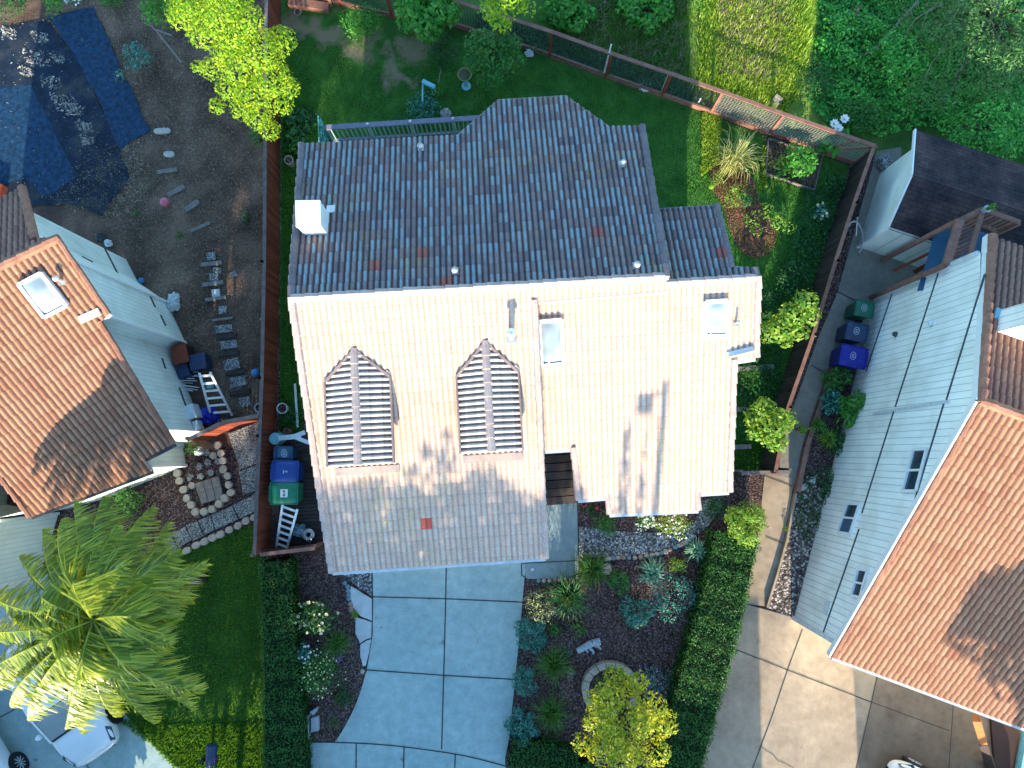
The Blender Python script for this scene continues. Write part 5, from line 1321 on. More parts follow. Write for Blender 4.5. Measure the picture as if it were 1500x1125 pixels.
for x, y, w, h, a, lb, m in [(311, 387, 31, 6, -.12, 'grey sleeper directly below the top stepping stone', 'old_wood'), (313, 416, 31, 6, -.14, 'grey sleeper above the plain smooth stepping stone', 'old_wood'), (317, 438, 31, 5, -.14, 'cracked sleeper just under the plain smooth stone', 'old_wood'),
    (327, 468, 31, 3.5, -.14, 'pale split plank over the wide dull stone', 'old_wood'), (333, 493, 30, 6, -.12, 'dark sleeper between the dull and the bright wide stones', 'dark_wood'), (336, 518, 30, 7, -.12, 'dark sleeper above the largest tilted stone', 'dark_wood'), (346, 546, 30, 6, -.15, 'dark sleeper under the largest tilted stone', 'dark_wood'), (352, 575, 30, 7, -.15, 'dark sleeper next to the last rounded stone', 'dark_wood')]:
    slab('sleeper', lb, rect(x, y, w, h, a), .1, M[m], 'timber sleeper', GT)
for x, y, w, h, a, lb, m in [(239, 193, 20, 7, -.05, 'bleached flat rock nearest the clean fabric strip', 'pebble'), (249, 227, 13, 7, 0, 'small pale flat rock above the weathered planks', 'pebble')]:
    slab('flat_rock', lb, smooth_poly(rect(x, y, w, h, a), 3, True), .09, M[m], 'rock')
for x, y, w, h, a, lb in [(246, 251, 29, 6, -.15, 'weathered plank below the small pale flat rock'), (259, 280, 28, 7, -.5, 'split plank lying diagonally above the pink ball'), (282, 302, 24, 8, -.6, 'short broken plank beside the pink ball'), (294, 333, 32, 5, -.42, 'long narrow board with a pale edge below the pink ball'), (343, 402, 10, 8, -.5, 'small brick sized block off the stepping path')]:
    slab('plank', lb, rect(x, y, w, h, a), .07, M['old_wood'], 'plank')
def ball(label, px, py, r, mat):
    R = rpx(r, .15); c = at(px, py, R); b = B(); b.ball((c.x, c.y, R), R, 20, 14); tag(b.build('ball', mat, org=(c.x, c.y, 0), smooth=True), label, 'ball')
ball('pink ball lying on the bare soil among old planks', 241.5, 296.5, 7, M['pink'])
ball('blue ball beside the long redwood fence', 374, 546, 6, M['blue_ball'])
ball('small blue ball at the foot of the neighbour wall', 207, 411, 4.5, M['blue_ball'])
def crate(name, label, px, py, w, d, h, a, mat, lidm, cat):
    c = at(px, py, h); t = thing(name, label, cat, (c.x, c.y, 0)); b = B(); b.box((c.x, c.y, h / 2), (w, d, h), a); b.build('body', mat, t, bev=.015)
    b = B(); b.box((c.x, c.y, h + .025), (w + .05, d + .05, .05), a); b.build('lid', lidm, t, bev=.015); return t
crate('storage_box', 'dark brown storage box against the neighbour wall corner', 264, 519, .48, .6, .65, .25, M['brown_door'], M['redwood'], 'box')
crate('storage_box', 'slate blue lidded storage box beside the brown box', 290, 530, .52, .5, .5, .2, M['bin_slate'], M['bin_slate'], 'box')
lump('tarp_heap', 'crumpled bright blue tarp at the foot of the stepladder', 305, 608, 13, .35, M['tarp_blue'], 'tarp', .25)
pp = B()
for i in range(9):
    a = at(262 + random.uniform(-5, 5), 545 + i * 3, .1 + .25 * random.random()); c = at(288 + random.uniform(-8, 4), 548 + i * 3 + random.uniform(-3, 3), .08); pp.tube(a, c, .022, .022, 6)
tag(pp.build('pipe_pile', M['metal']), 'pile of thin grey pipes between the storage box and the wall', 'pipe pile')
lump('rubble_heap', 'pale rubble heap at the foot of the neighbour wall', 254, 443, 8, .3, M['flag'], 'rubble', .35, sy=1.8)
lump('bin_bag', 'grey bag of rubbish above the slate wall seam', 146, 347, 7, .3, M['metal_dark'], 'bag', .3)
lump('bin_bag', 'small pale bag of rubbish near the wall of the neighbour house', 158, 356, 5, .2, M['white_plastic'], 'bag', .3)
b = B(); b.bar(at(227, 43, .9), at(266, 92, .5), .06, .06); b.bar(at(227, 43, .9), at(252, 52, .9), .05, .05); c = at(227, 43); b.box((c.x, c.y, .45), (.06, .06, .9)); tag(b.build('trellis_frame', M['old_wood']), 'thin grey timber frame under the yellow tree', 'trellis')
b = B(); b.prism(gp([(-20, 262), (14, 275), (6, 300), (-20, 300)]), .02, .35); tag(b.build('red_box', M['redwood'], bev=.03), 'dark red box edge at the frame side above the tiles', 'box')

# oval stone planter in the front yard of the neighbour
sg = 'stones edging the oval planter'
ring = [(572, 518), (590, 558), (597, 595), (603, 638), (622, 672), (628, 716), (640, 755), (607, 783), (580, 812), (545, 840), (505, 852), (462, 852), (440, 818), (418, 785), (402, 742), (382, 698), (370, 660)]
proto_stone = {}
def stone_at(px, py, r, h, mat, label, group, n=7, name='edging_stone', elong=1.0, rot=None):
    c = at(px, py, h); R = rpx(r, h); b = B(); k = []; ro = random.uniform(0, 6) if rot is None else rot
    for i in range(n):
        a = 2 * PI * i / n; rr = R * random.uniform(.88, 1.1); x, y = rr * math.cos(a) * elong, rr * math.sin(a)
        k.append((c.x + x * math.cos(ro) - y * math.sin(ro), c.y + x * math.sin(ro) + y * math.cos(ro)))
    b.prism(k, 0, h); return tag(b.build(name, mat, bev=.03), label, 'stone', group)
for x, y in ring: stone_at(150 + x / 3.41, 500 + y / 3.41, 6.2, .18, M['stone'], 'buff cut stone in the oval ring around the boarded planter', sg)
for x, y in [(520, 555), (552, 570), (482, 625), (525, 605), (540, 655), (488, 675), (435, 680), (445, 722), (575, 600)]: stone_at(150 + x / 3.41, 500 + y / 3.41, 6.0, .08, M['stone'] if random.random() < .5 else M['slab'], 'flat paving stone laid inside the oval planter ring', 'paving stones inside the oval planter', 5, 'paving_stone')
for i in range(3):
    f = i / 3; slab('cover_board', 'weathered board covering the oval planter' if 0 else ['outer weathered board covering the oval planter', 'middle weathered board covering the oval planter', 'inner weathered board covering the oval planter'][i],
         [(287 + 40 * f / 1.0 * .9, 708 - 11 * f), (287 + 40 * (f + .32) * .9, 708 - 11 * (f + .32)), (297 + 36 * (f + .32) * .9, 738 - 9 * (f + .32)), (297 + 36 * f * .9, 738 - 9 * f)], .12, M['old_wood'], 'board', 'boards over the oval planter')
for x, y in [(418, 1045), (465, 1020), (507, 1000), (547, 982), (588, 965), (632, 943), (675, 920), (715, 898), (755, 880)]: stone_at(150 + x / 3.41, 500 + y / 3.41, 5.6, .14, M['stone'], 'buff edging stone in the row between paving slabs and lawn', 'stones along the neighbour lawn', elong=1.25, rot=.45)
for i, (pl, lb) in enumerate([([(245, 1045), (345, 965), (380, 1035), (300, 1090)], 'paving slab half hidden by the palm fronds'), ([(350, 960), (415, 925), (450, 990), (385, 1030)], 'paving slab second from the palm fronds'), ([(420, 920), (475, 897), (510, 970), (455, 998)], 'paving slab below the tip of the oval planter'), ([(480, 895), (542, 868), (562, 940), (514, 968)], 'paving slab third from the long fence in the lawn row'),
    ([(547, 868), (648, 820), (682, 888), (568, 940)], 'long paving slab beside the round end of the planter'), ([(652, 818), (785, 752), (785, 840), (688, 885)], 'paving slab touching the fence at the lawn end'), ([(630, 460), (800, 395), (800, 600), (690, 640)], 'largest paving slab just below the redwood gate'), ([(685, 650), (790, 610), (790, 740), (705, 765)], 'paving slab between the largest slab and the lawn row')]):
    slab('paving_slab', lb, [(150 + x / 3.41, 500 + y / 3.41) for x, y in pl], .05, M['slab'], 'paving slab', 'aggregate paving slabs beside the long fence')
lump('garden_ornament', 'pale ornament among leaves at the head of the oval planter', 291, 661, 6, .35, M['flag'], 'ornament', .3)

# ------------------------------------------------------------------ back garden things
bbt = thing('bird_bath', 'bird bath with rusty bowl and pale blue foot on the lawn', 'bird bath', at(683, 128)); c = at(683, 127)
b = B(); b.lathe(V3((c.x, c.y, 0)), [(.17, 0), (.17, .06), (.09, .12), (.075, .6), (.1, .72)], 18); b.build('pedestal', M['cyan_paint'], bbt)
b = B(); b.lathe(V3((c.x, c.y, .7)), [(.08, 0), (.22, .06), (.27, .14), (.25, .15), (.2, .09)], 24); bb_ = b.build('bowl', M['birdbath'], bbt)
b = B(); b.lathe(V3((c.x, c.y, .7)), [(.205, .085), (.205, .1)], 22); b.build('water', M['water_green'], bb_)
b = B(); a, c = at(619, 119, .7), at(637, 128, .7); b.bar(a, c, .14, .12); f = at(622, 160, 0); b.tube(a - Z * .05, V3((f.x, f.y, .6)), .03, .03); b.tube(V3((f.x, f.y, 0)), V3((f.x, f.y, .62)), .03); 
tag(b.build('garden_lamp', M['cyan_paint']), 'pale blue angled lamp post standing in the lawn plants', 'lamp')
b = B(); b.tube(at(642, 122, .3), at(646, 100, .1), .02, .02); tag(b.build('cane', M['old_wood']), 'thin garden cane above the angled lamp post', 'cane')
lump('rock_heap', 'pale rock by the balcony rail on the lawn', 653, 165, 7, .25, M['pebble'], 'rock', .3)
lump('rock_heap', 'pale rocks at the foot of the wire fence beside the citrus tree', 775, 77, 6, .2, M['flag'], 'rock', .3)
lump('rock_heap', 'pale rocks seen through the mesh near the white stakes', 946, 126, 9, .2, M['flag'], 'rock', .3)
lump('rock_heap', 'white rock beside the sunlit patch on the hillside', 1154, 86, 7, .25, M['flag'], 'rock', .25)
pot('lawn_disc', 'round pale stepping disc at the corner of the back lawn', 436, 17, 6, .06, M['pebble'], cat='disc')
b = B(); c = at(1137, 150, .3); b.bar(at(1130, 157, .2), at(1143, 141, .5), .3, .06); tag(b.build('plank', M['old_wood']), 'short weathered plank stuck upright outside the wire fence', 'plank')
rw = thing('retaining_edge', 'low timber retaining edge at the back corner of the lawn', 'edging', at(470, 4)); b = B()
b.bar(at(424, 4, .12), at(482, 12, .12), .3, .24); b.build('beam', M['redwood_pale'], rw); b = B(); p = at(486, 12); b.box((p.x, p.y + .3, .5), (.12, .5, 1.0)); b.build('post', M['redwood_pale'], rw)
pb = thing('raised_planter', 'square timber edged planter in the corner below the wire fence', 'planter', at(1160, 245)); b = B()
Q = gp([(1124, 205), (1203, 228), (1191, 280), (1120, 256)])
for i in range(4): b.bar(Q[i] + Z * .07, Q[(i + 1) % 4] + Z * .07, .035, .14)
b.build('edge_board', M['fence_grey'], pb)
b = B(); c = at(1042, 273, .12); b.ball((c.x, c.y, .12), .11, 14, 10); tag(b.build('ball', M['leaf_lime'], org=(c.x, c.y, 0), smooth=True), 'small bright green ball at the tip of the island bed', 'ball')
GE = 'steps'
for (p, q, lb) in (((1076, 541), (1133, 537), 'pale timber step across the narrow side yard nearest the roof jog'), ((1072, 600), (1108, 599), 'middle timber step across the narrow side yard'), ((1070, 655), (1100, 654), 'lowest timber step across the narrow side yard')):
    b = B(); b.bar(at(*p, .06), at(*q, .06), .16, .12); tag(b.build('timber_step', M['old_wood']), lb, 'step', 'timber steps in the narrow side yard')
b = B(); pts = gp([(1217, 540), (1196, 600), (1178, 655), (1165, 720)])
for a, c in zip(pts[:-1], pts[1:]): b.bar(a + Z * .12, c + Z * .12, .16, .26)
tag(b.build('timber_edging', M['redwood_pale']), 'long timber edging between walkway and the gravel plants', 'edging')
b = B(); pts = gp([(1163, 722), (1150, 790), (1136, 840), (1121, 888)])
for a, c in zip(pts[:-1], pts[1:]): b.bar(a + Z * .1, c + Z * .1, .07, .2)
tag(b.build('concrete_edging', M['conc_warm']), 'thin concrete edging between the sunny walkway and brown gravel', 'edging')
stone_at(1177, 714, 5, .12, M['pebble'], 'flat grey rock lying on the shaded gravel', None, 8, 'flat_rock', 1.6, .5)
stone_at(1191, 704, 5, .14, M['flag'], 'small white rock in the shaded gravel under the wall', None, 8, 'flat_rock')
b = B(); c = at(1252, 340, .5); pts = [c + V3((.28 * math.cos(a), .6 * math.sin(a) - .2, 0)) for a in np.linspace(-1.2, 2.4, 9)]; b.path([V3(p) for p in pts], .03, .03); b.tube(at(1254, 345, .1), at(1256, 318, .5), .03); tag(b.build('garden_hose', M['metal']), 'loop of grey hose between dark fence and shed wall', 'hose')
b = B(); c = at(1287, 236, .0); b.box((c.x + .1, c.y - .2, .2), (.42, .6, .4), .5); tag(b.build('utility_box', M['slab'], bev=.04), 'pale box standing behind the shed wall corner', 'box')

# ------------------------------------------------------------------ front garden things
gs = 'river stones edging the gravel path'
kinds = [M['pebble'], M['pebble_blue'], M['pebble_rust'], M['pebble'], M['pebble']]
lab = {0: 'grey river stone in the row edging the gravel path', 1: 'blue river stone in the row edging the gravel path', 2: 'rust coloured river stone in the row edging the gravel path'}
pts = smooth_poly([(888, 819), (905, 817), (930, 817), (955, 813), (975, 808), (995, 799), (1005, 794), (1015, 786)], 3)
mlist = [M['pebble'], M['pebble'], M['pebble_blue'], M['pebble'], M['pebble_rust'], M['pebble_blue'], M['pebble'], M['pebble_rust'], M['pebble']]
for i, (x, y) in enumerate(pts):
    m = mlist[i % 9]; R = .085; c = at(x, y, .05); b = B(); b.ball((c.x, c.y, .05), (R * random.uniform(.95, 1.3), R * random.uniform(.85, 1.1), .08), 9, 6, .08)
    tag(b.build('river_stone', m, smooth=True), lab[0] if m == M['pebble'] else lab[1] if m == M['pebble_blue'] else lab[2], 'stone', gs + (' grey' if m == M['pebble'] else ' blue' if m == M['pebble_blue'] else ' rust'))
for i, (x, y, m) in enumerate([(505, 854, 1), (509, 859, 1), (510, 865, 1), (510.5, 871, 1), (511, 877, 1), (513, 884, 2), (514, 890, 2), (515, 894, 2), (531, 983, 0)]):
    c = at(x, y, .05); b = B(); b.ball((c.x, c.y, .05), (.085, .08, .08), 9, 6, .08)
    tag(b.build('river_stone', [M['pebble'], M['pebble_blue'], M['pebble_rust']][m], smooth=True), ['lone grey river stone at the lower tip of the flagstones', 'blue river stone beside the topmost flagstone', 'rust river stone beside the topmost flagstone'][m], 'stone', ['lone stone', 'blue stones by flagstones', 'rust stones by flagstones'][m])
for i, (x, y, m) in enumerate([(789, 851, 1), (797, 851, 0), (805, 851, 0), (813, 850, 2), (820, 850, 0), (828, 849, 0), (836, 849, 0)]):
    c = at(x, y, .05); b = B(); b.ball((c.x, c.y, .05), (.08, .07, .07), 9, 6, .08)
    tag(b.build('river_stone', [M['pebble'], M['pebble_blue'], M['pebble_rust']][m], smooth=True), ['grey river stone in the row below the entry walk step', 'blue river stone at the driveway end below the entry step', 'rust river stone in the middle below the entry step'][m], 'stone', ['grey stones below the step', 'blue stone below the step', 'rust stone below the step'][m])
slab('flagstone', 'upper flagstone wedge between driveway and bark, the longest', smooth_poly([(514, 858), (530, 868), (545, 877)], 2) + [(545, 909), (528, 902), (518, 890), (513, 873)], .05, M['flag'], 'flagstone', 'flagstones along the driveway')
slab('flagstone', 'middle flagstone below the small grass tuft', [(521, 904), (533, 907), (544.5, 911), (544, 934), (536, 936), (528, 942), (521, 928)], .05, M['flag'], 'flagstone', 'flagstones along the driveway')
slab('flagstone', 'lowest narrow flagstone with a pointed tip', [(528, 944), (537, 938), (544, 936), (541, 955), (536, 975), (532, 975), (528, 960)], .05, M['flag'], 'flagstone', 'flagstones along the driveway')
slab('stone_block', 'long pale stone block lying beside the hedge end', [(444.5, 1045), (455, 1044), (455, 1080), (448, 1083), (444.5, 1080)], .22, M['flag'], 'stone block', None)
slab('stone_block', 'square pale stone block next to the long block', [(458, 1049), (468, 1047), (469, 1067), (458, 1069)], .22, M['flag'], 'stone block', None)
slab('stone_block', 'small triangular pale stone above the square block', [(456, 1040), (466, 1034), (468, 1036), (463, 1044), (456, 1046)], .18, M['flag'], 'stone block', None)
dw = thing('driftwood', 'bleached blue grey driftwood log lying on the bark mulch', 'driftwood', at(863, 948)); b = B()
b.path([at(846, 954, .08), at(856, 948, .1), at(868, 942, .12), at(879, 940, .1)], .1, .13, 8); b.path([at(868, 944, .1), at(876, 947, .08), at(880, 951, .05)], .07, .03); b.path([at(862, 948, .1), at(869, 954, .08), at(869, 958, .04)], .06, .03); b.path([at(856, 950, .1), at(862, 956, .06)], .05, .02)
b.build('log', M['driftwood'], dw)
# round stone planter
sp_ = thing('stone_planter', 'round planter of wedge stones holding the yellow shrub', 'planter', at(896, 1005)); b = B(); c = at(895, 1011, .3); R0_, R1_ = rpx(41, .3), rpx(31, .3); n = 18
for i in range(n):
    a0, a1 = 2 * PI * (i + .03) / n, 2 * PI * (i + .97) / n
    b.prism([(c.x + r * math.cos(a), c.y + r * .92 * math.sin(a)) for r, a in ((R0_, a0), (R0_, a1), (R1_, a1), (R1_, a0))], 0, .3)
b.build('stone_ring', M['stone'], sp_, bev=.01)
b = B(); b.lathe(V3((c.x, c.y, 0)), [(R1_ - .01, .1), (R1_ - .01, .2)], 24); b.build('soil_fill', M['mulch'], sp_)
ball('blue glass ball nestled in strap leaves by the entry walk', 875, 839, 4.5, M['blue_ball'])
stone_at(889, 834, 8, .16, M['pebble'], 'smooth grey boulder beside the strap leaf clump', None, 9, 'boulder')
b = B(); p = at(780, 834, .02); b.lathe(V3((p.x, p.y, .03)), [(.06, 0), (.06, .03), (.03, .035)], 14); tag(b.build('drain_cap', M['white_plastic']), 'small round drain cap in the entry walk step', 'drain cap')
b = B(); c = at(310, 1106, .9); t_ = thing('mailbox', 'dark rounded mailbox standing in the sunny lawn strip', 'mailbox', at(313, 1096)); b.tube(at(310.5, 1091, 1.05), at(309, 1121, 1.05), .17, .17, 16); b.build('box', M['bin_slate'], t_, bev=.03)
b = B(); k = at(313, 1098); b.box((k.x, k.y, .45), (.1, .1, .9)); b.build('post', M['black_plastic'], t_); b = B(); k = at(315, 1113, 1.1); b.box(k, (.03, .14, .12)); b.build('flag', M['petal_red'], t_)
b = B(); 
for a in np.linspace(0, 2 * PI, 7)[:-1]: b.tube(at(433, 816, .1), at(433 + 9 * math.cos(a), 815 + 6 * math.sin(a), .2), .015, .006, 5)
tag(b.build('dead_twig', M['twig']), 'bleached dead twig on the mulch below the short fence', 'twig')

# ------------------------------------------------------------------ cars
def make_car(label, loc, heading):
    t = thing('car', label, 'car', (0, 0, 0))
    st = [(-2.3, .62, .45, .78), (-2.22, .80, .32, .92), (-1.9, .88, .26, 1.02), (-1.2, .93, .24, 1.0), (-.3, .94, .24, .98), (.6, .94, .24, .97), (1.0, .93, .24, .97), (1.5, .92, .25, .92), (1.95, .87, .26, .84), (2.2, .76, .3, .74), (2.33, .55, .4, .62)]
    V, F = [], []; prof = [(0, 1.0), (.45, 1.0), (.8, .985), (.95, .93), (1.0, .78), (1.0, .55), (.98, .3), (.9, .06), (.0, 0)]
    m = len(prof)
    for x, w, z0, z1 in st:
        r = [(w * a, z0 + (z1 - z0) * k) for a, k in prof]
        V += [(x, y, z) for y, z in r] + [(x, -y, z) for y, z in r[1:-1][::-1]]
    k = 2 * m - 2
    for i in range(len(st) - 1):
        for j in range(k): F.append((i * k + j, i * k + (j + 1) % k, (i + 1) * k + (j + 1) % k, (i + 1) * k + j))
    F += [tuple(range(k)), tuple(range((len(st) - 1) * k + k - 1, (len(st) - 1) * k - 1, -1))]
    o = mk('body', V, F, M['car_white'], t, smooth=True, fix=True)
    mo = o.modifiers.new('sub', 'SUBSURF'); mo.levels = 2; mo.render_levels = 2
    gs_ = [(-1.95, .74, 1.0), (-1.2, .66, 1.38), (-.5, .64, 1.46), (.15, .64, 1.42), (1.05, .80, .97)]
    V, F = [], []
    for i, (x, w, z) in enumerate(gs_):
        zb_ = .95; wb = .87 if i not in (0, 4) else .80
        V += [(x, -wb, zb_), (x, -w, z), (x, w, z), (x, wb, zb_)]
    for i in range(4):
        for j in range(3): F.append((i * 4 + j, i * 4 + j + 1, i * 4 + j + 5, i * 4 + j + 4))
    mk('windows', V, F, M['car_glass'], t, fix=True)
    mk('windscreen', [(.2, -.60, 1.425), (.2, .60, 1.425), (1.04, .76, .995), (1.04, -.76, .995)], [(0, 1, 2, 3)], M['windshield'], t, fix=True)
    b = B(); b.add([(-1.25, -.66, 1.39), (-.5, -.655, 1.475), (.17, -.645, 1.44), (.17, .645, 1.44), (-.5, .655, 1.475), (-1.25, .66, 1.39)], [(0, 1, 4, 5), (1, 2, 3, 4)])
    b.build('roof', M['car_white'], t, fix=True)
    b = B()
    for s in (-1, 1):
        b.bar((.17, s * .645, 1.43), (1.08, s * .815, .98), .06, .05); b.bar((-1.25, s * .66, 1.39), (-2.0, s * .76, 1.0), .14, .05); b.bar((-.45, s * .66, 1.46), (-.45, s * .88, .98), .06, .05); b.bar((-1.25, s * .665, 1.4), (.17, s * .655, 1.44), .06, .05)
    b.build('pillar', M['car_white'], t)
    for s in (-1, 1):
        b = B(); b.ball((.72, s * 1.02, 1.02), (.1, .13, .08), 12, 8); b.build('mirror', M['car_white'], t, smooth=True)
        b = B(); b.add([(1.62, s * .80, .885), (2.12, s * .66, .80), (2.17, s * .76, .70), (1.75, s * .915, .79)], [(0, 1, 2, 3)]); b.build('headlight', M['car_glass'], t)
        for x in (1.42, -1.4):
            b = B(); b.tube((x, s * .74, .33), (x, s * .935, .33), .335, .335, 28); w = b.build('wheel', M['rubber'], t)
            b = B(); b.tube((x, s * .925, .33), (x, s * .945, .33), .22, .22, 24)
            b.build('hub', M['black_plastic'], w)
            b = B()
            for k_ in range(10):
                a = 2 * PI * k_ / 10; b.bar((x + .03 * math.cos(a), s * .955, .33 + .03 * math.sin(a)), (x + .21 * math.cos(a), s * .955, .33 + .21 * math.sin(a)), .02, .03, (0, 1, 0))
            b.build('rim', M['alu'], w)
            b = B(); b.tube((x, s * .90, .36), (x, s * .942, .36), .40, .39, 28); b.build('wheel_arch', M['black_plastic'], t)
    b = B(); b.box((2.2, 0, .5), (.24, 1.0, .14)); b.build('grille', M['car_glass'], t)
    b = B(); b.bar((1.06, -.76, .985), (1.06, .76, .985), .1, .02); b.build('cowl', M['black_plastic'], t)
    t.location = loc; t.rotation_euler = (0, 0, heading); return t
q = at(100, 1022, .6); hd = math.atan2(-.82, .57)
car = make_car('white car parked under the palm fronds with its nose on the driveway', (q.x - .15, q.y + .1, 0.03), hd)
q = at(-38, 1087, .33); dup(car, (q.x, q.y, .03), hd, 'pale car at the frame corner with one spoked wheel showing')
q = at(1345, 1148, .6); dup(car, (q.x + 1.0, q.y - .85, .03), math.radians(157), 'white car nose at the bottom frame edge of the stained driveway')
# ------------------------------------------------------------------ planting: front garden
clump(865, 832, 27, .75, 'leaf_blade', 'strap leaf clump holding a blue glass ball', 260, .04)
shrub(907, 851, 19, .65, 'leaf_mid', 'neat round clipped green shrub beside the grey boulder', size=.07, dens=900, sub=.3, k=12)
shrub(887, 767, 20, .7, 'leaf_mid', 'bushy green shrub against the gravel path and house corner')
clump(955, 838, 20, .5, 'leaf_silver', 'silver tipped rosette succulent below the row of river stones', 150, .07, 'succulent', 'succulent', .35)
clump(1018, 805, 16, .4, 'leaf_silver', 'small silver green succulent at the end of the stone row', 110, .07, 'succulent', 'succulent', .35)
shrub(993, 828, 14, .45, 'leaf_lime', 'small lime flecked shrub between two silver succulents', size=.06, dens=700)
shrub(987, 877, 34, .6, 'leaf_teal', 'broad blue green shrub dotted with pink flowers', size=.08, dens=330, k=16, sub=.28, flowers='petal_pink', fn=100, fsize=.045)
shrub(932, 901, 27, .7, 'leaf_teal', 'loose teal green shrub alone on open mulch', k=8, sub=.35, dens=380)
clump(832, 868, 33, .9, 'leaf_dark', 'dark strap leaf clump under the pale twiggy shrub', 320, .035)
shrub(793, 888, 27, 1.1, 'leaf_twiggy', 'pale twiggy open shrub near the driveway edge', size=.075, dens=300, k=14, sub=.28)
shrub(777, 930, 24, .75, 'leaf_teal', 'dense blue green mound spilling on the driveway, topmost of three', size=.10, asp=.32, dens=1000, sub=.3, k=12)
shrub(812, 922, 12, .4, 'leaf_mid', 'small dark green bush behind the topmost blue green mound')
shrub(849, 921, 12, .35, 'leaf_olive', 'small olive bush above the driftwood log')
clump(810, 970, 27, .7, 'leaf_blade', 'grassy clump beside the driftwood log', 260, .03)
shrub(768, 998, 20, .7, 'leaf_teal', 'round blue green mound on the driveway edge, middle of three', size=.09, asp=.3, dens=900, sub=.3, k=12)
clump(806, 1040, 26, .75, 'leaf_blade', 'spiky clump between the yellow shrub and lowest mound', 260, .03)
shrub(764, 1068, 24, .7, 'leaf_teal', 'blue green mound nearest the bottom hedge on the driveway edge', size=.10, asp=.32, dens=1000, sub=.3, k=12)
shrub(836, 986, 8, .3, 'leaf_silver', 'tiny pale bush below the grassy clump', size=.05)
shrub(832, 956, 8, .3, 'leaf_teal', 'tiny teal bush left of the driftwood', size=.05)
shrub(809, 1085, 14, .4, 'leaf_dark', 'small dark bush beneath the lowest spiky clump', size=.06)
shrub(880, 998, 10, .55, 'leaf_mid', 'little green plant inside the round stone planter', size=.06)
shrub(958, 1000, 24, .7, 'leaf_teal', 'purple tinged feathery shrub between stone planter and hedge', size=.07, flowers='petal_lilac', fn=70, fsize=.06, dens=300)
shrub(868, 748, 12, .35, 'leaf_dark', 'low dark plant with one magenta bloom by the porch', flowers='petal_red', fn=2, fsize=.14)
shrub(985, 767, 30, .7, 'leaf_lime', 'white flowering shrub below the bay window eave', size=.07, flowers='petal_white', fn=60, fsize=.07, ry=18)
shrub(945, 764, 16, .6, 'leaf_bright', 'white flowering shrub at the shaded end of the bay', size=.07, flowers='petal_white', fn=60, fsize=.08, ry=12)
shrub(1048, 742, 20, .5, 'leaf_dark', 'loose dark plants where gravel meets the sunny bush', dens=260)
gy = at(910, 1058, 1.9)
tree(911, 1052, 72, .6, 2.9, 'leaf_gold', 'golden yellow shrub tree growing from the round stone planter', trunk_px=(905, 1020), dens=420, size=.12, k=22, sub=.27, limbs=10, name='shrub_tree')
tree(1089, 766, 34, .35, 1.7, 'leaf_lime', 'round sunlit bush at the head of the long hedge', trunk_px=(1089, 768), dens=600, size=.1, k=16, sub=.34, name='round_bush', cat='bush')
hedge([(1080, 785), (1066, 860), (1046, 940), (1024, 1020), (1000, 1110), (985, 1180)], [64, 62, 64, 64, 62, 62], 1.0, 'leaf_hedge', 'long dark clipped hedge beside the stained driveway', dens=850)
hedge([(402, 822), (405, 900), (410, 980), (414, 1060), (416, 1180)], [44, 46, 50, 56, 60], .9, 'leaf_hedge', 'clipped hedge between lawn and flower bushes')
hedge([(747, 1104), (790, 1110), (845, 1122), (860, 1160)], 40, .6, 'leaf_hedge', 'low hedge corner at the driveway mouth')
# west front bed
shrub(460, 905, 30, 1.0, 'leaf_dark', 'dark rose bush with large cream blooms, nearest the garage corner', flowers='petal_yellow', fn=40, fsize=.12, k=12)
shrub(466, 985, 32, .9, 'leaf_mid', 'green rose bush with many tiny yellow flowers', size=.08, flowers='petal_yellow', fn=110, fsize=.055, k=14, ry=36)
shrub(444, 960, 18, .8, 'leaf_teal', 'blue green bush with white blooms between the rose bushes', flowers='petal_white', fn=40, fsize=.09)
clump(497, 938, 20, .6, 'leaf_blade', 'strappy green clump opposite the flagstones', 160, .035)
shrub(496, 963, 7, .35, 'leaf_teal', 'tiny lilac flowering plant beside the strappy clump', size=.05, flowers='petal_lilac', fn=40, fsize=.06)
shrub(502, 1022, 15, .4, 'leaf_dark', 'low dark shrub near the driveway curve', dens=350)
shrub(487, 1060, 11, .35, 'leaf_olive', 'little olive shrub beside the pale stone blocks', size=.05)
clump(521, 900, 7, .25, 'leaf_lime', 'small grass tuft growing between flagstones', 60, .02)
# neighbour front
shrub(280, 655, 12, .6, 'leaf_dark', 'dark leafy plant at the head of the oval planter', size=.07)
shrub(185, 738, 26, 1.0, 'leaf_mid', 'green shrub under the neighbour eave beside the palm')

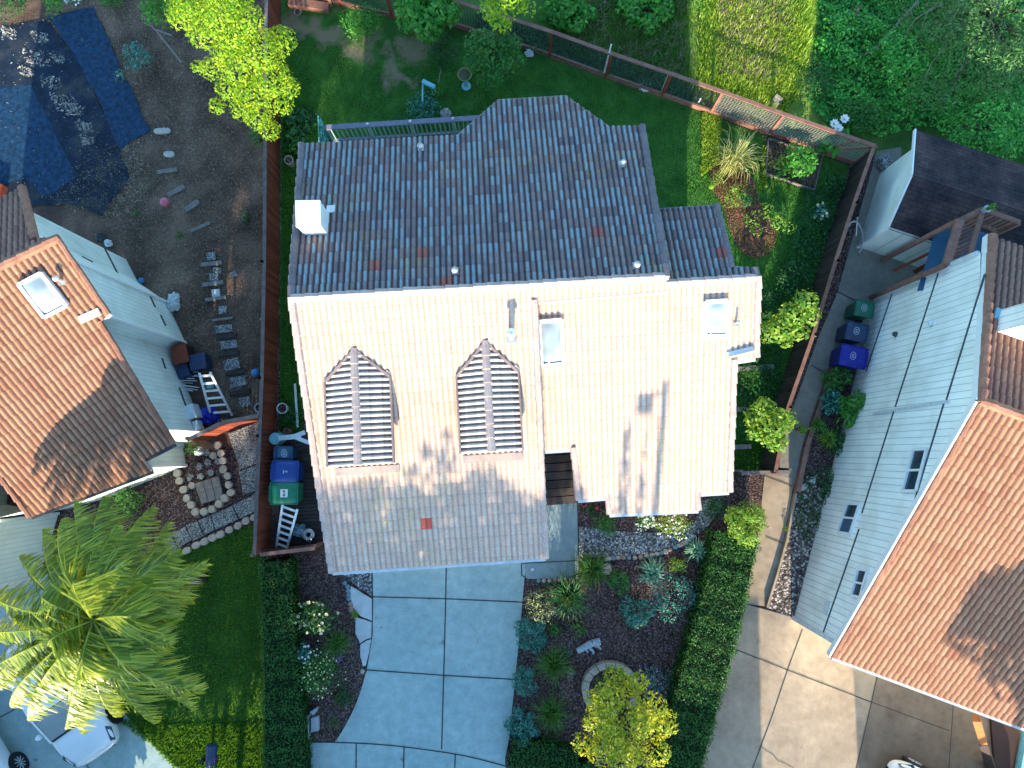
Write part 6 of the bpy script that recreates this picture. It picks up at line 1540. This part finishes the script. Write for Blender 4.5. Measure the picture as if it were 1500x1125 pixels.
# palm
def palm():
    c = at(128, 912, 6.3); t = thing('palm_tree', 'tall feathery palm with drooping fronds above the white car', 'palm', (c.x, c.y, 0))
    b = B(); b.path([V3((c.x, c.y, -.02)), V3((c.x + .05, c.y, 1.5)), V3((c.x, c.y, 3.8)), V3((c.x, c.y, 6.1))], .24, .15, 12); b.build('trunk', M['bark_palm'], t, smooth=True)
    tips = [(303, 824, 3.7), (297, 1012, 3.6), (283, 1040, 3.2), (168, 1050, 3.6), (95, 1068, 3.7), (15, 1035, 3.8), (-22, 985, 3.9), (-30, 925, 4.0), (-15, 868, 4.0), (28, 815, 4.0), (62, 775, 4.0), (108, 735, 4.0), (150, 728, 3.9), (224, 742, 3.7), (262, 808, 4.1), (250, 945, 4.6), (60, 1000, 4.9), (65, 870, 5.2), (180, 830, 5.4), (195, 980, 5.0), (128, 990, 5.4), (225, 1060, 3.6), (140, 800, 5.2), (20, 905, 4.6), (265, 905, 4.2), (90, 760, 4.6), (245, 765, 3.4), (-10, 1010, 3.3), (120, 1075, 3.2), (40, 1055, 3.0), (200, 905, 5.6), (282, 880, 3.4), (175, 1020, 4.4), (75, 945, 5.6), (30, 960, 4.2), (110, 850, 5.8), (170, 770, 4.6)]
    for x, y, z in tips:
        z += 1.0; tip = at(x, y, z); p0 = V3((c.x, c.y, 6.05)); h = tip - p0; L = V3((h.x, h.y, 0)).length
        mid = p0.lerp(tip, .5) + V3((0, 0, .55 + .12 * L)); mid += V3((random.uniform(-.5, .5), random.uniform(-.5, .5), random.uniform(-.2, .25)))
        def bz(s): return p0 * (1 - s) ** 2 + mid * 2 * s * (1 - s) + tip * s * s
        b = B(); b.path([bz(i / 8) for i in range(9)], .03, .006, 5)
        f = b.build('frond', M['leaf_palm'], t)
        Q = []; n = 88
        for i in range(n):
            s = .12 + .88 * i / n; p = bz(s); d = (bz(min(1, s + .02)) - bz(s - .02)).normalized(); sd_ = d.cross(Z).normalized()
            ln = (.92 * math.sin(PI * min(1, .2 + s * .78)) + .08) * random.uniform(.6, 1.25)
            for k in (-1, 1):
                dr_ = random.uniform(.35, .9)
                v = (sd_ * k * random.uniform(.4, .9) + d * random.uniform(.3, .8) + V3((.38, -.16, -dr_ * .95))).normalized()
                w = .024; nn = V3(v).cross(d).normalized() if V3(v).cross(d).length > .01 else Z
                wv = v.cross(Z).normalized() * w
                m = p + v * ln * .5 + Z * .02; e = p + v * ln + V3((.03, 0, -.28 * ln * dr_))
                Q.append((p - wv * .6, p + wv * .6, m + wv, m - wv)); Q.append((m - wv, m + wv, e + wv * .15, e - wv * .15))
        quads('leaflets', np.array([[tuple(v) for v in q] for q in Q]), M['leaf_palm'], f)
    return t
palm()

# ------------------------------------------------------------------ planting: back garden and hillside
tree(362, 105, 60, 1.2, 5.2, 'leaf_yellow', 'sunlit yellow green tree overhanging the long redwood fence', trunk_px=(392, 60), dens=800, size=.10, sub=.3, k=20,
     lobes=[(*at(x, y, z), r, r, r * .8) for x, y, z, r in ((265, 22, 4.4, .5), (332, -5, 5.0, .8), (360, 30, 4.7, .6), (412, 60, 4.0, .5), (330, 75, 4.2, .5), (285, 10, 4.6, .75), (320, 20, 4.9, .8), (300, 45, 4.5, .6), (345, 55, 4.5, .6), (382, 75, 4.2, .75), (350, 95, 3.9, .7), (310, 100, 3.6, .4), (290, 98, 3.4, .25), (400, 115, 3.7, .65), (370, 135, 3.4, .6), (335, 130, 3.3, .45), (318, 155, 2.9, .3), (425, 128, 3.4, .35), (408, 150, 3.0, .5), (378, 170, 2.7, .5), (395, 190, 2.2, .4), (355, 158, 2.9, .45), (272, -12, 4.6, .7), (320, -20, 5, .8))], limbs=14)
tree(237, 20, 28, .3, 2.4, 'leaf_bright', 'deep green shrub shaded by the yellow tree', trunk_px=(240, 25), dens=330, size=.12, name='shrub_tree', k=12)
tree(380, 200, 16, .3, 1.6, 'leaf_mid', 'green bush squeezed between the yellow tree and the fence', dens=400, size=.1, name='shrub_tree', k=8)
shrub(205, 86, 25, .9, 'leaf_teal', 'grey green bush growing beside the clean fabric strip', dens=300, k=9, sub=.36)
shrub(178, 112, 12, .5, 'leaf_silver', 'pale drooping sprig over the edge of the fabric strip', dens=160, size=.08)
shrub(80, 8, 18, .8, 'leaf_bright', 'bright green bush at the top end of the weed fabric', dens=350)
shrub(105, -2, 14, .7, 'leaf_teal', 'white flowering bush beside the bright green one at the fabric top', flowers='petal_white', fn=40, fsize=.1)
shrub(165, -6, 24, .7, 'leaf_mid', 'low green bush at the upper frame edge over bare soil')
shrub(20, 5, 30, .6, 'leaf_dark', 'dark bush at the far corner above the weed fabric', dens=300)
shrub(362, 318, 11, .12, 'leaf_dark', 'dark weed patch on the bare soil near the fence', dens=260, size=.07)
shrub(198, 312, 7, .15, 'leaf_olive', 'small weed between the pink ball and the fabric', size=.06)
shrub(262, 345, 8, .15, 'leaf_olive', 'small weed below the long narrow board', size=.06)
shrub(436, 190, 25, .9, 'leaf_dark', 'dark leafy shrub between fence and balcony screen', size=.13, dens=330, asp=.75, ry=34)
shrub(530, 34, 36, .9, 'leaf_bright', 'wide yellow green mounded shrub at the back of the lawn', size=.08, dens=520, k=14, ry=24)
tree(628, 14, 52, .5, 2.3, 'leaf_bright', 'big leaved green shrub with small white flowers at the back fence', dens=260, size=.2, asp=.7, name='shrub_tree', k=16, trunk_px=(625, 20))
shrub(596, 42, 15, .6, 'leaf_olive', 'small bronze tinted plant below the big leaved shrub')
shrub(650, 75, 26, .5, 'leaf_dark', 'low dark ground shrub left of the citrus tree', dens=330, ry=30)
tree(724, 80, 44, .5, 2.7, 'leaf_mid', 'glossy dark citrus tree on the back lawn beside the bird bath', dens=300, size=.14, asp=.6, k=16, sub=.33, trunk_px=(722, 82))
tree(742, 4, 42, 1.8, 4.4, 'leaf_yellow', 'tree with sunlit yellow tips reaching over the wire fence', dens=220, size=.14, k=14, sub=.33, trunk_px=(765, -30))
shrub(622, 158, 30, .5, 'leaf_teal', 'dark blue green plants around the angled lamp post', dens=260, ry=24)
shrub(640, 135, 9, .4, 'leaf_bright', 'bright tuft beside the angled lamp post', size=.08)
shrub(828, 18, 46, .7, 'leaf_bright', 'round leaved mound outside the fence beyond the yellow tips', size=.16, asp=.9, dens=260, k=16, sub=.3, ry=30)
shrub(942, 12, 44, .9, 'leaf_bright', 'round leaved shrub on the hillside, right of the leafy mound', size=.15, asp=.9, dens=260, k=14, sub=.3, ry=34)
shrub(1030, 8, 30, .8, 'leaf_lime', 'grassy bush at the top edge beside the sunlit strip', dens=320)
tree(1425, 70, 110, .5, 3.6, 'leaf_olive', 'large grey green tree with drooping bare branches on the hillside', dens=280, size=.13, asp=.32, k=26, sub=.26, trunk_px=(1440, 20), limbs=14)
tree(1330, 90, 60, .3, 2.0, 'leaf_ivy', 'spreading green shrub beside the large grey green tree', dens=220, size=.14, k=16, sub=.3, trunk_px=(1330, 90), name='shrub_tree')
tree(1440, 190, 60, .3, 2.2, 'leaf_ivy', 'dense green shrub rising behind the shed roof', dens=230, size=.13, k=16, sub=.3, name='shrub_tree', trunk_px=(1440, 190))
shrub(1190, 118, 34, .8, 'leaf_dark', 'dark blue green shrub beyond the upright plank', dens=330, k=12)
shrub(1255, 60, 55, .9, 'leaf_ivy', 'wide leafy green shrub in the middle of the hillside', dens=250, size=.13, k=18, sub=.28, ry=40)
shrub(1262, 170, 40, .7, 'leaf_mid', 'leafy shrub on the slope just above the white lilies', dens=260, size=.12, ry=26)
b = B()
for i in range(5):
    a = at(1470 - i * 22 + random.uniform(-8, 8), random.uniform(-10, 15), 2.6); c = at(1400 - i * 20 + random.uniform(-25, 20), 80 + random.uniform(-35, 50), 1.4 + random.random()); pp_ = [a.lerp(c, k / 5) + V3((random.uniform(-.12, .12), random.uniform(-.12, .12), .5 * math.sin(PI * k / 5) + random.uniform(-.1, .1))) for k in range(6)]; b.path(pp_, .02, .006, 5)
    b.path([pp_[2], pp_[3] + V3((random.uniform(-.5, .5), -.2, .1)), pp_[4] + V3((random.uniform(-.7, .7), -.4, -.1))], .012, .004, 4)
b.path([at(1345, 2, 1.2), at(1310, 40, 1.0), at(1280, 75, .6), at(1230, 88, .3)], .05, .02, 6)
tag(b.build('dead_branch', M['twig']), 'tangle of bare fallen branches trailing across the hillside greenery', 'branch')
b = B(); b.tube(at(1251, 25, .25), at(1257, 10, .3), .11, .12, 9); tag(b.build('log', M['redwood_pale']), 'short sawn log lying in the hillside greenery', 'log')
shrub(1215, 205, 26, .8, 'leaf_bright', 'broad leaved lily plant behind the wire fence', size=.3, asp=.55, dens=70)
for x, y, lb in ((1222, 181, 'white lily bloom lowest toward the fence'), (1237, 174, 'largest white lily bloom, topmost of the group'), (1228, 188, 'small white lily bloom closest to the fence rail')):
    c = at(x, y, 1.0); k_ = np.arange(14) * 2.4; pc = np.array(c) + np.stack([.085 * np.cos(k_), .085 * np.sin(k_), .03 * np.cos(k_ * 1.7)], 1); o = quads('lily', leaf_quads(pc, np.stack([-np.cos(k_) * .6, -np.sin(k_) * .6, np.ones(14)], 1), .17, .62, .25, np.stack([np.cos(k_), np.sin(k_), np.zeros(14)], 1)), M['petal_white'], org=(c.x, c.y, 0)); tag(o, lb, 'flower')
    s_ = B(); s_.tube((c.x, c.y, 0), c, .02, .012, 6); s_.build('stem', M['leaf_mid'], o)
# island bed
clump(1067, 246, 40, 1.1, 'leaf_straw', 'fountain of pale strap leaves in the red bark bed', 190, .028, 'plant', 'grass_plant', .2, None, (.3, .45))
shrub(1050, 262, 13, .6, 'leaf_lime', 'lime bush hugging the fountain plant on the bed edge', size=.06)
shrub(1075, 288, 18, .8, 'leaf_lime', 'sunlit bush halfway down the red bark bed', size=.07, dens=420)
shrub(1092, 292, 16, .7, 'leaf_dark', 'dark bush in shade at the middle of the red bark bed', dens=420)
tree(1120, 325, 26, .9, 2.1, 'leaf_lime', 'small open tree with lit leaf clusters over the red bark', trunk_px=(1117, 348), dens=300, size=.1,
     lobes=[(*at(x, y, z), r, r, r * .7) for x, y, z, r in ((1100, 322, 1.5, .32), (1122, 308, 1.8, .3), (1138, 326, 1.8, .28), (1156, 334, 1.7, .27), (1108, 338, 1.2, .25), (1143, 318, 1.5, .2))], name='small_tree')
shrub(1168, 240, 31, 1.3, 'leaf_bright', 'glossy leafy shrub filling the timber edged planter', size=.15, asp=.5, dens=260, k=12)
shrub(1141, 238, 10, .9, 'leaf_lime', 'sunlit sprig on the planter side of the glossy shrub', size=.09)
shrub(1203, 313, 13, .5, 'leaf_teal', 'flowering hydrangea fading beside the dark fence', flowers='petal_yellow', fn=12, fsize=.12)
shrub(1225, 270, 24, .4, 'leaf_dark', 'dark low planting in the fence corner of the lawn', dens=260)
# east side yard
tree(1160, 462, 40, 1.0, 2.7, 'leaf_lime', 'sunlit leafy tree between roof corner and dark fence', trunk_px=(1150, 470), dens=330, size=.15, asp=.6,
     lobes=[(*at(x, y, z), r, r, r * .75) for x, y, z, r in ((1128, 488, 1.6, .42), (1145, 478, 2.0, .5), (1162, 462, 2.3, .5), (1180, 442, 2.4, .45), (1187, 462, 1.9, .38), (1150, 496, 1.6, .35), (1172, 486, 1.6, .35), (1124, 470, 1.4, .35))])
tree(1128, 622, 38, .6, 2.5, 'leaf_lime', 'sunlit round leafy tree beside the walkway, nearest the low fence', trunk_px=(1122, 628), dens=300, size=.14, asp=.6, k=16, sub=.36)
shrub(1174, 629, 9, .9, 'leaf_lime', 'small sunlit branch tip crossing the walkway', size=.1)
shrub(1222, 555, 22, .8, 'leaf_mid', 'leafy shrub right below the deep blue bin', size=.16, asp=.35, dens=250)
shrub(1257, 596, 30, 1.2, 'leaf_bright', 'large fan leaved plant against the pale blue wall', size=.24, asp=.3, dens=220, k=12)
shrub(1218, 590, 20, .6, 'leaf_teal', 'dark blue green plant between wall and timber edging', size=.12)
clump(1208, 642, 15, .5, 'leaf_lime', 'spiky rosette plant at the foot of the fan leaved one', 120, .04, 'plant', 'rosette_plant')
clump(1193, 622, 12, .5, 'leaf_bright', 'smaller spiky rosette touching the timber edging', 100, .04, 'plant', 'rosette_plant')
shrub(1226, 545 + 100, 18, .5, 'leaf_dark', 'dark creeper at the base of the wall above the gravel', dens=350, ry=30)
shrub(1216, 715, 12, .4, 'leaf_dark', 'dark creeper along the wall beside the shaded gravel', dens=300, ry=36)
shrub(1152, 775, 6, .3, 'leaf_lime', 'small weed sprouting at the walkway edge', size=.05)
shrub(1160, 410, 30, .5, 'leaf_dark', 'shadowy shrub on the lawn beside the east fence', dens=300)
# ------------------------------------------------------------------ unseen street to the south, houses and some trees added to cast shade
def far_house(label, x0, x1, y0, y1, h, zr_, wall, rm):
    t = thing('added_street_house', label, 'house', ((x0 + x1) / 2, (y0 + y1) / 2, 0)); b = B(); b.prism([(x0, y0), (x1, y0), (x1, y1), (x0, y1)], 0, h); b.build('wall', wall, t)
    ym = (y0 + y1) / 2; o = .3; r = B(); A = [V3((x0 - o, y0 - o, h)), V3((x1 + o, y0 - o, h)), V3((x1 + o, ym, zr_)), V3((x0 - o, ym, zr_))]; C = [V3((x0 - o, y1 + o, h)), V3((x1 + o, y1 + o, h)), V3((x1 + o, ym, zr_)), V3((x0 - o, ym, zr_))]
    r.slab(A, 0, .15); r.slab(C, 0, .15); r.build('roof', rm, t)
    g_ = B(); g_.add([(x0, y0, h), (x0, y1, h), (x0, ym, zr_ - .1)], [(0, 1, 2)]); g_.add([(x1, y0, h), (x1, y1, h), (x1, ym, zr_ - .1)], [(0, 1, 2)]); g_.build('gable', wall, t)
    w = B()
    for k in range(3): xx = x0 + (x1 - x0) * (k + .5) / 3; w.box((xx, y1 + .01, 1.6), (1.1, .06, 1.2))
    w.build('window', M['glass_dark'], t); return t
far_house('low pale house added across the street to shade the front garden', 1.5, 7.7, -25, -18.5, 3.6, 5.5, M['stucco'], M['shingle'])
far_house('garage added across the street to shade the stained driveway', 11.6, 14.0, -21, -16.2, 3.2, 3.4, M['stucco'], M['shingle'])
far_house('wide pale house added across the street to shade the driveway', -8.0, 1.1, -29, -21.5, 4.6, 7.2, M['stucco'], M['shingle'])
far_house('long low house added across the street to shade the garage wall', -24, -13.6, -26, -19, 5.2, 7.6, M['stucco'], M['shingle'])
def street_tree(label, x, y, R, z0, z1, dens=60, size=.27, k=18, sub=.34):
    dens *= 2.0
    return tree(0, 0, 0, z0, z1, 'leaf_dark', label, world=(x, y), R=R, dens=dens, size=size, k=k, sub=sub)
bl_ = [(-6.9 + i * .95, -19 + .4 * math.sin(i * 2.3), zc_ + .22 * math.sin(i * 1.9 + zc_), 1.05, 1.0, 1.25) for i in range(9) for zc_ in (9.85, 8.4, 6.9)]
tree(0, 0, 0, 4.5, 10.5, 'leaf_dark', 'broad dense street tree opposite the garage', world=(-3.5, -19), R=3.0, dens=380, size=.26, lobes=bl_, limbs=9, low=-.9)
tl_ = [(-2.75, -19, 11.1, .55, .5, .75), (-2.3, -19, 11.5, .35, .35, .6), (-3.3, -19.2, 10.9, .5, .4, .6), (-1.7, -19, 10.9, .5, .5, .6), (-4.6, -19, 10.8, .5, .5, .4), (-6.0, -19, 10.9, .7, .5, .5), (-.6, -19, 10.6, .5, .5, .5), (.5, -19, 10.3, .5, .5, .5)]
tree(0, 0, 0, 5, 11.5, 'leaf_dark', 'loose feathery tree rising through the broad one', world=(-2.6, -19.8), R=1.0, dens=230, size=.2, lobes=tl_, low=-.9)
street_tree('dense tree added beside the broad one to shade the back yard', -8.3, -19.5, 1.9, .6, 12.6, 200)
rl = [(-13.3 + i * .62, -17.5 + .5 * math.sin(i * 2.1), 4.42 + .06 * math.sin(i * 1.3), 1.0, .9, 1.6) for i in range(7, -1, -1)]
tree(0, 0, 0, 2.6, 6, 'leaf_dark', 'street tree with a raised crown opposite the lawn', world=(-8.4, -17.5), R=2.0, dens=330, size=.3, lobes=rl, low=-.97, limbs=3)
street_tree('tall slim tree added across the street to shade the west yard', -9.4, -21.5, 1.7, 6.0, 12.4, 300)
street_tree('small round tree added to shade the neighbour driveway', -12.9, -13.4, .9, .1, 3.0, 220)
street_tree('round tree added to shade the white cars and garage wall', -15.8, -13.4, 1.9, .3, 6.3, 130)
street_tree('second round tree added to shade the white cars and garage wall', -19.2, -13.6, 2.0, .3, 6.5, 130)
street_tree('street tree opposite the east neighbour', 14.5, -19, 2.5, 5.8, 11.2, 120)
street_tree('loose street tree further along the east side', 20.0, -18, 2.2, .5, 8.5, 60)
cy = thing('cypress_tree', 'slender twin topped cypress across the street', 'tree', (2.8, -18, 0)); quads('crown', lobe_leaves([(2.7, -18, 4 + i * .75, .62 - i * .055, .62 - i * .055, .8) for i in range(10)] + [(3.2, -18, 4 + i * .8, .40 - i * .038, .40 - i * .038, .8) for i in range(9)], 3400, .2, .4), M['leaf_dark'], cy); b = B(); b.tube((2.8, -18, 0), (2.75, -18, 9), .12, .03); b.build('trunk', M['bark'], cy)
sl = thing('street_lamp', 'tall street lamp across the street', 'lamp', (3.65, -18, 0)); b = B(); b.tube((3.65, -18, 0), (3.65, -18, 12.1), .12, .09, 10); b.build('pole', M['metal_dark'], sl); b = B(); b.bar((3.65, -18, 11.9), (3.2, -18, 11.85), .06, .06); b.box((3.12, -18, 11.7), (.45, .3, .3)); b.build('lamp_head', M['metal_dark'], sl)

# ------------------------------------------------------------------ light
SUN_EL, SUN_AZ = math.radians(18.0), math.radians(1.5)     # sun low in the south, a touch to the west
to_sun = V3((-math.sin(SUN_AZ) * math.cos(SUN_EL), -math.cos(SUN_AZ) * math.cos(SUN_EL), math.sin(SUN_EL)))
sd_l = bpy.data.lights.new('sun', 'SUN'); so = bpy.data.objects.new('sun', sd_l); COL.objects.link(so)
sd_l.energy = 13.0; sd_l.angle = math.radians(0.5); sd_l.color = (1.0, 0.83, 0.60)
so.rotation_euler = to_sun.to_track_quat('Z', 'Y').to_euler(); so.location = (0, -40, 30)
w = bpy.data.worlds.new('World'); sc.world = w; w.use_nodes = True
nt = w.node_tree; bg = nt.nodes['Background']
sky = nt.nodes.new('ShaderNodeTexSky'); sky.sky_type = 'NISHITA'; sky.sun_disc = False
sky.sun_elevation = SUN_EL; sky.sun_rotation = PI + SUN_AZ
sky.ozone_density = 3.0; sky.dust_density = 0.6; sky.air_density = 1.0
tint = nt.nodes.new('ShaderNodeMix'); tint.data_type = 'RGBA'; tint.blend_type = 'MULTIPLY'; tint.inputs[0].default_value = 1.0
tint.inputs[7].default_value = (0.88, 1.0, 0.96, 1.0)
nt.links.new(sky.outputs[0], tint.inputs[6]); nt.links.new(tint.outputs[2], bg.inputs['Color']); bg.inputs['Strength'].default_value = 0.60
sc.view_settings.view_transform = 'Standard'; sc.view_settings.look = 'None'; sc.view_settings.exposure = 0.0; sc.view_settings.gamma = 1.0
